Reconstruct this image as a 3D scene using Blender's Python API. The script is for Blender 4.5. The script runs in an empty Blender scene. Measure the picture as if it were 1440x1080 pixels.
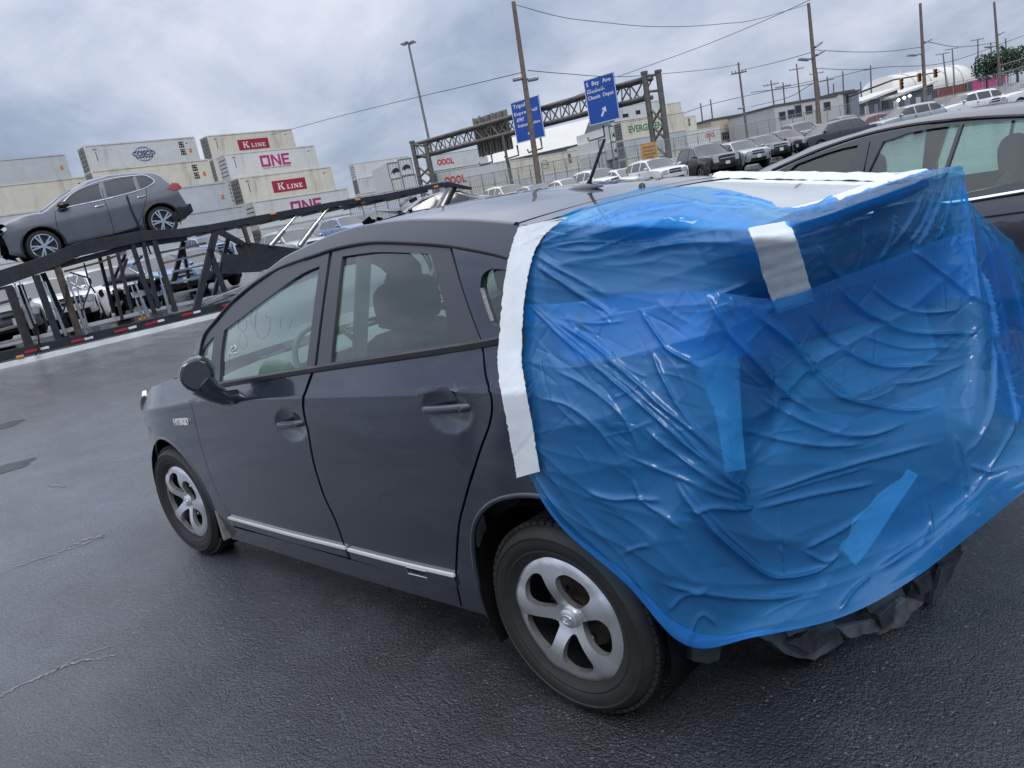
import bpy, math, random
import numpy as np
from mathutils import Vector, Matrix
from mathutils.geometry import delaunay_2d_cdt

SC = bpy.context.scene
COL = SC.collection
R = math.radians
PI = math.pi
random.seed(7)

# ------------------------------------------------------------ camera
CAMP = np.array([-1.4775507, 2.3615815, 1.5762440])
YAW, PITCH, ROLL, FPX = -0.7829570, 0.2320905, 0.1874096, 1082.3625
FW = np.array([math.cos(YAW)*math.cos(PITCH), math.sin(YAW)*math.cos(PITCH), -math.sin(PITCH)])
_r = np.cross(FW, [0, 0, 1]); _r /= np.linalg.norm(_r); _u = np.cross(_r, FW)
RT = math.cos(ROLL)*_r - math.sin(ROLL)*_u
UP = math.sin(ROLL)*_r + math.cos(ROLL)*_u
cam = bpy.data.cameras.new('camera'); camo = bpy.data.objects.new('camera', cam); COL.objects.link(camo)
cam.sensor_width = 36; cam.lens = FPX/1440*36; cam.clip_start = .05; cam.clip_end = 4000
m = Matrix(((RT[0], UP[0], -FW[0]), (RT[1], UP[1], -FW[1]), (RT[2], UP[2], -FW[2])))
camo.matrix_world = Matrix.Translation(CAMP.tolist()) @ m.to_4x4()
SC.camera = camo

# ------------------------------------------------------------ sky, sun, exposure
SC.view_settings.view_transform = 'Standard'; SC.view_settings.look = 'None'
SC.view_settings.exposure = 0.0; SC.view_settings.gamma = 1; SC.view_settings.use_curve_mapping = False
SUN_EL, SUN_AZ = R(52), R(150)       # azimuth measured from +x towards +y
W = bpy.data.worlds.new('World'); SC.world = W; W.use_nodes = True
def world_nodes():
    nt = W.node_tree; nt.nodes.clear(); N = nt.nodes.new; L = nt.links.new
    out = N('ShaderNodeOutputWorld'); bg = N('ShaderNodeBackground'); bg2 = N('ShaderNodeBackground')
    sky = N('ShaderNodeTexSky'); sky.sky_type = 'NISHITA'; sky.sun_disc = False
    sky.sun_elevation = SUN_EL; sky.sun_rotation = R(90)-SUN_AZ
    L(sky.outputs[0], bg.inputs[0]); bg.inputs[1].default_value = .10
    tc = N('ShaderNodeTexCoord'); sp = N('ShaderNodeSeparateXYZ'); L(tc.outputs['Generated'], sp.inputs[0])
    def M(op, a, b=None, c=None):
        n = N('ShaderNodeMath'); n.operation = op
        for i, v in enumerate((a, b, c)):
            if v is None: continue
            if isinstance(v, (int, float)): n.inputs[i].default_value = v
            else: L(v, n.inputs[i])
        return n.outputs[0]
    zc = M('MAXIMUM', sp.outputs[2], 0.0)
    den = M('ADD', zc, .48)
    cx = N('ShaderNodeCombineXYZ'); L(M('DIVIDE', sp.outputs[0], den), cx.inputs[0]); L(M('DIVIDE', sp.outputs[1], den), cx.inputs[1])
    def noise(scale, det, rough, off, dist=.3):
        mp = N('ShaderNodeMapping'); L(cx.outputs[0], mp.inputs[0]); mp.inputs['Location'].default_value = off
        mp.inputs['Scale'].default_value = (scale, scale, 1)
        n = N('ShaderNodeTexNoise'); n.inputs['Scale'].default_value = 1; n.inputs['Detail'].default_value = det
        n.inputs['Roughness'].default_value = rough; n.inputs['Distortion'].default_value = dist
        L(mp.outputs[0], n.inputs['Vector']); return n.outputs[0]
    big = noise(1.1, 3, .5, (3.1, 1.7, 0))
    mid = noise(2.7, 7, .58, (8.2, 5.3, 0), .4)
    fine = noise(7.0, 6, .62, (1.2, 9.3, 0), .5)
    v = M('ADD', M('MULTIPLY', big, .50), M('ADD', M('MULTIPLY', mid, .42), M('MULTIPLY', fine, .08)))
    # overcast brightening away from the horizon, towards the side the sun is on
    grad = M('MULTIPLY', zc, .20)
    sd = M('ADD', M('MULTIPLY', sp.outputs[0], SKY_SIDE[0]), M('MULTIPLY', sp.outputs[1], SKY_SIDE[1]))
    v = M('ADD', v, M('ADD', grad, M('MULTIPLY', sd, .10)))
    cr = N('ShaderNodeValToRGB'); L(v, cr.inputs[0]); e = cr.color_ramp.elements
    e[0].position = .44; e[0].color = (.235, .30, .42, 1)
    e[1].position = .74; e[1].color = (.80, .825, .90, 1)
    for p, c in ((.52, (.34, .41, .54, 1)), (.59, (.49, .55, .68, 1)), (.66, (.65, .69, .79, 1))):
        q = e.new(p); q.color = c
    L(cr.outputs[0], bg2.inputs[0]); L(M('ADD', SKY_GAIN, M('MULTIPLY', M('MULTIPLY', zc, zc), 1.5)), bg2.inputs[1])   # overcast skies brighten towards the zenith
    mx = N('ShaderNodeMixShader'); mx.inputs[0].default_value = .93
    L(bg.outputs[0], mx.inputs[1]); L(bg2.outputs[0], mx.inputs[2]); L(mx.outputs[0], out.inputs[0])
SKY_SIDE = (.87, .05); SKY_GAIN = 1.06
world_nodes()
sl = bpy.data.lights.new('sun', 'SUN'); sl.energy = 1.4; sl.angle = R(25); sl.color = (1, .97, .93)
so = bpy.data.objects.new('sun', sl); COL.objects.link(so)
sdir = Vector((math.cos(SUN_EL)*math.cos(SUN_AZ), math.cos(SUN_EL)*math.sin(SUN_AZ), math.sin(SUN_EL)))
so.rotation_euler = sdir.to_track_quat('Z', 'Y').to_euler(); so.location = (0, 0, 30)

# ------------------------------------------------------------ picture-to-place helpers
def ray(px, py): return FW + RT*(px-720)/FPX - UP*(py-540)/FPX
def at(px, py, d): return CAMP + ray(px, py)*d
def hit(px, py, ax, val):
    v = ray(px, py); return CAMP + v*((val-CAMP[ax])/v[ax])
def hitplane(px, py, o, n):
    v = ray(px, py); return CAMP + v*(np.dot(np.asarray(o)-CAMP, n)/np.dot(v, n))
def projpt(P):
    q = np.atleast_2d(P)-CAMP; w = q@FW
    return np.stack([720+FPX*(q@RT)/w, 540-FPX*(q@UP)/w], -1)
def onz(px, py, z): return hit(px, py, 2, z)
def gz(x, y):
    s = np.sqrt((np.asarray(x)-.5)**2+np.asarray(y)**2)      # the lot is a shallow drainage bowl round the wreck
    t = np.clip(s-18, 0, 400)
    return .030*(np.sqrt(t*t+9)-3)
def ground_hit(px, py):
    d = 20.
    v = ray(px, py)
    lo, hi = 1., 400.
    f = lambda d: (CAMP+v*d)[2]-gz(*(CAMP+v*d)[:2])
    for i in range(60):
        mid = .5*(lo+hi)
        if f(mid) > 0: lo = mid
        else: hi = mid
    P = CAMP+v*lo
    return P, lo

# ------------------------------------------------------------ object helpers
MW = {}
def tag(o, label=None, cat=None, group=None, kind=None):
    if label: o['label'] = label
    if cat: o['category'] = cat
    if group: o['group'] = group
    if kind: o['kind'] = kind
    return o
def thing(name, label, cat, loc=(0, 0, 0), rz=0, group=None, mat=None):
    o = bpy.data.objects.new(name, None); COL.objects.link(o); o.empty_display_size = .2
    mw = mat if mat is not None else Matrix.Translation(Vector(loc)) @ Matrix.Rotation(rz, 4, 'Z')
    o.matrix_world = mw; MW[o.name] = mw.copy()
    return tag(o, label, cat, group)
def dup(root, loc=None, rz=None, label=None, group=None, mat=None, swap=None, nest=True):
    r = root.copy(); COL.objects.link(r)
    if mat is not None: r.matrix_world = mat
    else:
        if loc is not None: r.location = loc
        if rz is not None: r.rotation_euler = (0, 0, rz)
    if label: r['label'] = label
    if group: r['group'] = group
    def rec(src, dst):
        for ch in list(src.children):
            c = ch.copy(); COL.objects.link(c); c.parent = dst
            if swap and c.data and c.data.materials and c.data.materials[0].name in swap:
                key = (c.data.name, tuple(sorted((k, v.name) for k, v in swap.items())))
                if key not in SWAPPED:
                    d = c.data.copy(); d.materials.clear(); d.materials.append(swap[ch.data.materials[0].name]); SWAPPED[key] = d
                c.data = SWAPPED[key]
            rec(ch, c)
    rec(root, r)
    return r
SWAPPED = {}

class MB:
    def __init__(s): s.v = []; s.f = []
    def add(s, vs, fs):
        n = len(s.v); s.v.extend([tuple(map(float, q)) for q in vs]); s.f.extend([tuple(i+n for i in f) for f in fs]); return s
    def box(s, c, d, rot=None):
        c = np.asarray(c, float); h = np.asarray(d, float)/2
        vs = [np.array([sx, sy, sz])*h for sz in (-1, 1) for sy in (-1, 1) for sx in (-1, 1)]
        if rot is not None: vs = [np.asarray(rot)@q for q in vs]
        return s.add([c+q for q in vs], [(0, 2, 3, 1), (4, 5, 7, 6), (0, 1, 5, 4), (2, 6, 7, 3), (0, 4, 6, 2), (1, 3, 7, 5)])
    def bar(s, a, b, w, h=None, up=(0, 0, 1)):
        a = np.asarray(a, float); b = np.asarray(b, float); h = w if h is None else h
        d = b-a; L = np.linalg.norm(d); d = d/L; up = np.asarray(up, float)
        if abs(np.dot(d, up)) > .98: up = np.array([1., 0, 0]) if abs(d[0]) < .9 else np.array([0, 1., 0])
        x = np.cross(d, up); x /= np.linalg.norm(x); z = np.cross(x, d)
        vs = [p+x*sx*w/2+z*sz*h/2 for p in (a, b) for sz in (-1, 1) for sx in (-1, 1)]
        return s.add(vs, [(0, 2, 3, 1), (4, 5, 7, 6), (0, 1, 5, 4), (2, 6, 7, 3), (0, 4, 6, 2), (1, 3, 7, 5)])
    def tube(s, pts, r, n=8, cap=True):
        pts = [np.asarray(p, float) for p in pts]; rs = r if hasattr(r, '__len__') else [r]*len(pts)
        vs = []; fs = []; prev = None
        for i, p in enumerate(pts):
            d = pts[min(i+1, len(pts)-1)]-pts[max(i-1, 0)]; d = d/(np.linalg.norm(d)+1e-12)
            if prev is None:
                a = np.array([0, 0, 1.]) if abs(d[2]) < .9 else np.array([1., 0, 0])
            else: a = prev
            x = np.cross(a, d); x /= np.linalg.norm(x)+1e-12; y = np.cross(d, x); prev = y
            for k in range(n):
                t = 2*PI*k/n; vs.append(p+rs[i]*(math.cos(t)*x+math.sin(t)*y))
        for i in range(len(pts)-1):
            for k in range(n):
                a = i*n+k; b = i*n+(k+1) % n
                fs.append((a, b, b+n, a+n))
        if cap:
            fs.append(tuple(range(n))[::-1]); fs.append(tuple((len(pts)-1)*n+k for k in range(n)))
        return s.add(vs, fs)
    def lathe(s, prof, c=(0, 0, 0), ax=1, n=48, flip=False):
        # prof: list of (radius, offset along axis ax)
        vs = []; fs = []; o = [i for i in range(3) if i != ax]
        for r, h in prof:
            for k in range(n):
                t = 2*PI*k/n; q = [0, 0, 0]; q[ax] = c[ax]+h; q[o[0]] = c[o[0]]+r*math.cos(t); q[o[1]] = c[o[1]]+r*math.sin(t); vs.append(q)
        for i in range(len(prof)-1):
            for k in range(n):
                a = i*n+k; b = i*n+(k+1) % n
                f = (a, b, b+n, a+n); fs.append(f[::-1] if flip else f)
        return s.add(vs, fs)
    def grid(s, A):
        A = np.asarray(A); nu, nv = A.shape[:2]; vs = A.reshape(-1, 3)
        fs = [(i*nv+j, (i+1)*nv+j, (i+1)*nv+j+1, i*nv+j+1) for i in range(nu-1) for j in range(nv-1)]
        return s.add(vs, fs)
    def prism(s, poly, o, ex, ey, depth):
        # poly 2D in plane (ex,ey) at o; extruded along ex x ey by depth
        o = np.asarray(o, float); ex = np.asarray(ex, float); ey = np.asarray(ey, float); nz = np.cross(ex, ey); nz /= np.linalg.norm(nz)
        n = len(poly); A = [o+ex*p[0]+ey*p[1] for p in poly]; B = [q+nz*depth for q in A]
        tri, idx = tri2d(poly)
        fs = [tuple(reversed(t)) for t in tri]+[tuple(i+n for i in t) for t in tri]
        fs += [(i, (i+1) % n, (i+1) % n+n, i+n) for i in range(n)]
        return s.add(A+B, fs)
    def build(s, name, mat, parent=None, smooth=None, world=False, bevel=0):
        me = bpy.data.meshes.new(name); vs = s.v
        if parent is not None and world:
            inv = MW[parent.name].inverted() if parent.name in MW else parent.matrix_world.inverted()
            A = np.array(vs).reshape(-1, 3); M4 = np.array(inv); vs = (A@M4[:3, :3].T+M4[:3, 3]).tolist()
        me.from_pydata(vs, [], s.f); me.validate(); me.update()
        o = bpy.data.objects.new(name, me); COL.objects.link(o)
        if mat is not None: me.materials.append(mat)
        if smooth is not None:
            me.shade_smooth()
            if smooth < 179: me.set_sharp_from_angle(angle=R(smooth))
        if bevel:
            bm = o.modifiers.new('edge', 'BEVEL'); bm.width = bevel; bm.segments = 2; bm.limit_method = 'ANGLE'; bm.angle_limit = R(40)
        if parent is not None:
            o.parent = parent
            MW[o.name] = MW.get(parent.name, parent.matrix_world)
        return o
def tri2d(poly, holes=None):
    vs = [Vector((p[0], p[1])) for p in poly]
    r = delaunay_2d_cdt(vs, [], [list(range(len(poly)))], 1, 1e-7)
    # vertices can be re-ordered/merged; map back by nearest
    out = []
    m = {}
    for i, q in enumerate(r[0]):
        src = r[3][i]
        m[i] = src[0] if src else min(range(len(poly)), key=lambda k: (vs[k]-q).length)
    for f in r[2]:
        a = [m[k] for k in f]
        ar = sum(poly[a[k]][0]*poly[a[(k+1) % 3]][1]-poly[a[(k+1) % 3]][0]*poly[a[k]][1] for k in range(3))
        out.append(tuple(a) if ar > 0 else tuple(reversed(a)))
    return out, m
def catmull(P, n=6, closed=False):
    P = [np.asarray(p, float) for p in P]
    if len(P) < 3: return [P[0]+(P[-1]-P[0])*t/n for t in range(n+1)]
    out = []
    Q = [2*P[0]-P[1]]+P+[2*P[-1]-P[-2]]
    for i in range(1, len(Q)-2):
        a, b, c, d = Q[i-1:i+3]
        for k in range(n):
            t = k/n
            out.append(.5*((2*b)+(c-a)*t+(2*a-5*b+4*c-d)*t*t+(3*b-a-3*c+d)*t**3))
    out.append(P[-1]); return out

# ------------------------------------------------------------ materials
def mat(name, col, rough=.5, metal=0., spec=.5, coat=0., coat_rough=.05, var=0., vscale=6., bump=0., bscale=80., bdist=.002, rvar=0., alpha=None, emit=None, stain=None, coords='Object'):
    M = bpy.data.materials.new(name); M.use_nodes = True; nt = M.node_tree; N = nt.nodes.new; L = nt.links.new
    p = nt.nodes['Principled BSDF']; p.inputs['Base Color'].default_value = (*col, 1); p.inputs['Roughness'].default_value = rough
    p.inputs['Metallic'].default_value = metal; p.inputs['Specular IOR Level'].default_value = spec
    p.inputs['Coat Weight'].default_value = coat; p.inputs['Coat Roughness'].default_value = coat_rough
    if emit: p.inputs['Emission Color'].default_value = (*emit[0], 1); p.inputs['Emission Strength'].default_value = emit[1]
    if var or bump or rvar or stain:
        tc = N('ShaderNodeTexCoord')
    last = None
    if var:
        n = N('ShaderNodeTexNoise'); n.inputs['Scale'].default_value = vscale; n.inputs['Detail'].default_value = 6; n.inputs['Roughness'].default_value = .62
        L(tc.outputs[coords], n.inputs['Vector'])
        cr = N('ShaderNodeValToRGB'); L(n.outputs[0], cr.inputs[0]); e = cr.color_ramp.elements
        e[0].position = .3; e[0].color = (*[c*(1-var) for c in col], 1); e[1].position = .7; e[1].color = (*[min(1, c*(1+var)) for c in col], 1)
        last = cr.outputs[0]
        if rvar:
            mr = N('ShaderNodeMapRange'); L(n.outputs[0], mr.inputs[0]); mr.inputs[1].default_value = .3; mr.inputs[2].default_value = .7
            mr.inputs[3].default_value = max(0, rough-rvar); mr.inputs[4].default_value = min(1, rough+rvar); L(mr.outputs[0], p.inputs['Roughness'])
    if stain:
        # rust / dirt with vertical streaks
        scol, amount, sc = stain
        mp = N('ShaderNodeMapping'); L(tc.outputs[coords], mp.inputs[0]); mp.inputs['Scale'].default_value = (sc, sc, sc*.18)
        n2 = N('ShaderNodeTexNoise'); n2.inputs['Scale'].default_value = 1; n2.inputs['Detail'].default_value = 8; n2.inputs['Roughness'].default_value = .7; L(mp.outputs[0], n2.inputs['Vector'])
        c2 = N('ShaderNodeValToRGB'); L(n2.outputs[0], c2.inputs[0]); e = c2.color_ramp.elements
        e[0].position = .52; e[0].color = (0, 0, 0, 1); e[1].position = .72; e[1].color = (amount, amount, amount, 1)
        mx = N('ShaderNodeMixRGB'); L(c2.outputs[0], mx.inputs[0]); mx.inputs[2].default_value = (*scol, 1)
        if last: L(last, mx.inputs[1])
        else: mx.inputs[1].default_value = (*col, 1)
        last = mx.outputs[0]
    if last: L(last, p.inputs['Base Color'])
    if bump:
        n = N('ShaderNodeTexNoise'); n.inputs['Scale'].default_value = bscale; n.inputs['Detail'].default_value = 5
        L(tc.outputs[coords], n.inputs['Vector'])
        b = N('ShaderNodeBump'); b.inputs['Strength'].default_value = bump; b.inputs['Distance'].default_value = bdist
        L(n.outputs[0], b.inputs['Height']); L(b.outputs[0], p.inputs['Normal'])
        if coat: L(b.outputs[0], p.inputs['Coat Normal']) if False else None
    return M
def glass_mat(name, tint, gloss=1.0, dirt_haze=.0, rough=.0):
    M = bpy.data.materials.new(name); M.use_nodes = True; nt = M.node_tree; nt.nodes.clear(); N = nt.nodes.new; L = nt.links.new
    out = N('ShaderNodeOutputMaterial'); tr = N('ShaderNodeBsdfTransparent'); tr.inputs[0].default_value = (*tint, 1)
    gl = N('ShaderNodeBsdfGlossy'); gl.inputs['Roughness'].default_value = rough; gl.inputs[0].default_value = (1, 1, 1, 1)
    fr = N('ShaderNodeFresnel'); fr.inputs[0].default_value = 1.52
    ml = N('ShaderNodeMath'); ml.operation = 'MULTIPLY'; ml.inputs[1].default_value = 1.9*gloss; ml.use_clamp = True; L(fr.outputs[0], ml.inputs[0])
    mx = N('ShaderNodeMixShader'); L(ml.outputs[0], mx.inputs[0]); L(tr.outputs[0], mx.inputs[1]); L(gl.outputs[0], mx.inputs[2])
    last = mx
    if dirt_haze:
        df = N('ShaderNodeBsdfDiffuse'); df.inputs[0].default_value = (.40, .56, .48, 1)  # green diffuse layer: some dirt plus painted-in milky sky reflection
        tc = N('ShaderNodeTexCoord'); n = N('ShaderNodeTexNoise'); n.inputs['Scale'].default_value = 3; n.inputs['Detail'].default_value = 6; L(tc.outputs['Object'], n.inputs['Vector'])
        mr = N('ShaderNodeMapRange'); L(n.outputs[0], mr.inputs[0]); mr.inputs[1].default_value = .3; mr.inputs[2].default_value = .75; mr.inputs[3].default_value = dirt_haze*.4; mr.inputs[4].default_value = dirt_haze*1.5
        m2 = N('ShaderNodeMixShader'); L(mr.outputs[0], m2.inputs[0]); L(mx.outputs[0], m2.inputs[1]); L(df.outputs[0], m2.inputs[2]); last = m2
    L(last.outputs[0], out.inputs[0]); return M

M_RUBBER = mat('rubber', (.018, .018, .019), .62, var=.35, vscale=9, bump=.25, bscale=140)
M_BLACK = mat('black_plastic', (.016, .017, .019), .38, var=.3, vscale=12)
M_SATIN = mat('satin_black_trim', (.055, .06, .072), .30, spec=.6)
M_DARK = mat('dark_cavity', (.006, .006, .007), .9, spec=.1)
M_CHROME = mat('chrome', (.75, .77, .8), .12, metal=1)
M_ALLOY = mat('silver_alloy', (.72, .73, .75), .25, metal=.85, coat=.3, var=.06, vscale=20)
M_ALLOY_D = mat('dark_alloy', (.05, .052, .056), .35, metal=.6)
M_IRON = mat('rusty_iron', (.06, .045, .038), .7, metal=.4, var=.5, vscale=30)
# ------------------------------------------------------------ ground
def ground_material():
    M = bpy.data.materials.new('wet_asphalt'); M.use_nodes = True; nt = M.node_tree; N = nt.nodes.new; L = nt.links.new
    p = nt.nodes['Principled BSDF']; tc = N('ShaderNodeTexCoord')
    def noise(scale, det=5, rough=.6, dist=0., off=(0, 0, 0), sc=(1, 1, 1), rot=0):
        mp = N('ShaderNodeMapping'); L(tc.outputs['Object'], mp.inputs[0]); mp.inputs['Scale'].default_value = sc; mp.inputs['Location'].default_value = off; mp.inputs['Rotation'].default_value = (0, 0, rot)
        n = N('ShaderNodeTexNoise'); n.inputs['Scale'].default_value = scale; n.inputs['Detail'].default_value = det; n.inputs['Roughness'].default_value = rough; n.inputs['Distortion'].default_value = dist
        L(mp.outputs[0], n.inputs['Vector']); return n.outputs[0]
    def ramp(v, *st):
        r = N('ShaderNodeValToRGB'); L(v, r.inputs[0]); e = r.color_ramp.elements
        e[0].position, e[0].color = st[0][0], (st[0][1],)*3+(1,)
        e[1].position, e[1].color = st[-1][0], (st[-1][1],)*3+(1,)
        for s in st[1:-1]:
            q = e.new(s[0]); q.color = (s[1],)*3+(1,)
        return r.outputs[0]
    def M2(op, a, b):
        n = N('ShaderNodeMath'); n.operation = op
        for i, v in enumerate((a, b)):
            if isinstance(v, (int, float)): n.inputs[i].default_value = v
            else: L(v, n.inputs[i])
        return n.outputs[0]
    vor = N('ShaderNodeTexVoronoi'); vor.inputs['Scale'].default_value = 125; vor.inputs['Randomness'].default_value = 1; L(tc.outputs['Object'], vor.inputs['Vector'])
    stone = vor.outputs['Distance']
    # wetness: broad patches, streaked along the driving direction
    wet = M2('ADD', M2('MULTIPLY', noise(.45, 4, .6, .6, (2, 5, 0)), .55), M2('MULTIPLY', noise(1.0, 5, .6, .3, (0, 0, 0), (.35, 2.2, 1), R(-52)), .45))
    wetm = ramp(wet, (.36, .25), (.52, .8), (.62, 1.))
    pud = ramp(wet, (.600, 0.), (.66, 1.))
    # worn lane ahead of the car, paled further as painted sky sheen; darker elsewhere
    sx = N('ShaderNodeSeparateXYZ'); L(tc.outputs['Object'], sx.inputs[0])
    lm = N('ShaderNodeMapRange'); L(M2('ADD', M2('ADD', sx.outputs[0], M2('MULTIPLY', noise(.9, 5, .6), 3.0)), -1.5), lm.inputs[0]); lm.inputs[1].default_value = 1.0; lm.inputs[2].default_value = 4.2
    far = N('ShaderNodeMapRange'); L(M2('ADD', sx.outputs[0], M2('MULTIPLY', noise(.5, 4, .6, 0., (9, 2, 0)), 5.0)), far.inputs[0]); far.inputs[1].default_value = 10.5; far.inputs[2].default_value = 13.5; far.inputs[3].default_value = 1; far.inputs[4].default_value = 0  # back to dark wet base, painting in the trailer's dark reflection
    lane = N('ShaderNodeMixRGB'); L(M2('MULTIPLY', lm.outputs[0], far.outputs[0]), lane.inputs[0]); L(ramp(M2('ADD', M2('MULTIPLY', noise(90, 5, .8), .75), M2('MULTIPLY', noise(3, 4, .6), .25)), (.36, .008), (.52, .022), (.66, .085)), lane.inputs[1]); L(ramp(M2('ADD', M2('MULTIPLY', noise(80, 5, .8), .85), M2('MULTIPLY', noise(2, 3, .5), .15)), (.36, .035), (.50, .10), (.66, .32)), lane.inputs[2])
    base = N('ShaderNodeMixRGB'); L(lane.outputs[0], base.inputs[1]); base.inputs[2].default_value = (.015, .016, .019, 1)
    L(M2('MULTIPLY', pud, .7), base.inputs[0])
    # pale stone chips
    chip = N('ShaderNodeTexVoronoi'); chip.inputs['Scale'].default_value = 60; L(tc.outputs['Object'], chip.inputs['Vector'])
    sep = N('ShaderNodeSeparateColor'); L(chip.outputs['Color'], sep.inputs[0])
    cm = M2('MULTIPLY', M2('GREATER_THAN', sep.outputs[0], .93), M2('LESS_THAN', chip.outputs['Distance'], .28))
    b2 = N('ShaderNodeMixRGB'); L(M2('MULTIPLY', cm, .55), b2.inputs[0]); L(base.outputs[0], b2.inputs[1]); b2.inputs[2].default_value = (.20, .20, .205, 1)
    # dried pale dusty patches
    dust = ramp(noise(1.1, 7, .68, .5, (7, 1, 0)), (.53, 0.), (.68, .42))
    b3 = N('ShaderNodeMixRGB'); L(dust, b3.inputs[0]); L(b2.outputs[0], b3.inputs[1]); b3.inputs[2].default_value = (.11, .108, .105, 1)
    cool = N('ShaderNodeMixRGB'); cool.blend_type = 'MULTIPLY'; cool.inputs[0].default_value = 1; L(b3.outputs[0], cool.inputs[1]); cool.inputs[2].default_value = (.84, .94, 1.16, 1)
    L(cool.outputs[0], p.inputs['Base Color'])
    rg = N('ShaderNodeMapRange'); L(wetm, rg.inputs[0]); rg.inputs[3].default_value = .42; rg.inputs[4].default_value = .17
    rr = N('ShaderNodeMixRGB'); L(pud, rr.inputs[0]); L(rg.outputs[0], rr.inputs[1]); rr.inputs[2].default_value = (.05,)*3+(1,)
    cw = N('ShaderNodeMapRange'); L(wetm, cw.inputs[0]); cw.inputs[3].default_value = .25; cw.inputs[4].default_value = 1.0; L(cw.outputs[0], p.inputs['Coat Weight'])
    p.inputs['Coat Roughness'].default_value = .11; p.inputs['Coat IOR'].default_value = 1.45
    L(rr.outputs[0], p.inputs['Roughness']); p.inputs['Specular IOR Level'].default_value = .5
    bm = N('ShaderNodeBump'); bm.inputs['Distance'].default_value = .0060
    L(M2('SUBTRACT', .95, M2('MULTIPLY', pud, .55)), bm.inputs['Strength'])
    vor2 = N('ShaderNodeTexVoronoi'); vor2.inputs['Scale'].default_value = 58; L(tc.outputs['Object'], vor2.inputs['Vector'])
    h = M2('ADD', M2('MULTIPLY', stone, M2('MULTIPLY', noise(7, 4, .7), -1.5)), M2('ADD', M2('MULTIPLY', vor2.outputs['Distance'], M2('MULTIPLY', noise(4, 3, .6, 0., (4, 4, 0)), -.9)), M2('ADD', M2('ADD', M2('MULTIPLY', noise(300, 3, .6), .5), M2('MULTIPLY', noise(85, 4, .7), .9)), M2('MULTIPLY', noise(18, 4, .6), .5))))
    L(h, bm.inputs['Height'])
    b5 = N('ShaderNodeBump'); b5.inputs['Distance'].default_value = .03; b5.inputs['Strength'].default_value = .25; L(noise(1.6, 3, .5), b5.inputs['Height']); L(b5.outputs[0], bm.inputs['Normal'])
    L(bm.outputs[0], p.inputs['Normal'])
    bc = N('ShaderNodeBump'); bc.inputs['Distance'].default_value = .0030; bc.inputs['Strength'].default_value = .9; L(h, bc.inputs['Height']); L(b5.outputs[0], bc.inputs['Normal']); L(bc.outputs[0], p.inputs['Coat Normal'])
    return M
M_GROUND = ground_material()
def build_ground():
    b = MB()
    def axis(lo, hi):
        a = np.concatenate([-np.geomspace(12, 1500, 26)[::-1], np.linspace(-11, 11, 23), np.geomspace(12, 1500, 26)]); return a
    X = axis(0, 0); Y = axis(0, 0)
    A = np.stack(np.meshgrid(X, Y, indexing='ij')+[np.zeros((len(X), len(Y)))], -1); A[..., 2] = gz(A[..., 0], A[..., 1])
    b.grid(A)
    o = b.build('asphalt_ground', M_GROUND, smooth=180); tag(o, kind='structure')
    # cracks a few millimetres proud; the pale colour paints in their whitish reflection
    mc = mat('pale_crack_sheen', (.17, .175, .19), .45, var=.4, vscale=25)
    rnd = random.Random(3)
    def crack(pts, w, name='pavement_crack'):
        P = [onz(x, y, 0)[:2] for x, y in pts]; P = catmull(P, 14)
        q = MB(); vs = []; n = len(P)
        for i, p in enumerate(P):
            d = P[min(i+1, n-1)]-P[max(i-1, 0)]; d /= np.linalg.norm(d)+1e-9; nn = np.array([-d[1], d[0]])
            ww = w*.7*max(.12, rnd.uniform(.15, 1.25))*min(1, 4*min(i+.4, n-.6-i)/n+.2); j = rnd.gauss(0, w*.3)
            vs += [(*(p+nn*(j+ww/2)), .004), (*(p+nn*(j-ww/2)), .004)]
        q.add(vs, [(2*i, 2*i+1, 2*i+3, 2*i+2) for i in range(n-1)])
        tag(q.build(name, mc), kind='structure')
    crack([(-30, 995), (40, 960), (100, 935), (165, 922)], .022); crack([(60, 955), (110, 925), (170, 905)], .012)
    crack([(0, 806), (60, 785), (110, 768), (150, 752)], .03); crack([(95, 770), (130, 756), (150, 755)], .06)
    crack([(95, 686), (70, 683), (100, 683)], .03)
    # oil-dark wet patches at the left
    mk = mat('damp_tar_patch', (.010, .011, .013), .34)
    def blob(px, py, rx, ry, name='puddle'):
        c = onz(px, py, 0); n = 40; vs = []; ph = [rnd.uniform(0, 6.3) for _ in range(4)]
        ax = np.array(onz(px+10, py-2.1, 0)-c)[:2]; ax /= np.linalg.norm(ax); ay = np.array([-ax[1], ax[0]])
        for k in range(n):
            t = 2*PI*k/n; rr = 1+.22*math.sin(2*t+ph[0])+.16*math.sin(3*t+ph[1])+.12*math.sin(5*t+ph[2])+.08*math.sin(9*t+ph[3])
            q = c[:2]+ax*rx*rr*math.cos(t)+ay*ry*rr*math.sin(t); vs.append((*q, .004+float(gz(q[0], q[1]))))
        q = MB(); q.add(vs, [tuple(range(n))]); tag(q.build(name, mk), kind='structure')
    blob(14, 657, .24, .16); blob(6, 598, .28, .18)
build_ground()
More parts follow.
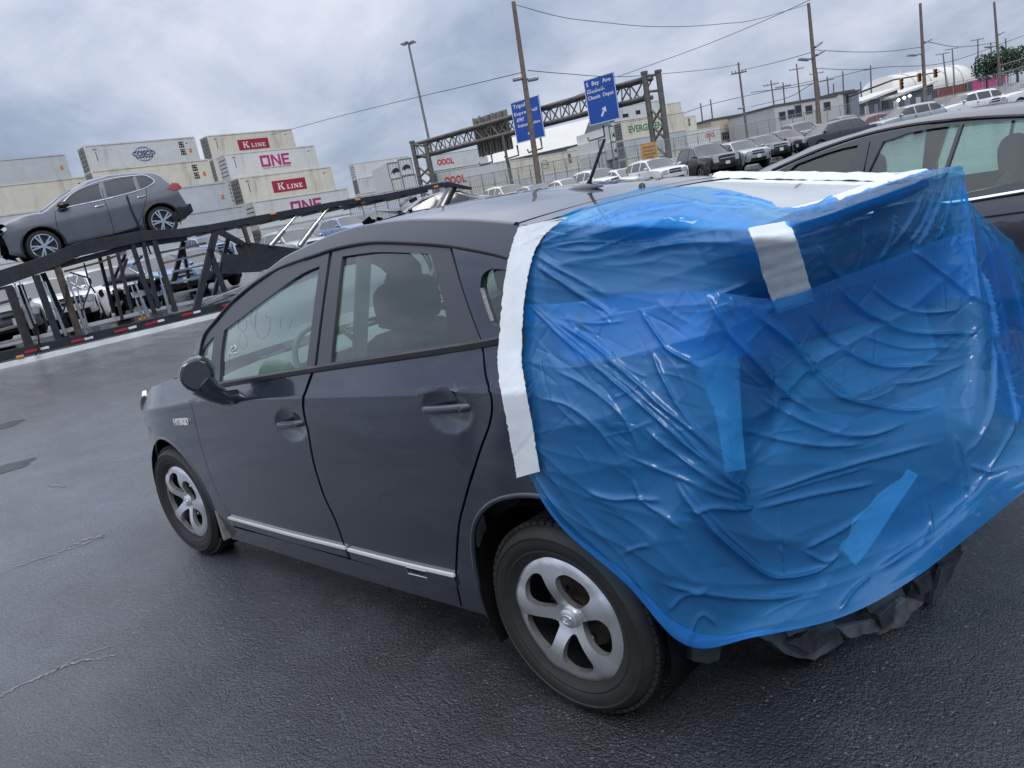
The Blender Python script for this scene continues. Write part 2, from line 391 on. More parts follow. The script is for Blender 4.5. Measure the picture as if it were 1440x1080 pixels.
# ------------------------------------------------------------ main car: side surface and panels
class Side:
    """Maps picture points to a car's side surface and cuts curved panels out of it."""
    def __init__(s, root, S, frame=None, sgn=1):
        s.root = root; s.S = S; s.sgn = sgn
        s.F = frame if frame is not None else np.eye(4)   # car-local -> world
        s.I = np.linalg.inv(s.F)
        s.cl = s.I[:3, :3]@CAMP+s.I[:3, 3]
    def px(s, px, py, y=None):
        d = s.I[:3, :3]@ray(px, py)
        yy = .85 if y is None else y
        for i in range(30):
            t = (yy-s.cl[1])/d[1]; P = s.cl+d*t
            if y is not None: break
            yn = s.S(P[0], P[2]); yy = yy*.4+yn*.6
        return np.array([P[0], P[2]])
    def line(s, pts, n=6, corners=()):
        Q = [s.px(*p) for p in pts]
        return catmull(Q, n)
    def loop(s, *segs):
        out = []
        for g in segs:
            for p in g:
                if not out or np.linalg.norm(out[-1]-p) > 2e-3: out.append(np.asarray(p))
        if np.linalg.norm(out[0]-out[-1]) < 2e-3: out.pop()
        return out
    def panel(s, name, lp, m, gap=.0022, lip=.022, off=0., res=.035, extra=(), holes=(), mirror=False, parent=None, smooth=50, both=True):
        lp = [np.asarray(p, float) for p in lp]
        ar = sum(a[0]*b[1]-b[0]*a[1] for a, b in zip(lp, lp[1:]+lp[:1]))
        if ar < 0: lp = lp[::-1]
        def inset(lp, g):
            if not g: return lp
            n = len(lp); out = []
            for i in range(n):
                a, b, c = lp[i-1], lp[i], lp[(i+1) % n]
                d1 = (b-a)/(np.linalg.norm(b-a)+1e-9); d2 = (c-b)/(np.linalg.norm(c-b)+1e-9)
                nn = np.array([-d1[1]-d2[1], d1[0]+d2[0]]); L = np.linalg.norm(nn)
                nn = nn/L if L > .3 else np.array([-d1[1], d1[0]])
                out.append(b+nn*g)
            return out
        lp = inset(lp, gap)
        hs = []
        for h in holes:
            h = [np.asarray(p, float) for p in h]
            if sum(a[0]*b[1]-b[0]*a[1] for a, b in zip(h, h[1:]+h[:1])) < 0: h = h[::-1]
            hs.append(h)
        def inside(P, poly):
            x, y = P[:, 0], P[:, 1]; c = np.zeros(len(P), bool); n = len(poly)
            for i in range(n):
                a, b = poly[i-1], poly[i]
                k = ((a[1] > y) != (b[1] > y)) & (x < (b[0]-a[0])*(y-a[1])/((b[1]-a[1])+1e-15)+a[0]); c ^= k
            return c
        def dist(P, poly):
            d = np.full(len(P), 9.)
            for i in range(len(poly)):
                a, b = poly[i-1], poly[i]; ab = b-a; t = np.clip(((P-a)@ab)/(ab@ab+1e-12), 0, 1)
                d = np.minimum(d, np.linalg.norm(P-a-t[:, None]*ab, axis=1))
            return d
        A = np.array(lp); lo, hi = A.min(0), A.max(0)
        g = np.stack(np.meshgrid(np.arange(lo[0], hi[0], res), np.arange(lo[1], hi[1], res), indexing='ij'), -1).reshape(-1, 2)
        g = g+np.array([0, res*.5])*(np.round((g[:, 0]-lo[0])/res) % 2)[:, None]
        if len(extra):
            E_ = np.array(extra); E_ = E_[(E_ > lo).all(1) & (E_ < hi).all(1)]
            if len(E_):
                dm = np.min(((g[:, None]-E_[None])**2).sum(-1), 1); g = np.concatenate([g[dm > (res*.75)**2], E_])
        k = inside(g, lp) & (dist(g, lp) > min(res*.3, .008))
        for h in hs: k &= ~inside(g, h) & (dist(g, h) > min(res*.3, .008))
        g = g[k]
        pts = list(lp); faces = [list(range(len(lp)))]
        for h in hs: faces.append(list(range(len(pts), len(pts)+len(h)))); pts = pts+h
        nb = len(pts)
        allp = [Vector(p) for p in pts]+[Vector(p) for p in g]
        edges = [(f[i-1], f[i]) for f in faces for i in range(len(f))]
        r = delaunay_2d_cdt(allp, edges, [], 0, 1e-6)
        V = np.array([(q.x, q.y) for q in r[0]])
        T = np.array(r[2]); c = V[T].mean(1)
        k = inside(c, lp)
        for h in hs: k &= ~inside(c, h)
        T = T[k]
        Y = np.array([s.S(x, z) for x, z in V])+off
        b = MB(); sg = s.sgn
        def put(sg):
            P = np.stack([V[:, 0], sg*Y, V[:, 1]], -1)
            tr = []
            for t in T:
                a = V[t]; ccw = (a[1]-a[0])[0]*(a[2]-a[0])[1]-(a[2]-a[0])[0]*(a[1]-a[0])[1] > 0
                tr.append(tuple(t[::-1]) if ccw == (sg > 0) else tuple(t))
            b.add(P, tr)
            if lip:
                for f in [lp]+hs:
                    n = len(f); q = []
                    for p in f:
                        y = s.S(p[0], p[1])+off; q.append((p[0], sg*y, p[1])); 
                    for p in f:
                        y = s.S(p[0], p[1])+off; q.append((p[0], sg*(y-lip), p[1]))
                    fs = [(i, (i+1) % n, (i+1) % n+n, i+n) for i in range(n)]
                    if sg < 0: fs = [t[::-1] for t in fs]
                    b.add(q, fs)
        put(sg)
        if mirror: put(-sg)
        return b.build(name, m, parent or s.root, smooth=smooth)

def paint_mat(name, col, dirt_haze=.2, metal=.35, rough=.32):
    M = mat(name, col, rough, metal=metal, spec=.5, coat=1.0, coat_rough=.035, var=.12, vscale=4)
    nt = M.node_tree; N = nt.nodes.new; L = nt.links.new; p = nt.nodes['Principled BSDF']
    p.inputs['Coat IOR'].default_value = 1.7
    tc = N('ShaderNodeTexCoord')
    # faint water film / dust on the clear coat
    n = N('ShaderNodeTexNoise'); n.inputs['Scale'].default_value = 5; n.inputs['Detail'].default_value = 7; n.inputs['Roughness'].default_value = .65
    mp = N('ShaderNodeMapping'); mp.inputs['Scale'].default_value = (1, 1, .5); L(tc.outputs['Object'], mp.inputs[0]); L(mp.outputs[0], n.inputs['Vector'])
    mr = N('ShaderNodeMapRange'); L(n.outputs[0], mr.inputs[0]); mr.inputs[1].default_value = .35; mr.inputs[2].default_value = .75; mr.inputs[3].default_value = .015; mr.inputs[4].default_value = .015+dirt_haze
    L(mr.outputs[0], p.inputs['Coat Roughness'])
    # dried wipe marks and road film along the panels
    sm = N('ShaderNodeMapping'); sm.inputs['Scale'].default_value = (1.6, 1.6, 11); sm.inputs['Rotation'].default_value = (0, .12, 0); L(tc.outputs['Object'], sm.inputs[0])
    sn = N('ShaderNodeTexNoise'); sn.inputs['Scale'].default_value = 1.5; sn.inputs['Detail'].default_value = 7; sn.inputs['Roughness'].default_value = .62; sn.inputs['Distortion'].default_value = 1.4; L(sm.outputs[0], sn.inputs['Vector'])
    sr = N('ShaderNodeMapRange'); L(sn.outputs[0], sr.inputs[0]); sr.inputs[1].default_value = .52; sr.inputs[2].default_value = .78; sr.inputs[3].default_value = 0; sr.inputs[4].default_value = .22
    src = p.inputs['Base Color'].links[0].from_socket; mx = N('ShaderNodeMixRGB'); L(sr.outputs[0], mx.inputs[0]); L(src, mx.inputs[1]); mx.inputs[2].default_value = (.11, .12, .14, 1); L(mx.outputs[0], p.inputs['Base Color'])
    w = N('ShaderNodeTexNoise'); w.inputs['Scale'].default_value = 3.5; w.inputs['Detail'].default_value = 2; L(tc.outputs['Object'], w.inputs['Vector'])
    b = N('ShaderNodeBump'); b.inputs['Strength'].default_value = .04; b.inputs['Distance'].default_value = .012; L(w.outputs[0], b.inputs['Height']); L(b.outputs[0], p.inputs['Coat Normal'])
    return M
M_PAINT = paint_mat('dark_grey_paint', (.017, .024, .045), dirt_haze=.04, metal=.4, rough=.26)
M_GLASS = glass_mat('green_tinted_glass', (.70, .93, .82), 1.1, dirt_haze=.05)
M_GLASS2 = glass_mat('clean_green_glass', (.78, .92, .85), 1.0)

def prius_S(x, z):
    # half width in plan
    if x > 2.45: hw = .868*max(1-((x-2.45)/1.13)**2.7, 0.02)**(1/2.7)
    elif x < -.1: hw = .868-.18*((-.1-x)/.75)**2
    else: hw = .868
    zb = 1.035+(1.155-1.035)*(2.15-x)/2.0 if x < 2.15 else 1.035-.16*((x-2.15)/1.2)
    zb = min(max(zb, .85), 1.20)
    zc = zb-.115
    if z <= .30: o = -.055+(-.020+.055)*max(0, (z-.16)/.14)
    elif z <= .55: o = -.020+.018*((z-.30)/.25)**.7
    elif z <= zc-.015: o = -.002+.005*math.sin(PI*(z-.55)/max(zc-.55, .05))
    elif z <= zb:
        t = (z-zc)/(zb-zc)
        o = -.002-.054*max(t, 0)**1.05
        if t < .12: o = -.002-.004*max(0, t+.13)
    else:
        dz = z-zb
        o = -.056-.28*dz-.28*dz*dz
        if x > 2.2: o -= (x-2.2)*.12*dz/.1
    # dished door-handle pockets
    for hx, hz, rx, rz in HANDLES:
        q = ((x-hx)/rx)**2+((z-hz)/rz)**2
        if q < 1: o -= .020*(1-q)**.85
    # knocked panels
    if .3 < x < 1.35 and .6 < z < 1.02:
        o -= .0045*math.sin(34*(z-.2*x))*math.exp(-((z-.86)/.07)**2-((x-.98)/.22)**2)
    if x < .28: o -= .006*math.sin(26*x+9*z)*math.exp(-((z-.9)/.16)**2)
    return hw+o
HANDLES = []
car = thing('hatchback_car', 'dark grey hatchback with its smashed rear end wrapped in blue plastic film', 'car')
PS = Side(car, prius_S)
M_BRIGHT = mat('bright_strip', (.86, .87, .88), .28, metal=.15, coat=.6)
H1 = PS.px(627, 575); H2 = PS.px(406, 596)
HANDLES[:] = [(H1[0], H1[1]-.005, .115, .072), (H2[0]-.01, H2[1]-.005, .115, .068)]
def prius_body():
    s = PS
    fine = []
    for hx, hz, rx, rz in HANDLES:
        fine += [(hx+a*rx*1.15, hz+b*rz*1.15) for a in np.linspace(-1, 1, 25) for b in np.linspace(-1, 1, 19)]
    for x in np.arange(-.3, 3.3, .03):
        zb = 1.035+(1.155-1.035)*(2.15-x)/2.0 if x < 2.15 else 1.035-.16*((x-2.15)/1.2)
        zb = min(max(zb, .85), 1.2); zc = zb-.115
        fine += [(x, zc+d) for d in (-.02, -.014, -.004, .008, .018, .04)]
    belt_f = s.line([(296, 547), (365, 535), (438, 522.5)])
    belt_r = s.line([(442, 521.5), (560, 504), (677, 486)])
    seam_m = s.line([(438, 522.5), (425, 563), (426, 580), (434, 616), (441, 654), (455, 698), (472, 735), (489, 781)])
    seam_r = s.line([(677, 486), (682, 528), (690, 559), (688, 594), (673, 637), (653, 703), (644, 742), (640, 816)])
    seam_f = s.line([(269, 566), (284, 631), (300, 680), (322, 722), (330, 739)])
    bot_f = s.line([(330, 739), (400, 758), (489, 783)]); bot_r = s.line([(489, 783), (560, 800), (640, 818)])
    seam_m2 = s.line([(442, 521.5), (428, 563), (428.5, 580), (436, 616), (443, 654), (457, 698), (474, 735), (491, 783)])
    d = s.panel('front_door', s.loop([s.px(269, 566), s.px(282, 556)], belt_f, seam_m, bot_f[::-1], seam_f[::-1]), M_PAINT, extra=fine)
    d2 = s.panel('rear_door', s.loop(belt_r, seam_r, bot_r[::-1], seam_m2[::-1]), M_PAINT, extra=fine)
    # handles: arched bars standing proud of the dished pocket
    for dd, a, b in ((d2, (591, 577), (662, 573)), (d, (388, 598), (426, 595))):
        A = s.px(*a); B = s.px(*b); h = MB(); n = 14; pts = []; rs = []
        for i in range(n+1):
            t = i/n; q = A+(B-A)*t; arch = math.sin(PI*min(max(t, 0.0), 1))**.5
            pts.append((q[0], .862+.018*arch-.012, q[1])); rs.append(.0150 if 0 < i < n else .010)
        V = MB(); V.tube(pts, rs, 10); V.v = [(x, y, z) for x, y, z in V.v]
        V.build('door_handle', M_PAINT, dd, smooth=60)
        c = A+(B-A)*.86; k = MB(); k.lathe([(0, .881), (.008, .881), (.0095, .874)], (c[0], 0, c[1]), 1, 16); k.build('lock_cover', M_SATIN, dd, smooth=40)
    # rocker sill below the doors
    rb = s.line([(324, 757), (500, 812), (686, 866)])
    s.panel('rocker_sill', s.loop([s.px(322, 746), s.px(331, 741)], s.line([(331, 742), (400, 760), (489, 785.5), (560, 803), (641, 820)]), [s.px(648, 852), s.px(686, 866)], rb[::-1]), M_PAINT, lip=.05)
    # bright strip and moulding along the door bottoms, split at the door seam
    for nm, (a, b) in (('front', ((323, 726), (487, 768))), ('rear', ((491, 770), (640, 806)))):
        up = [s.px(*a), s.px((a[0]+b[0])/2, (a[1]+b[1])/2+(1 if nm == 'rear' else 1)), s.px(*b)]; up = catmull(up, 8)
        dz = .011; s.panel('chrome_strip', s.loop(up, [p-np.array([0, dz]) for p in up[::-1]]), M_BRIGHT, gap=0, lip=.012, off=.013, res=.2)
        s.panel('door_moulding', s.loop([p-np.array([0, dz+.001]) for p in up], [p-np.array([0, .050]) for p in up[::-1]]), M_PAINT, gap=0, lip=.012, off=.010, res=.2)
    # fender badge and moulding badge
    # rear quarter
    arch_px = [(686, 866), (668, 800), (664, 760), (668, 735), (680, 716), (700, 703), (730, 697), (765, 700), (800, 712), (838, 738)]
    arch = s.line(arch_px, 5)
    quarter = s.loop(s.line([(679, 485), (714, 477), (745, 471), (775, 466)]), [s.px(830, 560), s.px(850, 640), s.px(862, 690), s.px(838, 738)], arch[::-1], [s.px(650, 853), s.px(642, 817)], s.line([(684, 528), (692, 559), (690, 594), (675, 637), (655, 703), (646, 742), (642, 817)])[::-1])
    s.panel('rear_quarter', quarter, M_PAINT, extra=fine)
    fl = MB(); P3 = [(p[0], prius_S(p[0], p[1])-.004, p[1]) for p in arch]; fl.tube(P3, .010, 8); fl.build('wheel_arch_lip', M_PAINT, car, smooth=60)
    # front fender with bumper side
    ar = [(2.7+.355*math.cos(t), .335+.355*math.sin(t)) for t in np.linspace(R(-22), R(200), 30)]
    back = s.line([(269, 567), (284, 631), (300, 680), (322, 722), (329, 741), (322, 748)])
    xa, za = back[-1]
    top = [np.array(q) for q in ((3.56, .62), (3.50, .72), (3.40, .80), (3.2, .875), (2.95, .935), (2.7, .975), (2.45, 1.01))]+[s.px(283, 556)]
    fen = s.loop([back[-1]], [np.array(p) for p in ar[::-1] if p[0] < 2.7 and p[1] > za or p[0] >= 2.7], [np.array((3.10, .19)), np.array((3.4, .20)), np.array((3.55, .26)), np.array((3.57, .45))], catmull(top, 4), back)
    s.panel('front_fender', fen, M_PAINT, extra=fine, res=.025)
    fl = MB(); fl.tube([(p[0], prius_S(*p)-.004, p[1]) for p in ar[2:]], .009, 8); fl.build('wheel_arch_lip', M_PAINT, car, smooth=60)
    return fine
FINE = prius_body()
def prius_top():
    s = PS
    rail_px = [(270, 500), (288, 469), (305, 447), (322, 429), (343, 406), (375, 382), (399, 364), (429, 349), (454, 337), (480, 327), (510, 319.5), (566, 312), (610, 311), (660, 311.5), (722, 316.5)]
    strip_px = [(281, 499), (287, 472), (304, 450), (327, 424), (356, 400), (389, 379), (420, 366.5), (444, 358.5), (466, 351), (495, 344.5), (526, 340.5), (578, 341.5), (633, 345.8), (690, 356), (716, 363.5)]
    rail = s.line(rail_px, 4); strip = s.line(strip_px, 4)
    rear_ext = [rail[-1]+np.array([-.20, -.045]), strip[-1]+np.array([-.20, -.06])]
    s.panel('roof_side_panel', s.loop(rail, rear_ext, strip[::-1]), M_PAINT, gap=.0005, lip=.02, res=.03)
    # added glossy tube along the roof edge, shaped to catch a sky highlight
    q = MB(); q.tube([(p[0], prius_S(p[0], p[1])-.012, p[1]-.006) for p in rail], .014, 10); q.build('roof_gutter', M_PAINT, car, smooth=80)
    # black weather strip following the door tops
    q = MB(); q.tube([(p[0], prius_S(p[0], p[1])-.001, p[1]) for p in strip], .0075, 8); q.build('roof_weather_strip', M_BLACK, car, smooth=60)
    q = MB(); bl = s.line([(285, 550), (296, 544), (365, 531.5), (438, 519.5), (560, 501), (677, 483), (714, 474.5), (738, 470.5)], 8)
    n = len(bl); vs = []
    for p in bl:
        y = prius_S(*p)
        for dy, dz in ((.004, -.012), (.012, -.010), (.012, .006), (.002, .012)): vs.append((p[0], y+dy, p[1]+dz))
    q.add(vs, [(4*i+k, 4*i+k+1, 4*i+k+5, 4*i+k+4) for i in range(n-1) for k in range(3)]); q.build('belt_moulding', M_BLACK, car, smooth=50)
    # door frames with window openings
    qg = s.loop(s.line([(279.5, 500), (289, 485), (300, 473)]), s.line([(300, 473), (297, 500), (294, 519)]), s.line([(294, 519), (286, 526), (279, 524)]))
    g1 = s.loop(s.line([(306.5, 537.5), (365, 527.5), (430, 516)]), s.line([(430, 516), (438, 450), (448.5, 374)]), s.line([(448.5, 374), (420, 387), (380, 415.6), (344.5, 442), (314, 465)]), s.line([(314, 465), (309, 500), (306.5, 537.5)]))
    ff = s.loop(s.line([(281, 501), (289, 474), (306, 452), (329, 426), (358, 402), (390, 381.5), (421, 369), (445, 361), (462, 355)]), s.line([(462, 355), (456, 400), (448, 460), (440, 521)]), s.line([(438, 522), (365, 534), (296, 546)]), [s.px(283, 553)])
    s.panel('front_door_frame', ff, M_SATIN, holes=[qg, g1], off=-.004, lip=.018, res=.03)
    g2 = s.loop(s.line([(480, 361), (526, 355), (578, 356), (604, 357.5)]), s.line([(604, 357.5), (621, 420), (634, 484)]), s.line([(634, 484), (560, 495), (464, 510.5)]), s.line([(464, 510.5), (471, 440), (480, 361)]))
    rf = s.loop(s.line([(466, 354), (495, 347), (526, 343), (578, 344), (632, 348.5)]), s.line([(632, 348.5), (648, 404), (662, 445), (676, 481)]), s.line([(676, 485), (560, 503), (443, 521)]), s.line([(443, 521), (451, 460), (459, 400), (466, 354)]))
    s.panel('rear_door_frame', rf, M_SATIN, holes=[g2], off=-.004, lip=.018, res=.03)
    q3 = s.loop(s.line([(675, 406), (677, 390), (683, 382), (694, 378), (715, 381), (750, 395)]), s.line([(750, 395), (752, 420), (745, 448)]), s.line([(745, 448), (715, 456), (698, 459), (691, 455)]), s.line([(691, 455), (683, 432), (675, 406)]))
    cp = s.loop(s.line([(635, 348), (690, 358.5), (716, 366), (752, 379), (768, 386)]), [s.px(768, 464)], s.line([(760, 466), (714, 473), (678, 481)]), s.line([(678, 481), (664, 445), (650, 404), (635, 348)]))
    s.panel('rear_pillar', cp, M_PAINT, holes=[q3], lip=.03, res=.03)
    for nm, lp in (('quarter_glass', qg), ('side_window', g1), ('side_window', g2), ('quarter_glass', q3)):
        s.panel(nm, lp, M_GLASS, gap=-.004, lip=0, off=-.016, res=.05, smooth=180)
    # far side of the car: one shell with the same openings
    far = Side(car, prius_S, sgn=-1)
    for nm, lp, m, h in (('far_door_frame', ff, M_SATIN, [g1, qg]), ('far_door_frame', rf, M_SATIN, [g2]), ('far_pillar', cp, M_PAINT, [])):
        far.panel(nm, lp, m, holes=h, lip=.018, res=.05)
    for lp in (g1, g2): far.panel('far_window', lp, M_GLASS2, gap=-.004, lip=0, off=-.016, res=.08, smooth=180)
    far.panel('far_roof_side', s.loop(rail, rear_ext, strip[::-1]), M_PAINT, gap=0, lip=.02, res=.06)
    lower = [np.array(p) for p in ((3.5, .3), (3.5, .72), (3.2, .875), (2.7, .975), (2.3, 1.03), (1.2, 1.09), (.1, 1.14), (-.3, 1.12), (-.35, .35), (2.0, .25))]
    far.panel('far_body_side', lower, M_PAINT, gap=0, res=.08)
    # roof skin between the two rails
    rp = [p for p in rail if p[0] < 1.95]
    xr = np.array([p[0] for p in rp][::-1]); zr = np.array([p[1] for p in rp][::-1])
    def railz(x): return np.interp(x, xr, zr)
    def raily(x): return prius_S(x, railz(x))
    def roofz(x, u): return railz(x)+CROWN(x)*(1-abs(u)**2.3)
    def CROWN(x): return np.interp(x, [.1, .7, 1.3, 1.7], [.020, .026, .028, .030])
    xs = np.linspace(xr[0]+.012, 1.62, 34); us = np.linspace(-1, 1, 31)
    A = np.array([[(x+ROOFREAR*(1-u*u), raily(x)*u*.995, roofz(x, u)) for u in us] for x in xs])
    q = MB(); q.grid(A); q.build('roof_panel', M_PAINT, car, smooth=180)
    # headlining underneath
    q = MB(); B = A[2:-1, 2:-2].copy(); B[..., 2] -= .035; q.grid(B[:, ::-1]); q.build('headlining', M_LINING, car, smooth=180)
    # windscreen and cowl
    wx = np.linspace(1.63, 2.45, 14)
    def wz(x): return np.interp(x, [1.6, 2.45], [railz(1.62)+.035, 1.08])
    A = np.array([[(x+.22*(1-u*u)*min(1, (x-1.6)/.5), np.interp(x, [1.6, 2.45], [raily(1.62), .74])*u*.97, wz(x)) for u in np.linspace(-1, 1, 15)] for x in wx])
    q = MB(); q.grid(A); q.build('windscreen', M_GLASS2, car, smooth=180)
    hx = np.linspace(2.40, 3.55, 24)
    def hz(x): return np.interp(x, [2.40, 2.7, 3.0, 3.3, 3.5, 3.56], [1.045, 1.00, .955, .885, .79, .70])
    A = np.array([[(x, (prius_S(x, np.interp(x, [2.4, 2.95, 3.4, 3.56], [1.0, .93, .80, .62])) - .004)*u, hz(x)-.035*abs(u)**3) for u in np.linspace(-1, 1, 25)] for x in hx])
    q = MB(); q.grid(A); q.build('bonnet', M_PAINT, car, smooth=180)
    A = np.array([[(x, prius_S(min(x, 3.56), .5)*u, z) for u in np.linspace(-1, 1, 21)] for x, z in ((3.56, .70), (3.60, .55), (3.60, .35), (3.55, .22))])
    A[:, :, 0] += .05*(1-np.linspace(-1, 1, 21)**2)
    q = MB(); q.grid(A); q.build('front_bumper', M_PAINT, car, smooth=180)
    # wrap-round headlamp, amber at its tip
    lp = catmull([np.array(p) for p in ((3.10, .905), (3.28, .885), (3.42, .82), (3.45, .74), (3.36, .73), (3.22, .79), (3.06, .875), (3.10, .905))], 5)[:-1]
    hl = s.panel('headlamp', lp, M_LAMP, gap=0, lip=.03, off=.020, res=.03)
    return railz, raily, roofz
ROOFREAR = -.02
M_LINING = mat('grey_headlining', (.30, .31, .30), .9)
M_SEAT = mat('grey_seat_fabric', (.12, .135, .13), .85, var=.15, vscale=40)
M_LIGHTTRIM = mat('pale_grey_trim', (.34, .36, .35), .7)
def lamp_mat():
    M = mat('headlamp_lens', (.72, .66, .58), .10, coat=1)
    nt = M.node_tree; N = nt.nodes.new; L = nt.links.new; tc = N('ShaderNodeTexCoord'); sp = N('ShaderNodeSeparateXYZ'); L(tc.outputs['Object'], sp.inputs[0])
    cr = N('ShaderNodeValToRGB'); mr = N('ShaderNodeMapRange'); L(sp.outputs[2], mr.inputs[0]); mr.inputs[1].default_value = .70; mr.inputs[2].default_value = .90; L(mr.outputs[0], cr.inputs[0])
    e = cr.color_ramp.elements; e[0].position = .55; e[0].color = (.66, .30, .14, 1); e[1].position = .98; e[1].color = (.74, .72, .68, 1); L(cr.outputs[0], nt.nodes['Principled BSDF'].inputs['Base Color'])
    return M
M_LAMP = lamp_mat()
RAILZ, RAILY, ROOFZ = prius_top()

# ------------------------------------------------------------ wheels
def wheel_meshes(style, rt, wt, rr, parent, hole=True):
    """one wheel about the y axis, outer face towards +y, centred on its own origin"""
    h = wt/2
    prof = [(rr-.012, h-.055), (rr-.006, h-.012), (rr+.006, h-.006), (rr+.02, h+.004), (rr+.026, h+.003), (rr+.030, h+.006), (rr+(rt-rr)*.45, h+.010), (rr+(rt-rr)*.60, h+.008), (rr+(rt-rr)*.62, h+.0105), (rr+(rt-rr)*.66, h+.0105), (rr+(rt-rr)*.68, h+.005), (rr+(rt-rr)*.78, h-.002), (rt-.014, h-.022), (rt-.004, h-.04), (rt, h-.058)]
    prof2 = []
    zz = h-.058
    for g in range(4):                                    # four circumferential grooves
        a = zz-(g+.72)*(2*zz/4.4); prof2 += [(rt, a+.006), (rt-.008, a+.004), (rt-.008, a-.004), (rt, a-.006)]
    full = prof+prof2+[(r, -y) for r, y in prof[::-1]]
    b = MB(); b.lathe(full, n=72, flip=True)
    b.build('tyre', M_RUBBER, parent, smooth=38)
    # tread blocks: shoulder lugs that break the outline of the tyre
    k = MB()
    nl = 64
    for i in range(nl):
        t = 2*PI*i/nl
        for sy in (1, -1):
            c = np.array([math.cos(t)*(rt-.004), sy*(h-.040), math.sin(t)*(rt-.004)])
            rot = np.array([[math.cos(t), 0, -math.sin(t)], [0, 1, 0], [math.sin(t), 0, math.cos(t)]])
            k.box(c, (.012, .034, 2*PI*rt/nl*.72), rot)
    t = k.build('tread_lugs', M_RUBBER, parent); t['kind'] = 'stuff'
    d = MB(); d.lathe([(rr-.01, h-.02), (rr-.018, h-.06), (rr-.02, -h+.02), (.05, -h+.03)], n=48, flip=True); d.build('rim_barrel', M_ALLOY_D, parent, smooth=40)
    d = MB(); d.lathe([(0, h-.085), (.125, h-.085), (.13, h-.095)], n=40, flip=True); d.lathe([(0, h-.06), (.05, h-.06), (.06, h-.085)], n=24, flip=True)
    d.build('brake_drum', M_IRON, parent, smooth=40)
    return rr, h
def spoke_wheel(parent, rt=.317, wt=.205, rr=.212):
    rr, h = wheel_meshes('five', rt, wt, rr, parent)
    # five broad spokes: a dished disc with five rounded openings
    def zf(r, th):
        f = .030*(1-(r/rr)**2)**.0*0
        dome = .012*math.exp(-((r-.12)/.06)**2)
        z = h-.004+dome-.030*math.exp(-(r/.075)**2)-.0*f
        k = (th-R(162))/(2*PI/5); k = (k-round(k))*2*PI/5*r   # arc distance from the spoke's crown
        return z-.010*max(0, (r-rr+.018)/.018)-min(.006, 2.6*k*k)
    outer = [(rr*math.cos(t), rr*math.sin(t)) for t in np.linspace(0, 2*PI, 90, endpoint=False)]
    holes = []
    for k in range(5):
        a = 2*PI*k/5+R(126)
        pts = [(.055, -.24), (.086, -.44), (.122, -.51), (.152, -.47), (.169, -.26), (.172, .05), (.167, .25), (.150, .37), (.11, .38), (.072, .29), (.053, .03)]
        holes.append([np.array((r*math.cos(a+t), r*math.sin(a+t))) for r, t in pts])
        holes[-1] = catmull(holes[-1]+[holes[-1][0]], 5)[:-1]
    class Sf: pass
    T = Side.__new__(Side); T.S = lambda x, z: zf(math.hypot(x, z), math.atan2(z, x)); T.sgn = 1; T.root = parent
    T.panel('hub_cap', outer, M_ALLOY, gap=0, lip=.022, res=.013, holes=holes, smooth=38, parent=parent)
    # centre cap with its ringed emblem
    c = MB(); c.lathe([(0, h-.012), (.026, h-.013), (.031, h-.017), (.032, h-.03)], n=28, flip=True); cap = c.build('centre_cap', M_ALLOY, parent, smooth=40)
    e = MB()
    def ell(ax, az, cz, r): e.tube([(ax*math.cos(t), h-.011, cz+az*math.sin(t)) for t in np.linspace(0, 2*PI, 29)], r, 6, cap=False)
    ell(.020, .0145, 0, .0016); ell(.0065, .0140, 0, .0013); ell(.0135, .0058, .0075, .0013); e.build('emblem_rings', M_CHROME, cap, smooth=80)
    n = MB()
    for k in range(5):
        a = 2*PI*k/5+R(90); n.lathe([(0, .0), (.008, 0), (.009, -.012)], (.085*math.cos(a), h-.045, .085*math.sin(a)), 1, 8, flip=True)
    n.build('wheel_nuts', M_CHROME, parent, smooth=40)['kind'] = 'stuff'
def prius_wheels():
    w = thing('wheel', None, None); w.parent = car
    MW[w.name] = Matrix()
    spoke_wheel(w)
    for o in w.children: o.parent = w
    w.location = (0, .757, .317); w.rotation_euler = (0, R(8), 0)
    w2 = dup(w); w2.parent = car; w2.location = (2.70, .757, .317); w2.rotation_euler = (0, R(-20), R(3))
    for x in (0, 2.7):
        w3 = dup(w); w3.parent = car; w3.location = (x, -.757, .317); w3.rotation_euler = (0, 0, PI)
    # wheel wells
    for x, r in ((0, .37), (2.70, .355)):
        b = MB(); t = np.linspace(R(-30), R(210), 26)
        A = np.array([[(x+r*math.cos(a), y, .33+r*math.sin(a)) for y in (.855, .78, .55)] for a in t]); b.grid(A)
        A = np.array([[(x+q*math.cos(a), .55, .33+q*math.sin(a)) for q in (r, .01)] for a in t]); b.grid(A)
        b.build('wheel_well', M_DARK, car, smooth=60)
    # mud flap behind the front wheel and floor of the car
    b = MB(); b.box((2.335, .79, .235), (.02, .13, .17)); b.build('mud_flap', mat('muddy_grey_rubber', (.20, .21, .20), .7, var=.4, vscale=25), car, bevel=.008)
    b = MB(); b.box((1.35, 0, .24), (2.0, 1.56, .06)); b.box((-.1, 0, .30), (.75, 1.1, .08)); b.box((3.0, 0, .30), (.9, 1.1, .1)); b.box((1.35, 0, .55), (.04, 1.4, .5)) if False else None
    b.build('floor_pan', M_DARK, car)
prius_wheels()

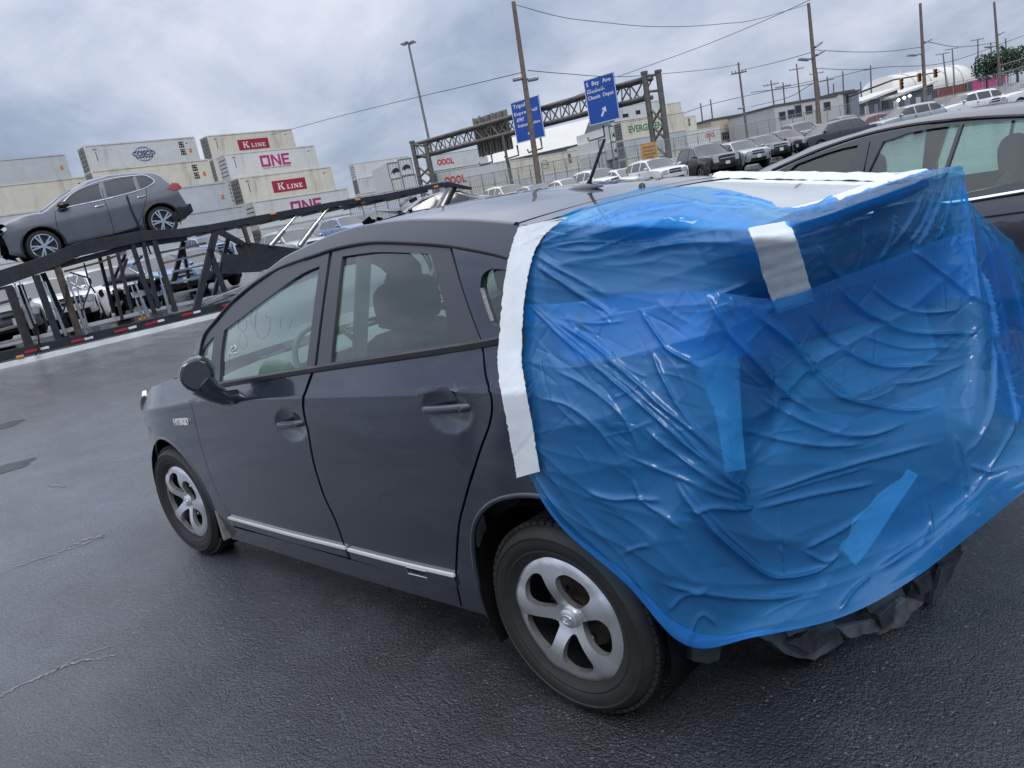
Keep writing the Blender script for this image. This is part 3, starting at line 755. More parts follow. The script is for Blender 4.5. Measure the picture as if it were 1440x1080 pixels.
def prius_details():
    s = PS
    # door mirror on its stalk
    c = s.px(282, 530); y = 1.00
    me = MB(); n = 18; sec = []
    P0 = hit(279, 529, 1, .985)
    A = []
    for i, (t, r) in enumerate(((-.105, .02), (-.095, .055), (-.06, .076), (-.01, .082), (.04, .080), (.060, .074), (.066, .062))):
        A.append([(P0[0]-t*.62+.0, .985+.086*math.cos(a)*r/.088+t*.35, P0[2]+.012+.082*math.sin(a)*r/.088) for a in np.linspace(0, 2*PI, n+1)])
    me.grid(np.array(A)); me.build('door_mirror', M_PAINT, car, smooth=60)
    g = MB(); e = A[-1]; g.add([tuple(p) for p in e[:-1]], [tuple(range(n))]); g.build('mirror_glass', mat('mirror_glass', (.06, .065, .08), .12, coat=.6), car)  # dark base colour paints in the dark car side it would mirror
    st = MB(); q = s.px(290, 545); st.tube([(P0[0]+.01, .975, P0[2]-.035), (P0[0]-.005, .945, P0[2]-.085), (P0[0]-.01, .90, P0[2]-.125), (P0[0]-.02, .84, P0[2]-.135)], [.062, .046, .034, .034], 12); st.build('mirror_stalk', M_PAINT, car, smooth=60)
    # antenna: shark base and mast
    b0 = np.array([.335, 0.0]); zr = ROOFZ(.335, 0)
    a = MB(); A = []
    for t in np.linspace(0, 1, 13):
        w = .032*math.sin(PI*min(1, .12+.88*t))**.7; hgt = .026*math.sin(PI*(.06+.88*t))**.8; x = .43-.19*t
        A.append([(x, w*math.cos(q), zr-.004+hgt*max(0, math.sin(q))) for q in np.linspace(0, PI, 11)])
    a.grid(np.array(A)); base = a.build('antenna_base', M_PAINT, car, smooth=60)
    p0 = hit(827, 257, 1, 0); p1 = hit(850, 196, 1, 0); p0[2] = zr+.012
    a = MB(); a.tube([p0, p0+(p1-p0)*.12, p1, p1+(p1-p0)*.02], [.012, .0065, .0058, .003], 10); a.build('antenna_mast', M_BLACK, base, smooth=60)
    # badges: small lettered plates
    bd = text_mesh('HYBRID', .034, .003); place_on_side(bd, 'fender_badge', (247, 598), (267, 597), M_BRIGHT, .004)
    bd = text_mesh('PRIUS', .022, .002)
    a_, b_ = s.px(575, 796.5), s.px(602, 803)
    fr = s.loop([a_, b_, b_-np.array([0, .02]), a_-np.array([0, .02])])
    q = MB(); pts = [(p[0], prius_S(*p)+.0115, p[1]) for p in (a_+(0, .004), b_+(0, .004), b_-(0, .024), a_-(0, .024))]; q.tube(pts+[pts[0]], .0022, 6); q.build('badge_frame', M_CHROME, car, smooth=60)
    place_on_side(bd, 'moulding_badge', (578, 801.5), (600, 807), M_BLACK, .0115)
FONTCACHE = {}
def text_mesh(txt, size, depth, shear=0, bold=0, align='LEFT', space=1.0):
    cu = bpy.data.curves.new('lettering', 'FONT'); cu.body = txt; cu.size = size; cu.extrude = depth/2; cu.shear = shear; cu.offset = bold; cu.align_x = align; cu.space_character = space; cu.resolution_u = 3
    o = bpy.data.objects.new('lettering', cu); COL.objects.link(o); bpy.context.view_layer.update()
    me = bpy.data.meshes.new_from_object(o.evaluated_get(bpy.context.evaluated_depsgraph_get()))
    V = np.array([v.co for v in me.vertices]) if len(me.vertices) else np.zeros((0, 3)); F = [tuple(p.vertices) for p in me.polygons]
    bpy.data.objects.remove(o); bpy.data.meshes.remove(me); bpy.data.curves.remove(cu)
    return V, F
def place_on_side(T, name, a, b, m, off):
    V, F = T; A = PS.px(*a); B = PS.px(*b); d = B-A; L = np.linalg.norm(d); d /= L; nrm = np.array([d[1], -d[0]])
    if nrm[1] < 0: nrm = -nrm
    w = V[:, 0].max()-V[:, 0].min(); k = L/w
    P = [(*(A+d*(v[0]-V[:, 0].min())*k+nrm*v[1]*k), v[2]) for v in V]
    q = MB(); q.add([(x, prius_S(x, z)+off+t, z) for x, z, t in P], F); return q.build(name, m, car)
prius_details()

# ------------------------------------------------------------ cabin
def cushion(b, prof, y0, y1, r=.05):
    """rounded slab: closed side profile (x,z) swept between y0 and y1 with pulled-in ends"""
    n = len(prof); c = np.mean(prof, 0); A = []
    for t, k in ((0, .80), (.06, .93), (.16, 1), (.5, 1.02), (.84, 1), (.94, .93), (1, .80)):
        A.append([(c[0]+(p[0]-c[0])*k, y0+(y1-y0)*t, c[1]+(p[1]-c[1])*k) for p in list(prof)+[prof[0]]])
    b.grid(np.array(A)); m = len(b.v)
    b.f.append(tuple(range(m-7*(n+1), m-7*(n+1)+n))); b.f.append(tuple(range(m-n-1, m-1))[::-1])
def seat(name, x, yc, w, zb=.50, head=True, hz=0):
    b = MB()
    cushion(b, catmull([(x+.50, zb), (x+.48, zb+.12), (x+.05, zb+.10), (x, zb+.02), (x+.1, zb-.06), (x+.50, zb)], 4)[:-1], yc-w/2, yc+w/2)
    cushion(b, catmull([(x+.08, zb), (x+.10, zb+.25), (x-.06, zb+.62), (x-.13, zb+.63), (x-.16, zb+.58), (x-.08, zb+.25), (x-.03, zb), (x+.08, zb)], 4)[:-1], yc-w/2, yc+w/2)
    o = b.build(name, M_SEAT, car, smooth=60)
    if head:
        h = MB(); hx = x-.115; z = zb+.66+hz
        cushion(h, catmull([(hx+.05, z), (hx+.055, z+.10), (hx+.03, z+.17), (hx-.03, z+.18), (hx-.06, z+.10), (hx-.04, z), (hx+.05, z)], 4)[:-1], yc-.14, yc+.14)
        h.tube([(hx, yc-.05, z-.08), (hx, yc-.05, z+.02)], .007, 6); h.tube([(hx, yc+.05, z-.08), (hx, yc+.05, z+.02)], .007, 6)
        h.build('headrest', M_SEAT, o, smooth=60)
    return o
def prius_cabin():
    seat('front_seat', 1.15, .37, .50); seat('front_seat', 1.18, -.37, .50)
    seat('rear_seat', .30, 0, 1.25, .52, head=False)
    for yc in (.38, -.38):
        h = MB(); cushion(h, catmull([(.235, 1.14), (.25, 1.27), (.215, 1.345), (.15, 1.355), (.115, 1.27), (.13, 1.14), (.235, 1.14)], 5)[:-1], yc-.155, yc+.155)
        h.build('rear_headrest', M_SEAT, car, smooth=60)
    b = MB(); cushion(b, catmull([(2.35, .98), (2.1, 1.03), (1.85, 1.0), (1.80, .85), (1.9, .6), (2.35, .6), (2.35, .98)], 4)[:-1], -.72, .72); b.build('dashboard', M_LIGHTTRIM, car, smooth=60)
    w = MB(); c = np.array([1.70, .37, 1.0]); ex = np.array([0, 1., 0]); ey = np.array([.42, 0, .9]); ey /= np.linalg.norm(ey)
    w.tube([c+.18*(math.cos(t)*ex+math.sin(t)*ey) for t in np.linspace(0, 2*PI, 33)], .015, 8, cap=False)
    w.bar(c-ex*.17, c+ex*.17, .03, .05); w.bar(c, c-ey*.17, .03, .04); w.bar(c, c+np.array([.2, 0, -.09]), .07, .07); w.build('steering_wheel', M_LIGHTTRIM, car, smooth=50)
    for sy in (1, -1):
        b = MB(); b.bar((1.02, sy*.74, .9), (.93, sy*.60, 1.50), .10, .05); b.build('inner_pillar', M_LIGHTTRIM, car)
        b = MB(); b.box((1.3, sy*.76, .72), (1.8, .03, .55)); b.build('door_lining', M_LIGHTTRIM, car)
    # grease-pencil lot marks on the glass
    y = MB(); wv = lambda pts, r=.004, off=-.012: y.tube([(p[0], -(prius_S(p[0], p[1])+off-.01), p[1]) for p in catmull([np.array(q) for q in pts], 5)], r, 5)
    wv([(.78, 1.20), (.70, 1.33), (.66, 1.24), (.60, 1.36), (.55, 1.22)]); wv([(.50, 1.34), (.47, 1.22), (.41, 1.22), (.40, 1.33)]); wv([(.84, 1.17), (.6, 1.19), (.4, 1.20)])
    y.build('yellow_marker_scrawl', mat('yellow_grease_pencil', (.55, .66, .22), .8), car)
    MGP = mat('grey_grease_pencil', (.10, .13, .12), .8)
    def wx(pts):
        k = MB()
        P = catmull([np.array(PS.px(*q)) for q in pts], 5); k.tube([(p[0], prius_S(p[0], p[1])-.018, p[1]) for p in P], .0013, 5); k.build('marker_stroke', MGP, car)
    for pts in (((334, 447), (330, 460), (338, 468), (342, 455), (336, 447)), ((333, 470), (330, 484), (339, 492), (343, 480), (337, 470)), ((350, 437), (347, 452), (354, 462), (354, 445)), ((356, 436), (354, 462), (362, 478), (372, 470), (376, 450)), ((369, 441), (369, 448), (375, 447)), ((389, 449), (389, 463)), ((407, 449), (400, 465))): wx(pts)
    k = MB()
    def wx(pts, r=.0022):
        P = catmull([np.array(PS.px(*q)) for q in pts], 5); k.tube([(p[0], prius_S(p[0], p[1])-.012, p[1]) for p in P], r, 5)
    wx(((322, 488), (317, 502))); wx(((320, 493), (326, 487), (328, 491), (320, 498), (330, 497)))
    k.build('white_marker_initial', mat('white_grease_pencil', (.75, .75, .72), .8), car)
prius_cabin()
# ------------------------------------------------------------ tailgate, crushed tail
RN = np.array([-.950, .312, 0.])                      # outward normal of the (skewed) rear of the wreck
RO = np.array([-.45, .72, 0.])
def rear(px, py, off=0.): return hitplane(px, py, RO+RN*off, RN)
HZ0 = float(RAILZ(.17))-.003; HY0 = float(RAILY(.17))*.995
def hatchz(x, u): return np.interp(x, [-.66, .16], [1.385, HZ0])+np.interp(x, [-.66, .16], [.012, .022])*(1-abs(u)**2.3)
def hatchy(x): return np.interp(x, [-.66, .16], [.60, HY0])
def on_hatch(px, py, dz=0.):
    sl = (HZ0-1.385)/.82; n = np.array([-sl, 0, 1.]); n /= np.linalg.norm(n)
    k = .02
    for i in range(3):
        P = hitplane(px, py, (.16, 0, HZ0+k), n); x = min(max(P[0], -.72), .2); u = min(1, abs(P[1])/hatchy(x)); k = hatchz(x, u)-np.interp(x, [-.66, .16], [1.385, HZ0])+dz
        k = min(k, .05)
    return P
M_CRUSH = mat('torn_dark_paint', (.030, .033, .042), .6, var=.3, vscale=6, spec=.3)
M_PALE = mat('pale_foam', (.66, .70, .72), .8, var=.2, vscale=14, bump=.4, bscale=30, bdist=.01)
M_TRAY2 = mat('scuffed_grey_plastic', (.075, .078, .085), .38, var=.5, vscale=22, bump=.1, bscale=40, bdist=.003)
M_TRAY = mat('dirty_black_plastic', (.030, .031, .033), .40, var=.6, vscale=22, bump=.12, bscale=40, bdist=.004)
def prius_rear():
    us = np.linspace(-1, 1, 25)
    def sheet(xs, shrink=1.0, dz=0): return np.array([[(x+ROOFREAR*(1-u*u)*max(0, (x+.66)/.82), hatchy(x)*u*shrink, hatchz(x, u)+dz) for u in us] for x in xs])
    q = MB(); q.grid(sheet(np.linspace(.03, .146, 5))[:, ::1]); q.build('tailgate_top', M_PAINT, car, smooth=180)
    q = MB(); q.grid(sheet(np.linspace(.145, .160, 2), dz=-.010)); q.build('roof_gap_seal', M_BLACK, car, smooth=180)
    q = MB(); q.grid(sheet(np.linspace(-.585, .028, 12), .94, -.002)); q.build('tailgate_glass', M_HATCHGLASS, car, smooth=180)
    q = MB()
    for k in (-1, 1):
        A = np.array([[(x, k*hatchy(x)*f, hatchz(x, f)+.002) for f in (.94, .96, .98)]+[(x, k*hatchy(x)*.985, hatchz(x, 1)-.03)] for x in np.linspace(-.62, .03, 10)]); q = MB(); q.grid(A); q.build('tailgate_side_rail', M_PAINT, car, smooth=60)
    # spoiler blade with its dark trailing edge
    q = MB()
    A = np.array([[(-.575, u*.60, hatchz(-.575, u)-.006), (-.61, u*.60, hatchz(-.61, u)+.004), (-.672, u*.59, 1.383+.012*(1-u*u)), (-.676, u*.59, 1.360+.012*(1-u*u)), (-.62, u*.58, 1.335)] for u in us]); q.grid(A); q.build('spoiler', M_BLACK, car, smooth=40)
    n = MB(); P = on_hatch(903, 264, .0); n.lathe([(0, .018), (.010, .014), (.014, 0)], P, 2, 10); n.build('washer_nozzle', M_BLACK, car, smooth=60)
    # crushed flank and tail under the film
    rnd = np.random.RandomState(4)
    def crumple(ctrl, name, m, amp, nu=46, nv=30):
        C = np.array(ctrl, float); A = patch(C, nu, nv)
        uu, vv = np.meshgrid(np.linspace(0, 1, nu), np.linspace(0, 1, nv), indexing='ij'); d = np.zeros_like(uu)
        for k in range(26):
            a = rnd.uniform(0, PI); f = rnd.uniform(3, 11); d += np.abs(((uu*math.cos(a)+vv*math.sin(a))*f+rnd.rand()) % 1-.5)*rnd.uniform(.3, 1)/f
        d = (d-d.mean())/d.std()*amp
        A = A+normals(A)*d[..., None]; q = MB(); q.grid(A); return q.build(name, m, car, smooth=25)
    def S3(x, z, o): return (x, prius_S(x, z)+o, z)
    flank = [[S3(.02, z, -.004) for z in (1.44, 1.2, 1.0, .85, .72)], [S3(-.2, z, -.04) for z in (1.42, 1.2, 1.0, .86, .74)], [(-.40, .57, 1.36), (-.40, .61, 1.18), (-.38, .64, 1.0), (-.38, .68, .85), (-.36, .70, .62)], [(-.56, .50, 1.32), (-.48, .52, 1.15), (-.42, .56, .98), (-.46, .62, .82), (-.40, .66, .40)]]
    crumple(flank, 'crushed_flank', M_CRUSH, .010)
    tp = lambda px, py, k, v: tuple(rear(px, py, v)) if k == 'r' else tuple(hit(px, py, 0, v))
    tail = [[tp(*c) for c in col] for col in (
        ((1118, 345, 'x', -.60), (1080, 430, 'x', -.50), (1050, 560, 'x', -.42), (1058, 690, 'r', -.06), (1085, 800, 'r', -.06), (1075, 850, 'r', -.06)),
        ((1200, 310, 'x', -.63), (1180, 420, 'x', -.52), (1150, 540, 'x', -.44), (1150, 665, 'r', -.06), (1180, 770, 'r', -.06), (1180, 820, 'r', -.06)),
        ((1295, 280, 'x', -.64), (1290, 380, 'x', -.56), (1280, 500, 'x', -.50), (1270, 615, 'r', -.06), (1300, 700, 'r', -.06), (1300, 740, 'r', -.06)),
        ((1335, 290, 'x', -.60), (1350, 380, 'x', -.58), (1360, 480, 'x', -.58), (1325, 600, 'r', -.10), (1350, 660, 'r', -.08), (1360, 690, 'r', -.07)))]
    crumple(tail, 'crushed_tailgate', M_CRUSH, .014)
    q = MB(); q.box((-.16, 0, .80), (.50, 1.16, .90)); q.build('boot_light_blocker', M_DARK, car)  # added dark box, stops light showing through gaps in the crushed flank
    # pale padding and torn trim showing through the film
    def slab(pts, off, name, m, th=.02, fn=rear):
        P = [fn(x, y, off) for x, y in pts]; n = len(P); o = P[0]; ex = np.array([-RN[1], RN[0], 0]); ey = np.array([0, 0, 1.])
        poly = [((p-o)@ex, p[2]-o[2]) for p in P]
        if sum(a[0]*b[1]-b[0]*a[1] for a, b in zip(poly, poly[1:]+poly[:1])) < 0: poly = poly[::-1]
        q = MB(); q.prism(poly, o, ex, ey, th if np.dot(np.cross(ex, ey), RN) < 0 else -th); return q.build(name, m, car, bevel=.002)
    slab([(948, 478), (985, 438), (1040, 425), (1092, 418), (1062, 470), (1040, 520), (1044, 600), (1050, 660), (1020, 665), (1008, 590), (985, 520)], -.055, 'pale_padding', M_PALE)
    slab([(1186, 775), (1212, 722), (1250, 684), (1278, 660), (1292, 668), (1262, 712), (1224, 770), (1204, 796)], -.035, 'pale_foam_strip', M_PALE)
    slab([(1090, 560), (1210, 590), (1330, 545), (1330, 575), (1205, 625), (1085, 640)], -.11, 'blue_grey_panel', mat('grey_blue_inner_panel', (.20, .24, .28), .5, var=.2, vscale=10))
    slab([(1075, 500), (1180, 470), (1300, 430), (1320, 500), (1200, 560), (1090, 560)], -.16, 'inner_panel', mat('grey_inner_panel', (.26, .30, .33), .5, var=.3, vscale=10))
    slab([(1040, 505), (1062, 492), (1082, 560), (1092, 625), (1066, 632), (1052, 560)], -.050, 'torn_seal', mat('purple_black_rubber', (.03, .02, .05), .5))
    # broken undertray hanging below the film
    rj = random.Random(12)
    def frag(pts, off, th, name='undertray_fragment', rag=1.1):
        out = []
        for k, a in enumerate(pts):                        # ragged, snapped edges
            b = pts[(k+1) % len(pts)]; L = math.hypot(b[0]-a[0], b[1]-a[1]); n = max(1, int(L/9)); out.append(a)
            for q_ in range(1, n): t = q_/n; out.append((a[0]+(b[0]-a[0])*t+rj.gauss(0, rag), a[1]+(b[1]-a[1])*t+rj.gauss(0, rag)))
        slab(out, off, name, M_TRAY if rj.random() < .6 else M_TRAY2, th)
    frag([(1040, 890), (1080, 862), (1140, 850), (1178, 880), (1187, 902), (1146, 929), (1104, 920), (1085, 903)], -.03, .05)
    frag([(1150, 856), (1205, 830), (1222, 850), (1196, 884), (1168, 880)], -.05, .04)
    frag([(1215, 836), (1262, 818), (1276, 842), (1240, 872), (1222, 862)], -.015, .03)
    frag([(1180, 884), (1234, 872), (1240, 888), (1196, 898)], .03, .02)
    frag([(1236, 893), (1246, 868), (1275, 842), (1300, 848), (1270, 880)], .02, .025)
    frag([(1272, 850), (1288, 806), (1318, 780), (1330, 806), (1310, 850)], -.02, .03)
    frag([(1312, 846), (1326, 800), (1343, 790), (1338, 815), (1324, 838)], .02, .02)
    frag([(1320, 800), (1318, 772), (1350, 752), (1362, 770), (1344, 800)], -.01, .03)
    frag([(1352, 776), (1356, 748), (1388, 734), (1395, 745), (1372, 768)], .0, .03)
    frag([(1236, 866), (1262, 846), (1258, 874), (1242, 884)], .05, .02); frag([(1286, 818), (1308, 802), (1312, 826), (1296, 838)], .045, .02); frag([(1110, 905), (1150, 880), (1172, 898), (1140, 920)], .0, .02); frag([(1095, 880), (1130, 866), (1140, 884), (1110, 896)], .01, .02)
    frag([(972, 905), (1016, 903), (1012, 928), (998, 934), (974, 930)], -.04, .14, 'tow_bracket')
    b = MB(); b.tube([rear(1120, 905, -.16), rear(1240, 860, -.18), rear(1340, 800, -.18)], .045, 12); b.build('exhaust_silencer', M_IRON, car, smooth=60)
M_HATCHGLASS = mat('grey_tailgate_glass', (.56, .60, .58), .12, spec=1.0, coat=1.0, coat_rough=.04, var=.15, vscale=6)  # pale base colour paints in the sky reflected by the glass
def patch(C, nu, nv):
    """Catmull-Rom surface through a net of points C[i][j]"""
    C = np.asarray(C, float)
    def ev(P, n):
        m = len(P); Q = np.concatenate([[2*P[0]-P[1]], P, [2*P[-1]-P[-2]]]); t = np.linspace(0, m-1-1e-9, n); i = t.astype(int); f = (t-i)
        f = f.reshape((-1,)+(1,)*(P.ndim-1)); a, b, c, d = Q[i], Q[i+1], Q[i+2], Q[i+3]
        return .5*(2*b+(c-a)*f+(2*a-5*b+4*c-d)*f*f+(3*b-a-3*c+d)*f**3)
    X = ev(C, nu); return np.swapaxes(ev(np.swapaxes(X, 0, 1), nv), 0, 1)
def normals(A):
    n = np.cross(np.gradient(A, axis=0), np.gradient(A, axis=1)); n /= np.linalg.norm(n, axis=-1, keepdims=True)+1e-12
    s = np.sign(((CAMP-A)*n).sum(-1)); k = 1 if np.median(s) >= 0 else -1
    return n*k
prius_rear()
# ------------------------------------------------------------ blue film
def film_mat():
    M = bpy.data.materials.new('blue_plastic_film'); M.use_nodes = True; nt = M.node_tree; nt.nodes.clear(); N = nt.nodes.new; L = nt.links.new
    out = N('ShaderNodeOutputMaterial'); tr = N('ShaderNodeBsdfTransparent'); tr.inputs[0].default_value = (.30, .72, 1.0, 1)
    p = N('ShaderNodeBsdfPrincipled'); p.inputs['Base Color'].default_value = (.045, .34, .84, 1); p.inputs['Roughness'].default_value = .14; p.inputs['Specular IOR Level'].default_value = .9
    p.inputs['Coat Weight'].default_value = 1.0; p.inputs['Coat Roughness'].default_value = .06
    tl = N('ShaderNodeBsdfTranslucent'); tl.inputs[0].default_value = (.03, .42, .98, 1)
    a = N('ShaderNodeMixShader'); a.inputs[0].default_value = .28; L(p.outputs[0], a.inputs[1]); L(tl.outputs[0], a.inputs[2])
    b = N('ShaderNodeMixShader'); b.inputs[0].default_value = .48; L(tr.outputs[0], b.inputs[1]); L(a.outputs[0], b.inputs[2])
    tc = N('ShaderNodeTexCoord'); n = N('ShaderNodeTexNoise'); n.inputs['Scale'].default_value = 14; n.inputs['Detail'].default_value = 5; n.inputs['Distortion'].default_value = 1.2; L(tc.outputs['Object'], n.inputs['Vector'])
    bm = N('ShaderNodeBump'); bm.inputs['Strength'].default_value = .20; bm.inputs['Distance'].default_value = .008; L(n.outputs[0], bm.inputs['Height']); L(bm.outputs[0], p.inputs['Normal']); L(bm.outputs[0], p.inputs['Coat Normal'])
    L(b.outputs[0], out.inputs[0]); return M
M_FILM = film_mat()
def sidept(px, py, o=.012):
    x, z = PS.px(px, py); return np.array([x, prius_S(x, z)+o, z])
def spec(c):
    px, py, k, v = c
    if k == 'y': return hit(px, py, 1, v)
    if k == 'x': return hit(px, py, 0, v)
    if k == 'r': return rear(px, py, v)
    if k == 's': return sidept(px, py, v)
    if k == 'h': return on_hatch(px, py, v)
def smooth_line(Q):
    Q = np.array(Q); k = [0]+[i for i in range(1, len(Q)) if np.linalg.norm(Q[i]-Q[i-1]) > 1e-5]; Q = Q[k]
    for _ in range(4):
        if len(Q) > 2: Q[1:-1] = .25*Q[:-2]+.5*Q[1:-1]+.25*Q[2:]
    return Q
def crease(A, folds, rnd, nrand=0, zone=None, toward=None):
    """raise folds: real ridges displaced along the sheet's normal"""
    nu, nv = A.shape[:2]; V = A.reshape(-1, 3); Nn = normals(A).reshape(-1, 3); PXY = projpt(V); d = np.zeros(len(V))
    segs = []
    for pts, amp, w in folds:
        P = catmull([np.array(p, float) for p in pts], 7); Q = []
        for p in P:
            k = np.argmin(((PXY-p)**2).sum(1))
            if ((PXY[k]-p)**2).sum() < 400: Q.append(V[k])
        if len(Q) > 2: segs.append((smooth_line(Q), amp*.95, w*.55))
    uu = A.reshape(nu, nv, 3)
    for i in range(nrand):
        a, b = rnd.uniform(*zone[0]), rnd.uniform(*zone[1])
        u, v = int(a*(nu-1)), int(b*(nv-1)); p = PXY[u*nv+v]
        if toward is not None:
            t = toward[rnd.randint(len(toward))]; dr = math.atan2(t[1]-p[1], t[0]-p[0])+rnd.normal(0, .35)
        else: dr = rnd.uniform(0, PI)
        Lp = rnd.uniform(25, 120); P = [p+np.array([math.cos(dr+.3*q), math.sin(dr+.3*q)])*Lp*q for q in (-.5, -.25, 0, .25, .5)]; Q = []
        for q in P:
            k = np.argmin(((PXY-q)**2).sum(1))
            if ((PXY[k]-q)**2).sum() < 100: Q.append(V[k])
        if len(Q) > 3: segs.append((smooth_line(catmull(Q, 2)), rnd.uniform(.0012, .0042)*rnd.choice([1, 1, -1]), rnd.uniform(.0025, .007)))
    for Q, amp, w in segs:
        lo, hi = Q.min(0)-w*6, Q.max(0)+w*6; idx = np.where(((V > lo) & (V < hi)).all(1))[0]
        if not len(idx): continue
        X = V[idx]; best = np.full(len(X), 9.); tt = np.zeros(len(X)); n = len(Q)-1
        for i in range(n):
            ab = Q[i+1]-Q[i]; t = np.clip(((X-Q[i])@ab)/(ab@ab+1e-12), 0, 1); dd = np.linalg.norm(X-Q[i]-t[:, None]*ab, axis=1)
            k = dd < best; best[k] = dd[k]; tt[k] = (i+t[k])/n
        env = np.clip(np.minimum(tt, 1-tt)*7, .12, 1)
        d[idx] += amp*env*np.exp(-(best/w)**1.1)
    return A+(Nn*d[:, None]).reshape(A.shape)
def rough(A, amp, rnd, n=26, f0=3, f1=22):
    nu, nv = A.shape[:2]; L = np.linalg.norm(A[-1, 0]-A[0, 0]); U, Vv = np.meshgrid(np.linspace(0, 1, nu), np.linspace(0, 1, nv), indexing='ij'); d = np.zeros((nu, nv))
    for k in range(n):
        a = rnd.uniform(0, 2*PI); f = rnd.uniform(f0, f1); ph = rnd.rand()*6.3; wv = .35*np.sin(5*U+ph)+.35*np.sin(6*Vv+ph*2)
        s = np.sin(2*PI*f*(U*math.cos(a)+Vv*math.sin(a))+ph+3*wv); env = np.exp(-((U-rnd.rand())/.35)**2-((Vv-rnd.rand())/.35)**2)
        d += (1-np.abs(s))**2*env/f**.8*f0**.8
    d -= d.mean(); return A+normals(A)*(d*amp)[..., None]

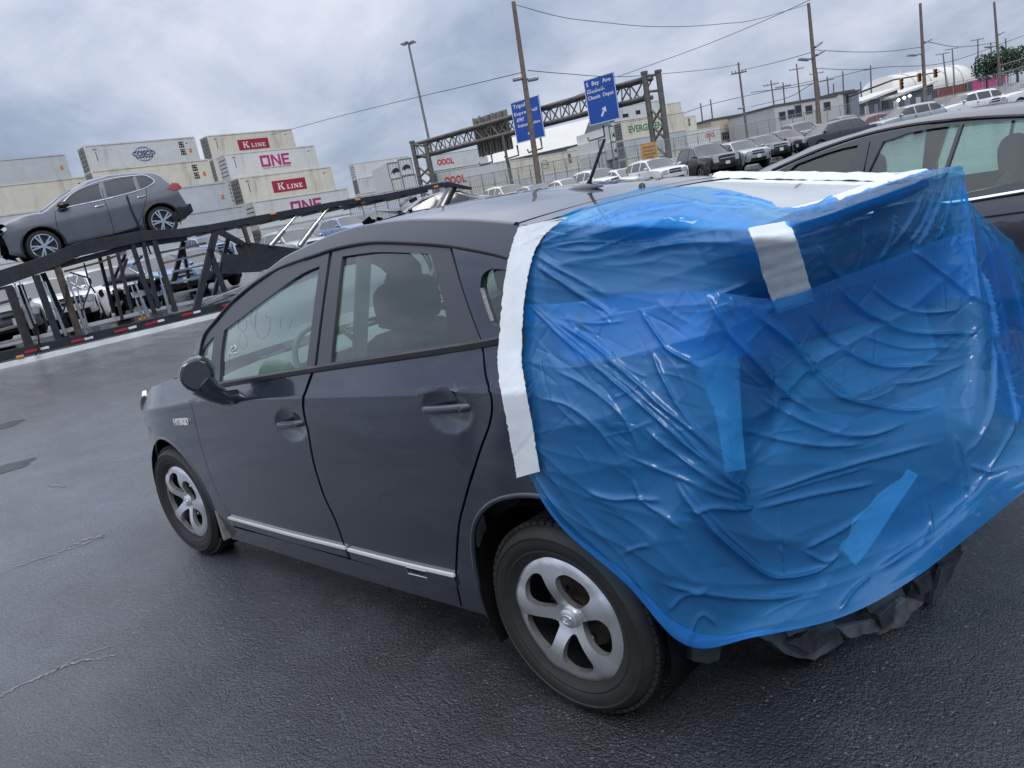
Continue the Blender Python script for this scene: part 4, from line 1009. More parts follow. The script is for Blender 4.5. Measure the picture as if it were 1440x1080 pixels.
def film():
    rnd = np.random.RandomState(11)
    root = thing('plastic_film', 'torn translucent blue plastic film taped over the smashed rear of the grey hatchback', 'plastic sheet')
    # lower sheet: flank, dented tail and the skirt below
    CA = [
        [(730, 427, 's', .010), (731, 480, 's', .010), (734, 540, 's', .010), (742, 600, 's', .010), (746, 640, 's', .012), (748, 668, 's', .016)],
        [(800, 425, 's', .006), (806, 490, 's', .02), (806, 560, 's', .02), (808, 620, 's', .03), (804, 690, 's', .03), (800, 738, 's', .03)],
        [(880, 417, 's', -.05), (890, 490, 's', -.02), (900, 570, 's', .0), (900, 650, 'y', .86), (886, 745, 'y', .88), (882, 822, 'y', .89)],
        [(992, 410, 'y', .70), (1000, 490, 'y', .72), (1005, 570, 'y', .74), (1000, 660, 'y', .78), (980, 790, 'y', .82), (968, 908, 'y', .84)],
        [(1092, 418, 'x', -.63), (1085, 500, 'x', -.59), (1072, 600, 'r', -.015), (1058, 702, 'r', .03), (1098, 808, 'r', .03), (1062, 896, 'r', .07)],
        [(1180, 392, 'x', -.665), (1165, 480, 'x', -.61), (1150, 560, 'x', -.60), (1165, 668, 'r', .02), (1195, 780, 'r', .03), (1188, 866, 'r', .11)],
        [(1290, 350, 'x', -.71), (1275, 450, 'x', -.68), (1270, 530, 'x', -.68), (1268, 632, 'r', .02), (1300, 735, 'r', .035), (1290, 810, 'r', .14)],
        [(1345, 330, 'x', -.73), (1350, 420, 'x', -.75), (1352, 500, 'x', -.77), (1345, 604, 'r', .02), (1366, 690, 'r', .04), (1374, 744, 'r', .17)],
        [(1372, 330, 'x', -.74), (1392, 430, 'x', -.81), (1398, 490, 'x', -.83), (1400, 580, 'x', -.87), (1420, 650, 'r', .07), (1446, 686, 'r', .19)],
        [(1420, 350, 'x', -.74), (1450, 440, 'x', -.80), (1470, 500, 'x', -.85), (1480, 560, 'x', -.92), (1500, 610, 'r', .08), (1520, 634, 'r', .1)]]
    A = patch([[spec(c) for c in col] for col in CA], 600, 300)
    FA = [([(745, 430), (812, 492), (880, 550), (937, 600), (1012, 665), (1055, 700)], .014, .010), ([(750, 427), (818, 488), (886, 545), (945, 595), (1017, 657)], .008, .006),
          ([(772, 445), (830, 482), (870, 517), (930, 570), (980, 612), (1050, 692)], .014, .012), ([(895, 427), (927, 475), (947, 497), (990, 520)], .013, .010),
          ([(915, 487), (927, 520), (947, 560), (980, 607), (1030, 660), (1057, 700)], .013, .010), ([(992, 412), (1020, 465), (1060, 508), (1110, 558), (1150, 582)], .016, .010),
          ([(1033, 420), (1093, 467), (1127, 503), (1160, 543), (1193, 563), (1277, 578), (1320, 570)], .015, .010), ([(1133, 433), (1167, 477), (1213, 507), (1253, 517), (1320, 513)], .015, .010),
          ([(1173, 397), (1207, 433), (1243, 453), (1277, 467), (1327, 470), (1397, 467)], .018, .011), ([(1280, 350), (1313, 377), (1360, 413), (1393, 433)], .018, .012),
          ([(1068, 560), (1109, 582), (1157, 604), (1195, 613), (1234, 610), (1276, 593)], .013, .010), ([(1040, 604), (1095, 618), (1159, 627), (1218, 624)], .013, .011),
          ([(1059, 699), (1151, 665), (1234, 643), (1307, 625)], .016, .011), ([(1062, 715), (1151, 693), (1232, 679)], .014, .010), ([(1060, 705), (1140, 678), (1225, 655)], .008, .007),
          ([(948, 673), (976, 715), (1018, 762), (1070, 806), (1101, 812), (1140, 806), (1176, 785)], .022, .014), ([(955, 672), (985, 712), (1030, 758), (1078, 800)], .009, .006),
          ([(1129, 771), (1173, 749), (1212, 724)], .014, .012), ([(1129, 773), (1160, 790), (1180, 778)], .012, .010), ([(1343, 610), (1351, 643), (1362, 702)], .02, .013),
          ([(1359, 704), (1332, 738), (1284, 771), (1232, 804)], .02, .018), ([(1354, 641), (1379, 607), (1395, 560), (1397, 470)], .02, .014), ([(1362, 654), (1398, 665), (1434, 657)], .018, .014),
          ([(1360, 704), (1400, 640), (1430, 590)], .014, .014), ([(1397, 467), (1420, 540), (1432, 600)], .02, .012), ([(1380, 380), (1396, 440), (1400, 480)], .02, .012),
          ([(905, 600), (960, 645), (1010, 680), (1057, 703)], .012, .009), ([(880, 640), (950, 668), (1010, 695), (1055, 705)], .010, .009), ([(950, 600), (1000, 650), (1052, 698)], .010, .007),
          ([(960, 720), (1000, 712), (1040, 716), (1060, 712)], .014, .010), ([(825, 690), (860, 702), (900, 700), (930, 705)], .012, .010), ([(890, 672), (905, 705), (935, 725), (960, 745)], .010, .010),
          ([(925, 818), (990, 832), (1060, 842), (1130, 838)], .012, .016), ([(940, 860), (962, 835), (1000, 828)], .010, .010), ([(965, 905), (985, 862), (1010, 880)], .008, .010),
          ([(1180, 860), (1200, 830), (1225, 808)], .012, .010), ([(1100, 790), (1096, 770), (1100, 812)], .012, .007), ([(1300, 700), (1310, 745), (1290, 775)], .012, .012),
          ([(780, 520), (830, 545), (880, 590), (900, 640)], .010, .012), ([(760, 560), (800, 570), (840, 600), (870, 640)], .009, .010), ([(1090, 450), (1150, 520), (1195, 560)], .012, .009), ([(1060, 430), (1130, 500), (1180, 555)], .010, .008),
          ([(1220, 400), (1260, 430), (1300, 440), (1350, 436)], .012, .009), ([(1210, 470), (1270, 490), (1340, 488)], .010, .009), ([(1250, 540), (1300, 535), (1360, 510)], .010, .010)]
    A = rough(A, .012, rnd, 16, 1.0, 3.2)
    A = crease(A, FA, rnd, 80, ((0, .42), (0, .55)), [(1055, 700), (1055, 700), (760, 430), (770, 650)])
    A = crease(A, [], rnd, 60, ((.4, .95), (0, .62)), [(1397, 467), (1058, 702), (1180, 600)])
    A = crease(A, [], rnd, 24, ((.1, .95), (.55, 1)), [(1058, 702), (1362, 704), (968, 908)])
    q = MB(); q.grid(A); q.build('lower_film_sheet', M_FILM, root, smooth=180)
    # turned-up hem along the slanting lower edge at the wheel
    h = A[8:320, 287:300].copy(); h = h+normals(h)*.006; h[:, -1] -= normals(h)[:, -1]*.005
    for i in range(len(h)):                                # the fold narrows out towards both ends
        t = min(1, i/40, (len(h)-1-i)/120); h[i] = h[i, -1]+(h[i]-h[i, -1])*max(t, .02)
    q = MB(); q.grid(h); q.build('folded_hem', M_FILM, root, smooth=180)
    # upper sheet: over the tailgate glass and the spoiler
    CB = [
        [(795, 302, 's', .010), (765, 322, 's', .010), (746, 350, 's', .010), (735, 392, 's', .008), (731, 440, 's', .004), (731, 500, 's', .000)],
        [(850, 282, 'h', 0.023), (822, 316, 'y', .675), (808, 350, 's', .0), (802, 398, 's', -.005), (802, 450, 's', -.01), (804, 510, 's', -.01)],
        [(905, 264, 'h', 0.025), (900, 302, 'h', 0.041), (900, 340, 'y', .67), (900, 392, 'y', .70), (900, 445, 'y', .74), (900, 500, 'y', .76)],
        [(960, 262, 'h', 0.029), (985, 296, 'h', 0.041), (992, 334, 'y', .645), (995, 385, 'y', .66), (1000, 440, 'y', .68), (1003, 500, 'y', .69)],
        [(1040, 270, 'h', 0.035), (1062, 298, 'h', 0.036), (1082, 334, 'x', -.68), (1087, 380, 'x', -.645), (1086, 430, 'x', -.595), (1082, 500, 'x', -.55)],
        [(1098, 292, 'h', 0.025), (1126, 308, 'h', 0.029), (1136, 326, 'x', -.70), (1148, 372, 'x', -.665), (1153, 420, 'x', -.62), (1150, 470, 'x', -.57)],
        [(1170, 278, 'h', 0.023), (1200, 288, 'h', 0.029), (1216, 296, 'x', -.71), (1223, 345, 'x', -.685), (1226, 395, 'x', -.65), (1225, 450, 'x', -.61)],
        [(1240, 255, 'h', 0.023), (1270, 262, 'h', 0.029), (1287, 268, 'x', -.715), (1292, 320, 'x', -.70), (1294, 370, 'x', -.685), (1292, 430, 'x', -.66)],
        [(1290, 241, 'h', 0.023), (1318, 240, 'h', 0.031), (1330, 252, 'x', -.725), (1334, 300, 'x', -.72), (1338, 350, 'x', -.715), (1340, 420, 'x', -.72)],
        [(1330, 234, 'h', 0.031), (1349, 233, 'h', 0.031), (1356, 244, 'x', -.74), (1362, 290, 'x', -.75), (1370, 345, 'x', -.77), (1380, 420, 'x', -.80)]]
    B = patch([[spec(c) for c in col] for col in CB], 380, 150)
    FB = [([(752, 370), (794, 397), (844, 430), (866, 452)], .012, .009), ([(754, 359), (783, 376), (817, 395), (854, 417)], .010, .009), ([(752, 374), (800, 404), (850, 440)], .008, .006),
          ([(760, 342), (800, 330), (846, 313), (887, 301), (929, 292), (992, 284)], .014, .012), ([(800, 351), (835, 353), (877, 334), (908, 320), (950, 307), (1010, 312)], .010, .011),
          ([(894, 355), (925, 347), (971, 342), (1040, 340)], .012, .012), ([(762, 334), (817, 313), (870, 294)], .010, .009), ([(760, 352), (830, 338), (900, 345), (960, 330)], .008, .010),
          ([(960, 440), (1010, 415), (1055, 395)], .012, .010), ([(980, 445), (1020, 428), (1060, 412)], .009, .008), ([(1000, 275), (1050, 280), (1096, 294)], .014, .010), ([(920, 270), (990, 288), (1060, 290)], .010, .010),
          ([(1327, 268), (1312, 305), (1293, 343)], .014, .008), ([(1338, 262), (1330, 300), (1318, 337)], .014, .008), ([(1348, 256), (1348, 310), (1347, 370)], .016, .009), ([(1316, 264), (1300, 310), (1277, 343)], .012, .008),
          ([(1355, 262), (1362, 310), (1375, 370)], .014, .009), ([(1300, 270), (1280, 310), (1250, 350)], .010, .008), ([(1260, 285), (1255, 330), (1235, 370)], .010, .008), ([(1215, 303), (1215, 350), (1200, 390)], .008, .008),
          ([(1150, 345), (1170, 380), (1200, 400)], .010, .010), ([(1110, 308), (1150, 296), (1180, 290)], .010, .008), ([(1140, 300), (1160, 284), (1172, 278)], .012, .007), ([(1180, 290), (1220, 272), (1250, 262)], .008, .008)]
    B = rough(B, .007, rnd, 18, 1.2, 4.5)
    B = crease(B, FB, rnd, 60, ((.02, .6), (0, .55)), [(755, 360), (755, 340), (1060, 380)])
    B = crease(B, [], rnd, 60, ((.5, 1), (.0, .9)), [(1352, 236), (1150, 330)])
    q = MB(); q.grid(B); q.build('upper_film_sheet', M_FILM, root, smooth=180)
    # loose flap blown out past the right rear corner
    CF = [[(1354, 250, 'x', -.73), (1364, 330, 'x', -.75), (1380, 420, 'x', -.79), (1394, 500, 'x', -.83), (1404, 580, 'x', -.87)],
          [(1362, 282, 'x', -.72), (1384, 350, 'x', -.74), (1404, 430, 'x', -.77), (1416, 510, 'x', -.82), (1424, 590, 'x', -.88)],
          [(1392, 312, 'x', -.70), (1412, 372, 'x', -.72), (1430, 450, 'x', -.76), (1444, 520, 'x', -.82), (1452, 590, 'x', -.9)],
          [(1428, 346, 'x', -.70), (1442, 405, 'x', -.72), (1456, 478, 'x', -.76), (1468, 536, 'x', -.84), (1480, 590, 'x', -.92)],
          [(1456, 372, 'x', -.70), (1468, 430, 'x', -.72), (1478, 495, 'x', -.77), (1490, 550, 'x', -.85), (1500, 590, 'x', -.92)]]
    F = patch([[spec(c) for c in col] for col in CF], 200, 220)
    F = rough(F, .012, rnd, 12, 1.2, 4)
    F = crease(F, [([(1366, 290), (1390, 360), (1410, 450), (1420, 540)], .02, .015), ([(1380, 305), (1420, 390), (1440, 470), (1450, 540)], .02, .015), ([(1400, 325), (1440, 400), (1470, 500)], .015, .015)], rnd, 30, ((0, 1), (0, 1)), [(1360, 260)])
    q = MB(); q.grid(F); q.build('loose_film_flap', M_FILM, root, smooth=180)
film()
M_TAPE = mat('white_tape', (.72, .77, .80), .42, var=.05, vscale=10, bump=.35, bscale=16, bdist=.006, spec=.4)
def tape(label, left, right, fn, w=9, off=.02, seed=1, jit=.45, group='white tape strips on the wrecked car'):
    rnd = np.random.RandomState(seed); Lp = catmull([np.array(p, float) for p in left], 12); Rp = catmull([np.array(p, float) for p in right], 12); n = min(len(Lp), len(Rp))
    A = []
    for i in range(n):
        a, b = Lp[int(i*(len(Lp)-1)/(n-1))], Rp[int(i*(len(Rp)-1)/(n-1))]; ja, jb = rnd.normal(0, jit, 2), rnd.normal(0, jit, 2)
        A.append([fn(*(a+ja+(b-a+jb-ja)*t)) for t in np.linspace(0, 1, w)])
    A = np.array(A); A = rough(A, .0022 if jit > .4 else .0004, rnd, 18, 1.5, 6); N = normals(A)
    for i in range(6):
        k = rnd.randint(2, n-3); A[k] += N[k]*rnd.uniform(-.003, .004)*jit
    q = MB(); q.grid(A); e = A-N*.0012; q.grid(e); o = q.build('tape_strip', M_TAPE, smooth=180); tag(o, label, 'tape', group); return o
def tapes():
    tape('long white tape strip running down the left rear pillar at the film edge', [(735, 318), (726, 342), (718, 382), (714, 430), (711, 490), (714, 535), (724, 590), (732, 635), (737, 666)], [(806, 302), (778, 322), (758, 350), (748, 392), (744, 440), (745, 500), (751, 545), (760, 600), (769, 657)], lambda x, y: sidept(x, y, .018+.016*min(1, max(0, (y-350)/150))), seed=2)
    def patch_fn(x, y):
        return hit(x, y, 0, -.725+.0011*max(0, y-338)) if y > 332 else hit(x, y, 0, -.725+.0022*(332-y))
    tape('short white tape patch hanging over the spoiler edge on the blue film', [(1052, 320), (1064, 352), (1076, 396), (1094, 441)], [(1109, 311), (1121, 340), (1133, 378), (1145, 423)], patch_fn, seed=3)
    hf = lambda x, y: on_hatch(x, y, .022)
    rnd = np.random.RandomState(4); A = []
    for t in np.linspace(0, 1, 30):                        # follows the right-hand edge of the tailgate glass
        x = .10-.68*t; A.append([(x, -hatchy(x)*f+rnd.normal(0, .002), hatchz(x, f)+dz+.006*rnd.rand()) for f, dz in ((.82, -.004), (.845, .012), (.92, .017), (1.0, .018))]+[(x, -hatchy(x)*1.03, hatchz(x, 1)+.012)])
    q = MB(); A = np.array(A); q.grid(A); q.grid(A-normals(A)*.0012); tag(q.build('tape_strip', M_TAPE, smooth=180), 'thin white tape strip along the far edge of the tailgate glass', 'tape', 'white tape strips on the wrecked car')
    tape('white tape strip slanting along the front of the spoiler below the glass', [(1093, 297), (1150, 282), (1210, 262), (1262, 244), (1302, 237)], [(1112, 299), (1160, 288), (1215, 270), (1270, 252), (1312, 242)], hf, w=5, seed=5, jit=.2)
tapes()
# ------------------------------------------------------------ generic car builder (used for every other vehicle)
M_DARKGLASS = mat('dark_car_glass', (.012, .015, .017), .04, spec=.9, coat=.6)
M_DARKLAMP = mat('red_lamp_lens', (.28, .012, .012), .12, coat=.8)
M_CLEARLAMP = mat('clear_lamp_lens', (.62, .66, .70), .10, coat=1.0)
M_AMBER = mat('amber_lens', (.75, .26, .03), .2, coat=.5)
def simple_wheel(parent, x, y, r, w, rr, rimmat, spokes=5, side=1, dark=M_ALLOY_D, twin=False, res=40):
    h = MB(); hw = w/2
    h.lathe([(rr-.005, hw-.02), (rr+.01, hw), (r-.02, hw-.005), (r, hw-.035), (r, -hw+.03), (r-.03, -hw)], n=res, flip=True)
    t = h.build('wheel', M_RUBBER, parent, smooth=40)
    t.location = (x, y, r); t.rotation_euler = (0, .3, 0 if side > 0 else PI)
    b = MB(); b.lathe([(0, hw-.07), (rr*.97, hw-.06), (rr, hw-.02)], n=res, flip=True); d = b.build('rim_dish', dark, t, smooth=40); d.parent = t
    s = MB()
    for k in range(spokes):
        a = 2*PI*k/spokes+PI/2
        offs = (-.16, .16) if twin else (0,)
        for o in offs:
            ca, sa = math.cos(a+o*.5), math.sin(a+o*.5); cb, sb = math.cos(a+o), math.sin(a+o)
            s.bar((rr*.12*ca, hw-.012, rr*.12*sa), (rr*.96*cb, hw-.014, rr*.96*sb), rr*(.13 if twin else .26), .03, up=(0, 1, 0))
    s.lathe([(0, hw+.002), (rr*.2, hw-.002), (rr*.22, hw-.03)], n=16, flip=True); s.lathe([(rr*.93, hw-.03), (rr*.94, hw-.002), (rr, hw-.004), (rr, hw-.03)], n=res, flip=True)
    s.build('rim', rimmat, t, smooth=30)
    return t
def resample_profile(top, n):
    """top: list of (x, z, tag); every leg is subdivided, tags are returned as row numbers"""
    P = []; tags = {}
    for i, (x, z, *t) in enumerate(top):
        if t and t[0]: tags[t[0]] = len(P)
        P.append(np.array((x, z)))
        if i < len(top)-1:
            x2, z2 = top[i+1][:2]; L = math.hypot(x2-x, z2-z); k = max(1, int(L/n))
            for j in range(1, k): P.append(np.array((x+(x2-x)*j/k, z+(z2-z)*j/k)))
    return P, tags
def shell_car(root, top, S, windows, wheels, paint, glass=M_DARKGLASS, sill=.22, res=.12, prof_step=.12, edge=.05, nu=11, rim=M_ALLOY, patches=(), wheel_r=.33, rim_r=.21, arch=.41, seams=(), spokes=5, twin=False, cladding=None, frame=None, mirrors=None, handles=(), bulge=.10, underbody=True, wheel_w=.21, missing=()):
    P, tags = resample_profile(top, prof_step); n = len(P)
    # inner edge of the skin: the silhouette pulled inwards
    Q = []
    for i in range(n):
        a, b = P[max(i-1, 0)], P[min(i+1, n-1)]; d = (b-a)/(np.linalg.norm(b-a)+1e-9); Q.append(P[i]+np.array([d[1], -d[0]])*-1*edge*(-1))
    # orientation: silhouettes run nose -> roof -> tail, body lies to the right of travel when x falls
    c = np.array([np.mean([p[0] for p in P]), .6])
    for i in range(n):
        a, b = P[max(i-1, 0)], P[min(i+1, n-1)]; d = (b-a)/(np.linalg.norm(b-a)+1e-9); nn = np.array([-d[1], d[0]])
        # inward normal for a path travelling towards -x over the top is (d.z, -d.x) -> choose sign by centre for the steep ends
        q1, q2 = P[i]+nn*edge, P[i]-nn*edge
        Q[i] = q1 if d[0]*0+nn@(c-P[i]) > 0 else q2
    us = np.linspace(-1, 1, nu)
    def rows(i, u, off=0.):
        p, q = P[i], Q[i]; f = abs(u); t = min(1, max(0, (f-.80)/.20))**2
        xz = p*(1-t)+q*t
        a, b = P[max(i-1, 0)], P[min(i+1, n-1)]; d = (b-a)/(np.linalg.norm(b-a)+1e-9); nn = (p-q)/(np.linalg.norm(p-q)+1e-9)
        steep = abs(nn[0]); xz = xz+nn*(off - bulge*steep*f**2.2*(1 if f < 1 else 1))
        y = S(q[0], q[1])*u
        return (xz[0], y, xz[1])
    def edgepts(): return [np.array((rows(i, 1)[0], rows(i, 1)[2])) for i in range(n)]
    E = edgepts()
    A = np.array([[rows(i, u) for u in us] for i in range(n)])
    if missing:
        keep = [i for i in range(n) if not any(tags[a] <= i < tags[b] for a, b in missing)]
    b = MB(); vs = A.reshape(-1, 3); fs = []
    for i in range(n-1):
        if missing and any(tags[a_] <= i < tags[b_] for a_, b_ in missing): continue
        fs += [(i*nu+j, (i+1)*nu+j, (i+1)*nu+j+1, i*nu+j+1) for j in range(nu-1)]
    b.add(vs, fs); b.build('body_top', paint, root, smooth=42)
    # sides, cut out for windows and wheels
    xf, xr = wheels
    lo = []
    x0, x1 = E[0][0], E[-1][0]
    def archpts(xc): return [np.array((xc+arch*math.cos(t), wheel_r+arch*math.sin(t))) for t in np.linspace(PI+.42, -.42, 15)]
    bottom = [np.array((x1, min(E[-1][1], sill+.1)))]+archpts(xr)+[np.array((xr+arch+.15, sill)), np.array((xf-arch-.15, sill))]+archpts(xf)+[np.array((x0, min(E[0][1], sill+.1)))]
    loop = []
    for p in E+bottom:
        if not loop or np.linalg.norm(p-loop[-1]) > .012: loop.append(p)
    if np.linalg.norm(loop[0]-loop[-1]) < .012: loop.pop()
    T = Side(root, S)
    body = T.panel('body_side', loop, paint, gap=0, lip=.04, res=res, holes=[w for w in windows], mirror=True, smooth=42)
    for w in windows:
        T.panel('side_window', w, glass, gap=-.006, lip=0, off=-.014, res=.3, smooth=180)
        T2 = Side(root, S, sgn=-1); T2.panel('side_window', w, glass, gap=-.006, lip=0, off=-.014, res=.3, smooth=180)
    def skin(name, r0, r1, u0, u1, m, off, par=None, nn=6):
        i0, i1 = (tags[r0] if isinstance(r0, str) else r0), (tags[r1] if isinstance(r1, str) else r1)
        k = max(2, i1-i0+1); ii = np.linspace(i0, i1, max(k, 4))
        G = []
        for t in ii:
            i = int(min(math.floor(t), n-2)); f = t-i
            G.append([np.array(rows(i, u, off))*(1-f)+np.array(rows(i+1, u, off))*f for u in np.linspace(u0, u1, nn)])
        q = MB(); q.grid(np.array(G))
        # closed rim so that the piece has thickness
        G2 = np.array([[np.array(rows(int(min(math.floor(t), n-2)), u, off-.03))*(1-(t-int(min(math.floor(t), n-2))))+np.array(rows(int(min(math.floor(t), n-2))+1, u, off-.03))*(t-int(min(math.floor(t), n-2))) for u in np.linspace(u0, u1, nn)] for t in ii])
        G = np.array(G)
        for e1, e2 in ((G[0], G2[0]), (G[-1], G2[-1]), (G[:, 0], G2[:, 0]), (G[:, -1], G2[:, -1])): q.grid(np.stack([e1, e2]))
        return q.build(name, m, par or root, smooth=42)
    for name, r0, r1, u0, u1, m, off in patches: skin(name, r0, r1, u0, u1, m, off)
    for x in wheels:
        for sd in (1, -1): simple_wheel(root, x, sd*(S(x, wheel_r)-wheel_w/2-.005), wheel_r, wheel_w, rim_r, rim, spokes, sd, twin=twin)
    if underbody:
        q = MB(); L = x0-x1; q.box(((x0+x1)/2, 0, sill+.16), (L*.9, S((x0+x1)/2, .5)*1.35, .24)); q.box(((x0+x1)/2, 0, .62), (L*.86, S((x0+x1)/2, .5)*1.1, .5)) if glass is M_DARKGLASS else None
        q.build('underbody', M_DARK, root)
    for s_ in seams:
        q = MB(); C = catmull([np.array(p) for p in s_], 6)
        for sg in (1, -1):
            q = MB(); q.tube([(p[0], sg*(S(p[0], p[1])+.0005), p[1]) for p in C], .0055, 4); q.build('door_seam', M_DARK, root)
    for a, c_, m in handles:
        for sg in (1, -1):
            q = MB(); q.tube([(a, sg*(S(a, c_)+.012), c_), (a-.10, sg*(S(a, c_)+.028), c_+.004), (a-.20, sg*(S(a, c_)+.012), c_+.008)], .014, 6); q.build('door_handle', m, root, smooth=60)
    if mirrors:
        mx, mz = mirrors
        for sg in (1, -1):
            q = MB(); A = []
            for t, r in ((-.10, .03), (-.07, .07), (0, .085), (.06, .08), (.08, .05)):
                A.append([(mx-t*.8+.05, sg*(S(mx, mz)+.13+.10*math.cos(a)*r/.085), mz+.02+r*math.sin(a)*.85) for a in np.linspace(0, 2*PI, 9)])
            q.grid(np.array(A)); m_ = q.add([tuple(p) for p in A[-1][:-1]], [tuple(range(8))]); q.bar((mx, sg*(S(mx, mz)-.02), mz-.03), (mx, sg*(S(mx, mz)+.10), mz), .06, .04); q.build('door_mirror', paint, root, smooth=60)
    return tags, rows, skin
def make_S(L0, L1, hw, belt, tumble=.34, nose=.9, tail=.6, pn=2.6):
    """half-width law for a body from x=L1 (tail) to x=L0 (nose)"""
    def S(x, z):
        w = hw
        if x > L0-nose: w = hw*max(1-((x-(L0-nose))/(nose*1.18))**pn, .05)**(1/pn)
        elif x < L1+tail: w = hw*max(1-(((L1+tail)-x)/(tail*1.35))**pn, .05)**(1/pn)
        b = belt(x) if callable(belt) else belt
        if z < .32: o = -.06*(.32-z)/.15
        elif z < b-.16: o = .004*math.sin(PI*(z-.32)/(b-.48))
        elif z < b: o = -.035*(z-b+.16)/.16
        else: o = -.035-tumble*(z-b)-.15*(z-b)**2
        return max(w+o, .05)
    return S
# ------------------------------------------------------------ car transporter trailer
TD = 17.2
T0 = at(0, 512, TD); T1 = onz(320, 437, T0[2]); TX = (T1-T0)/np.linalg.norm(T1-T0); TY = np.cross(TX, [0, 0, 1.])
def T(px, py, off=0.): return hitplane(px, py, T0+TY*off, TY)
M_STEEL = mat('dark_painted_steel', (.020, .023, .030), .5, var=.4, vscale=5, stain=((.07, .045, .03), .5, 3.))
M_RUSTY = mat('rust_stained_steel', (.075, .055, .045), .65, var=.5, vscale=8, stain=((.13, .06, .03), .6, 4.))
M_GALV = mat('galvanised_steel', (.36, .37, .39), .42, metal=.5, var=.3, vscale=7)
M_CYL = mat('worn_hydraulic_steel', (.42, .42, .42), .3, metal=.8, var=.3, vscale=10)
M_REDREF = mat('red_reflective_tape', (.42, .02, .04), .4); M_WHITEREF = mat('white_reflective_tape', (.75, .76, .78), .4)
M_WHITERAIL = mat('white_painted_rail', (.82, .83, .85), .45, var=.15, vscale=3)
def transporter():
    base = Matrix(((TX[0], TY[0], 0, T0[0]), (TX[1], TY[1], 0, T0[1]), (0, 0, 1, float(gz(T0[0], T0[1]))), (0, 0, 0, 1)))
    root = thing('car_transporter', 'dark steel open car transporter trailer with upper deck and a grey crossover on it', 'trailer', mat=base)
    pm = TD/FPX
    def bar(name, a, b, wpx, m, off=0., dep=.12, both=None):
        for o in ((off,) if both is None else (off, off+both)):
            q = MB(); q.bar(T(*a, o), T(*b, o), dep, wpx*pm, up=TX) if False else None
            A, B = T(*a, o), T(*b, o); d = (B-A)/np.linalg.norm(B-A); upv = np.cross(d, TY); q = MB(); q.bar(A, B, wpx*pm, dep, up=TY)
            q.build(name, m, root, world=True, bevel=.008)
    def run(name, pts, wpx, m, off=0., dep=.14):
        q = MB()
        P = [T(x, y, off) for x, y in pts]; n = len(P); vs = []
        for i, p in enumerate(P):
            h = wpx[i]*pm/2 if hasattr(wpx, '__len__') else wpx*pm/2
            for dz, dy in ((-h, dep/2), (h, dep/2), (h, -dep/2), (-h, -dep/2)): vs.append(p+np.array([0, 0, dz])+TY*dy)
        fs = [(4*i+k, 4*i+(k+1) % 4, 4*i+4+(k+1) % 4, 4*i+4+k) for i in range(n-1) for k in range(4)]+[(3, 2, 1, 0), tuple(4*(n-1)+k for k in range(4))]
        q.add(vs, fs); return q.build(name, m, root, world=True, bevel=.006)
    W = -2.45
    # lower chassis rails with a white outer edge
    for off in (0, W):
        run('lower_rail', [(-160, 541), (0, 501), (120, 475), (240, 448), (330, 426), (430, 402)], 12, M_STEEL, off)
    run('white_side_rail', [(-160, 556), (0, 515.5), (120, 487.5), (240, 459), (330, 437.5), (430, 414)], 8, M_WHITERAIL, .03, .10)
    # upper deck: two beams, runways and cross members
    up = [(-120, 424), (0, 392), (60, 372), (110, 351), (200, 332), (250, 328), (296, 320), (360, 308.5), (466, 288), (538, 277), (622, 260), (640, 261)]
    wd = [22, 22, 20, 19, 16, 13, 10, 11, 9, 9, 9, 7]
    for off in (0, W): run('upper_deck_beam', up, wd, M_STEEL, off, .16)
    run('deck_end_flap', [(628, 259), (662, 265)], [9, 5], M_STEEL, 0, .12); run('deck_end_flap', [(628, 259), (662, 265)], [9, 5], M_STEEL, W, .12)
    for o in (-.45, -2.0): run('runway', [(a, b-1) for a, b in up[:-2]], 3, M_STEEL, o, .55)
    for i in range(22):
        t = i/21; x = -60+t*660; y = np.interp(x, [p[0] for p in up], [p[1] for p in up])+4
        A, B = T(x, y, 0), T(x, y, W); A[2] = B[2] = (A[2]+T(x, y, 0)[2])/2; B = A+TY*W; q = MB(); q.bar(A, B, .10, .08); q.build('cross_member', M_STEEL, root, world=True)
    # second, lower side beam below the deck
    run('hanging_beam', [(40, 383), (90, 372), (190, 345), (262, 335)], 8, M_STEEL, -.10)
    run('hanging_beam', [(90, 382), (140, 369), (168, 358)], 3, M_RUSTY, .02, .05)
    # posts
    for a, b, w, m in (((13, 404), (43, 492), 11, M_STEEL), ((50, 387), (83, 478), 9, M_STEEL), ((76, 362), (112, 472), 9, M_RUSTY), ((152, 360), (172, 450), 4, M_STEEL), ((165, 355), (186, 440), 4, M_STEEL),
                       ((184, 338), (218, 442), 6, M_STEEL), ((200, 336), (223, 434), 5, M_STEEL), ((215, 334), (247, 438), 7, M_STEEL), ((304, 322), (275, 438), 10, M_STEEL), ((294, 350), (316, 410), 8, M_STEEL), ((-40, 420), (-8, 505), 10, M_STEEL)):
        bar('post', a, b, w, m)
    for a, b, w in (((28, 400), (52, 470), 8), ((60, 384), (95, 462), 8), ((140, 362), (160, 440), 5), ((258, 340), (238, 420), 8), ((256, 338), (270, 420), 5), ((176, 358), (160, 392), 4), ((322, 330), (300, 420), 7)):
        bar('post', a, b, w, M_STEEL, W)
    for a, b, w in (((178, 364), (170, 390), 4), ((302, 322), (341, 343), 9), ((200, 360), (188, 372), 3), ((340, 312), (350, 343), 6)):
        bar('brace', a, b, w, M_STEEL if w != 6 else M_RUSTY, .0)
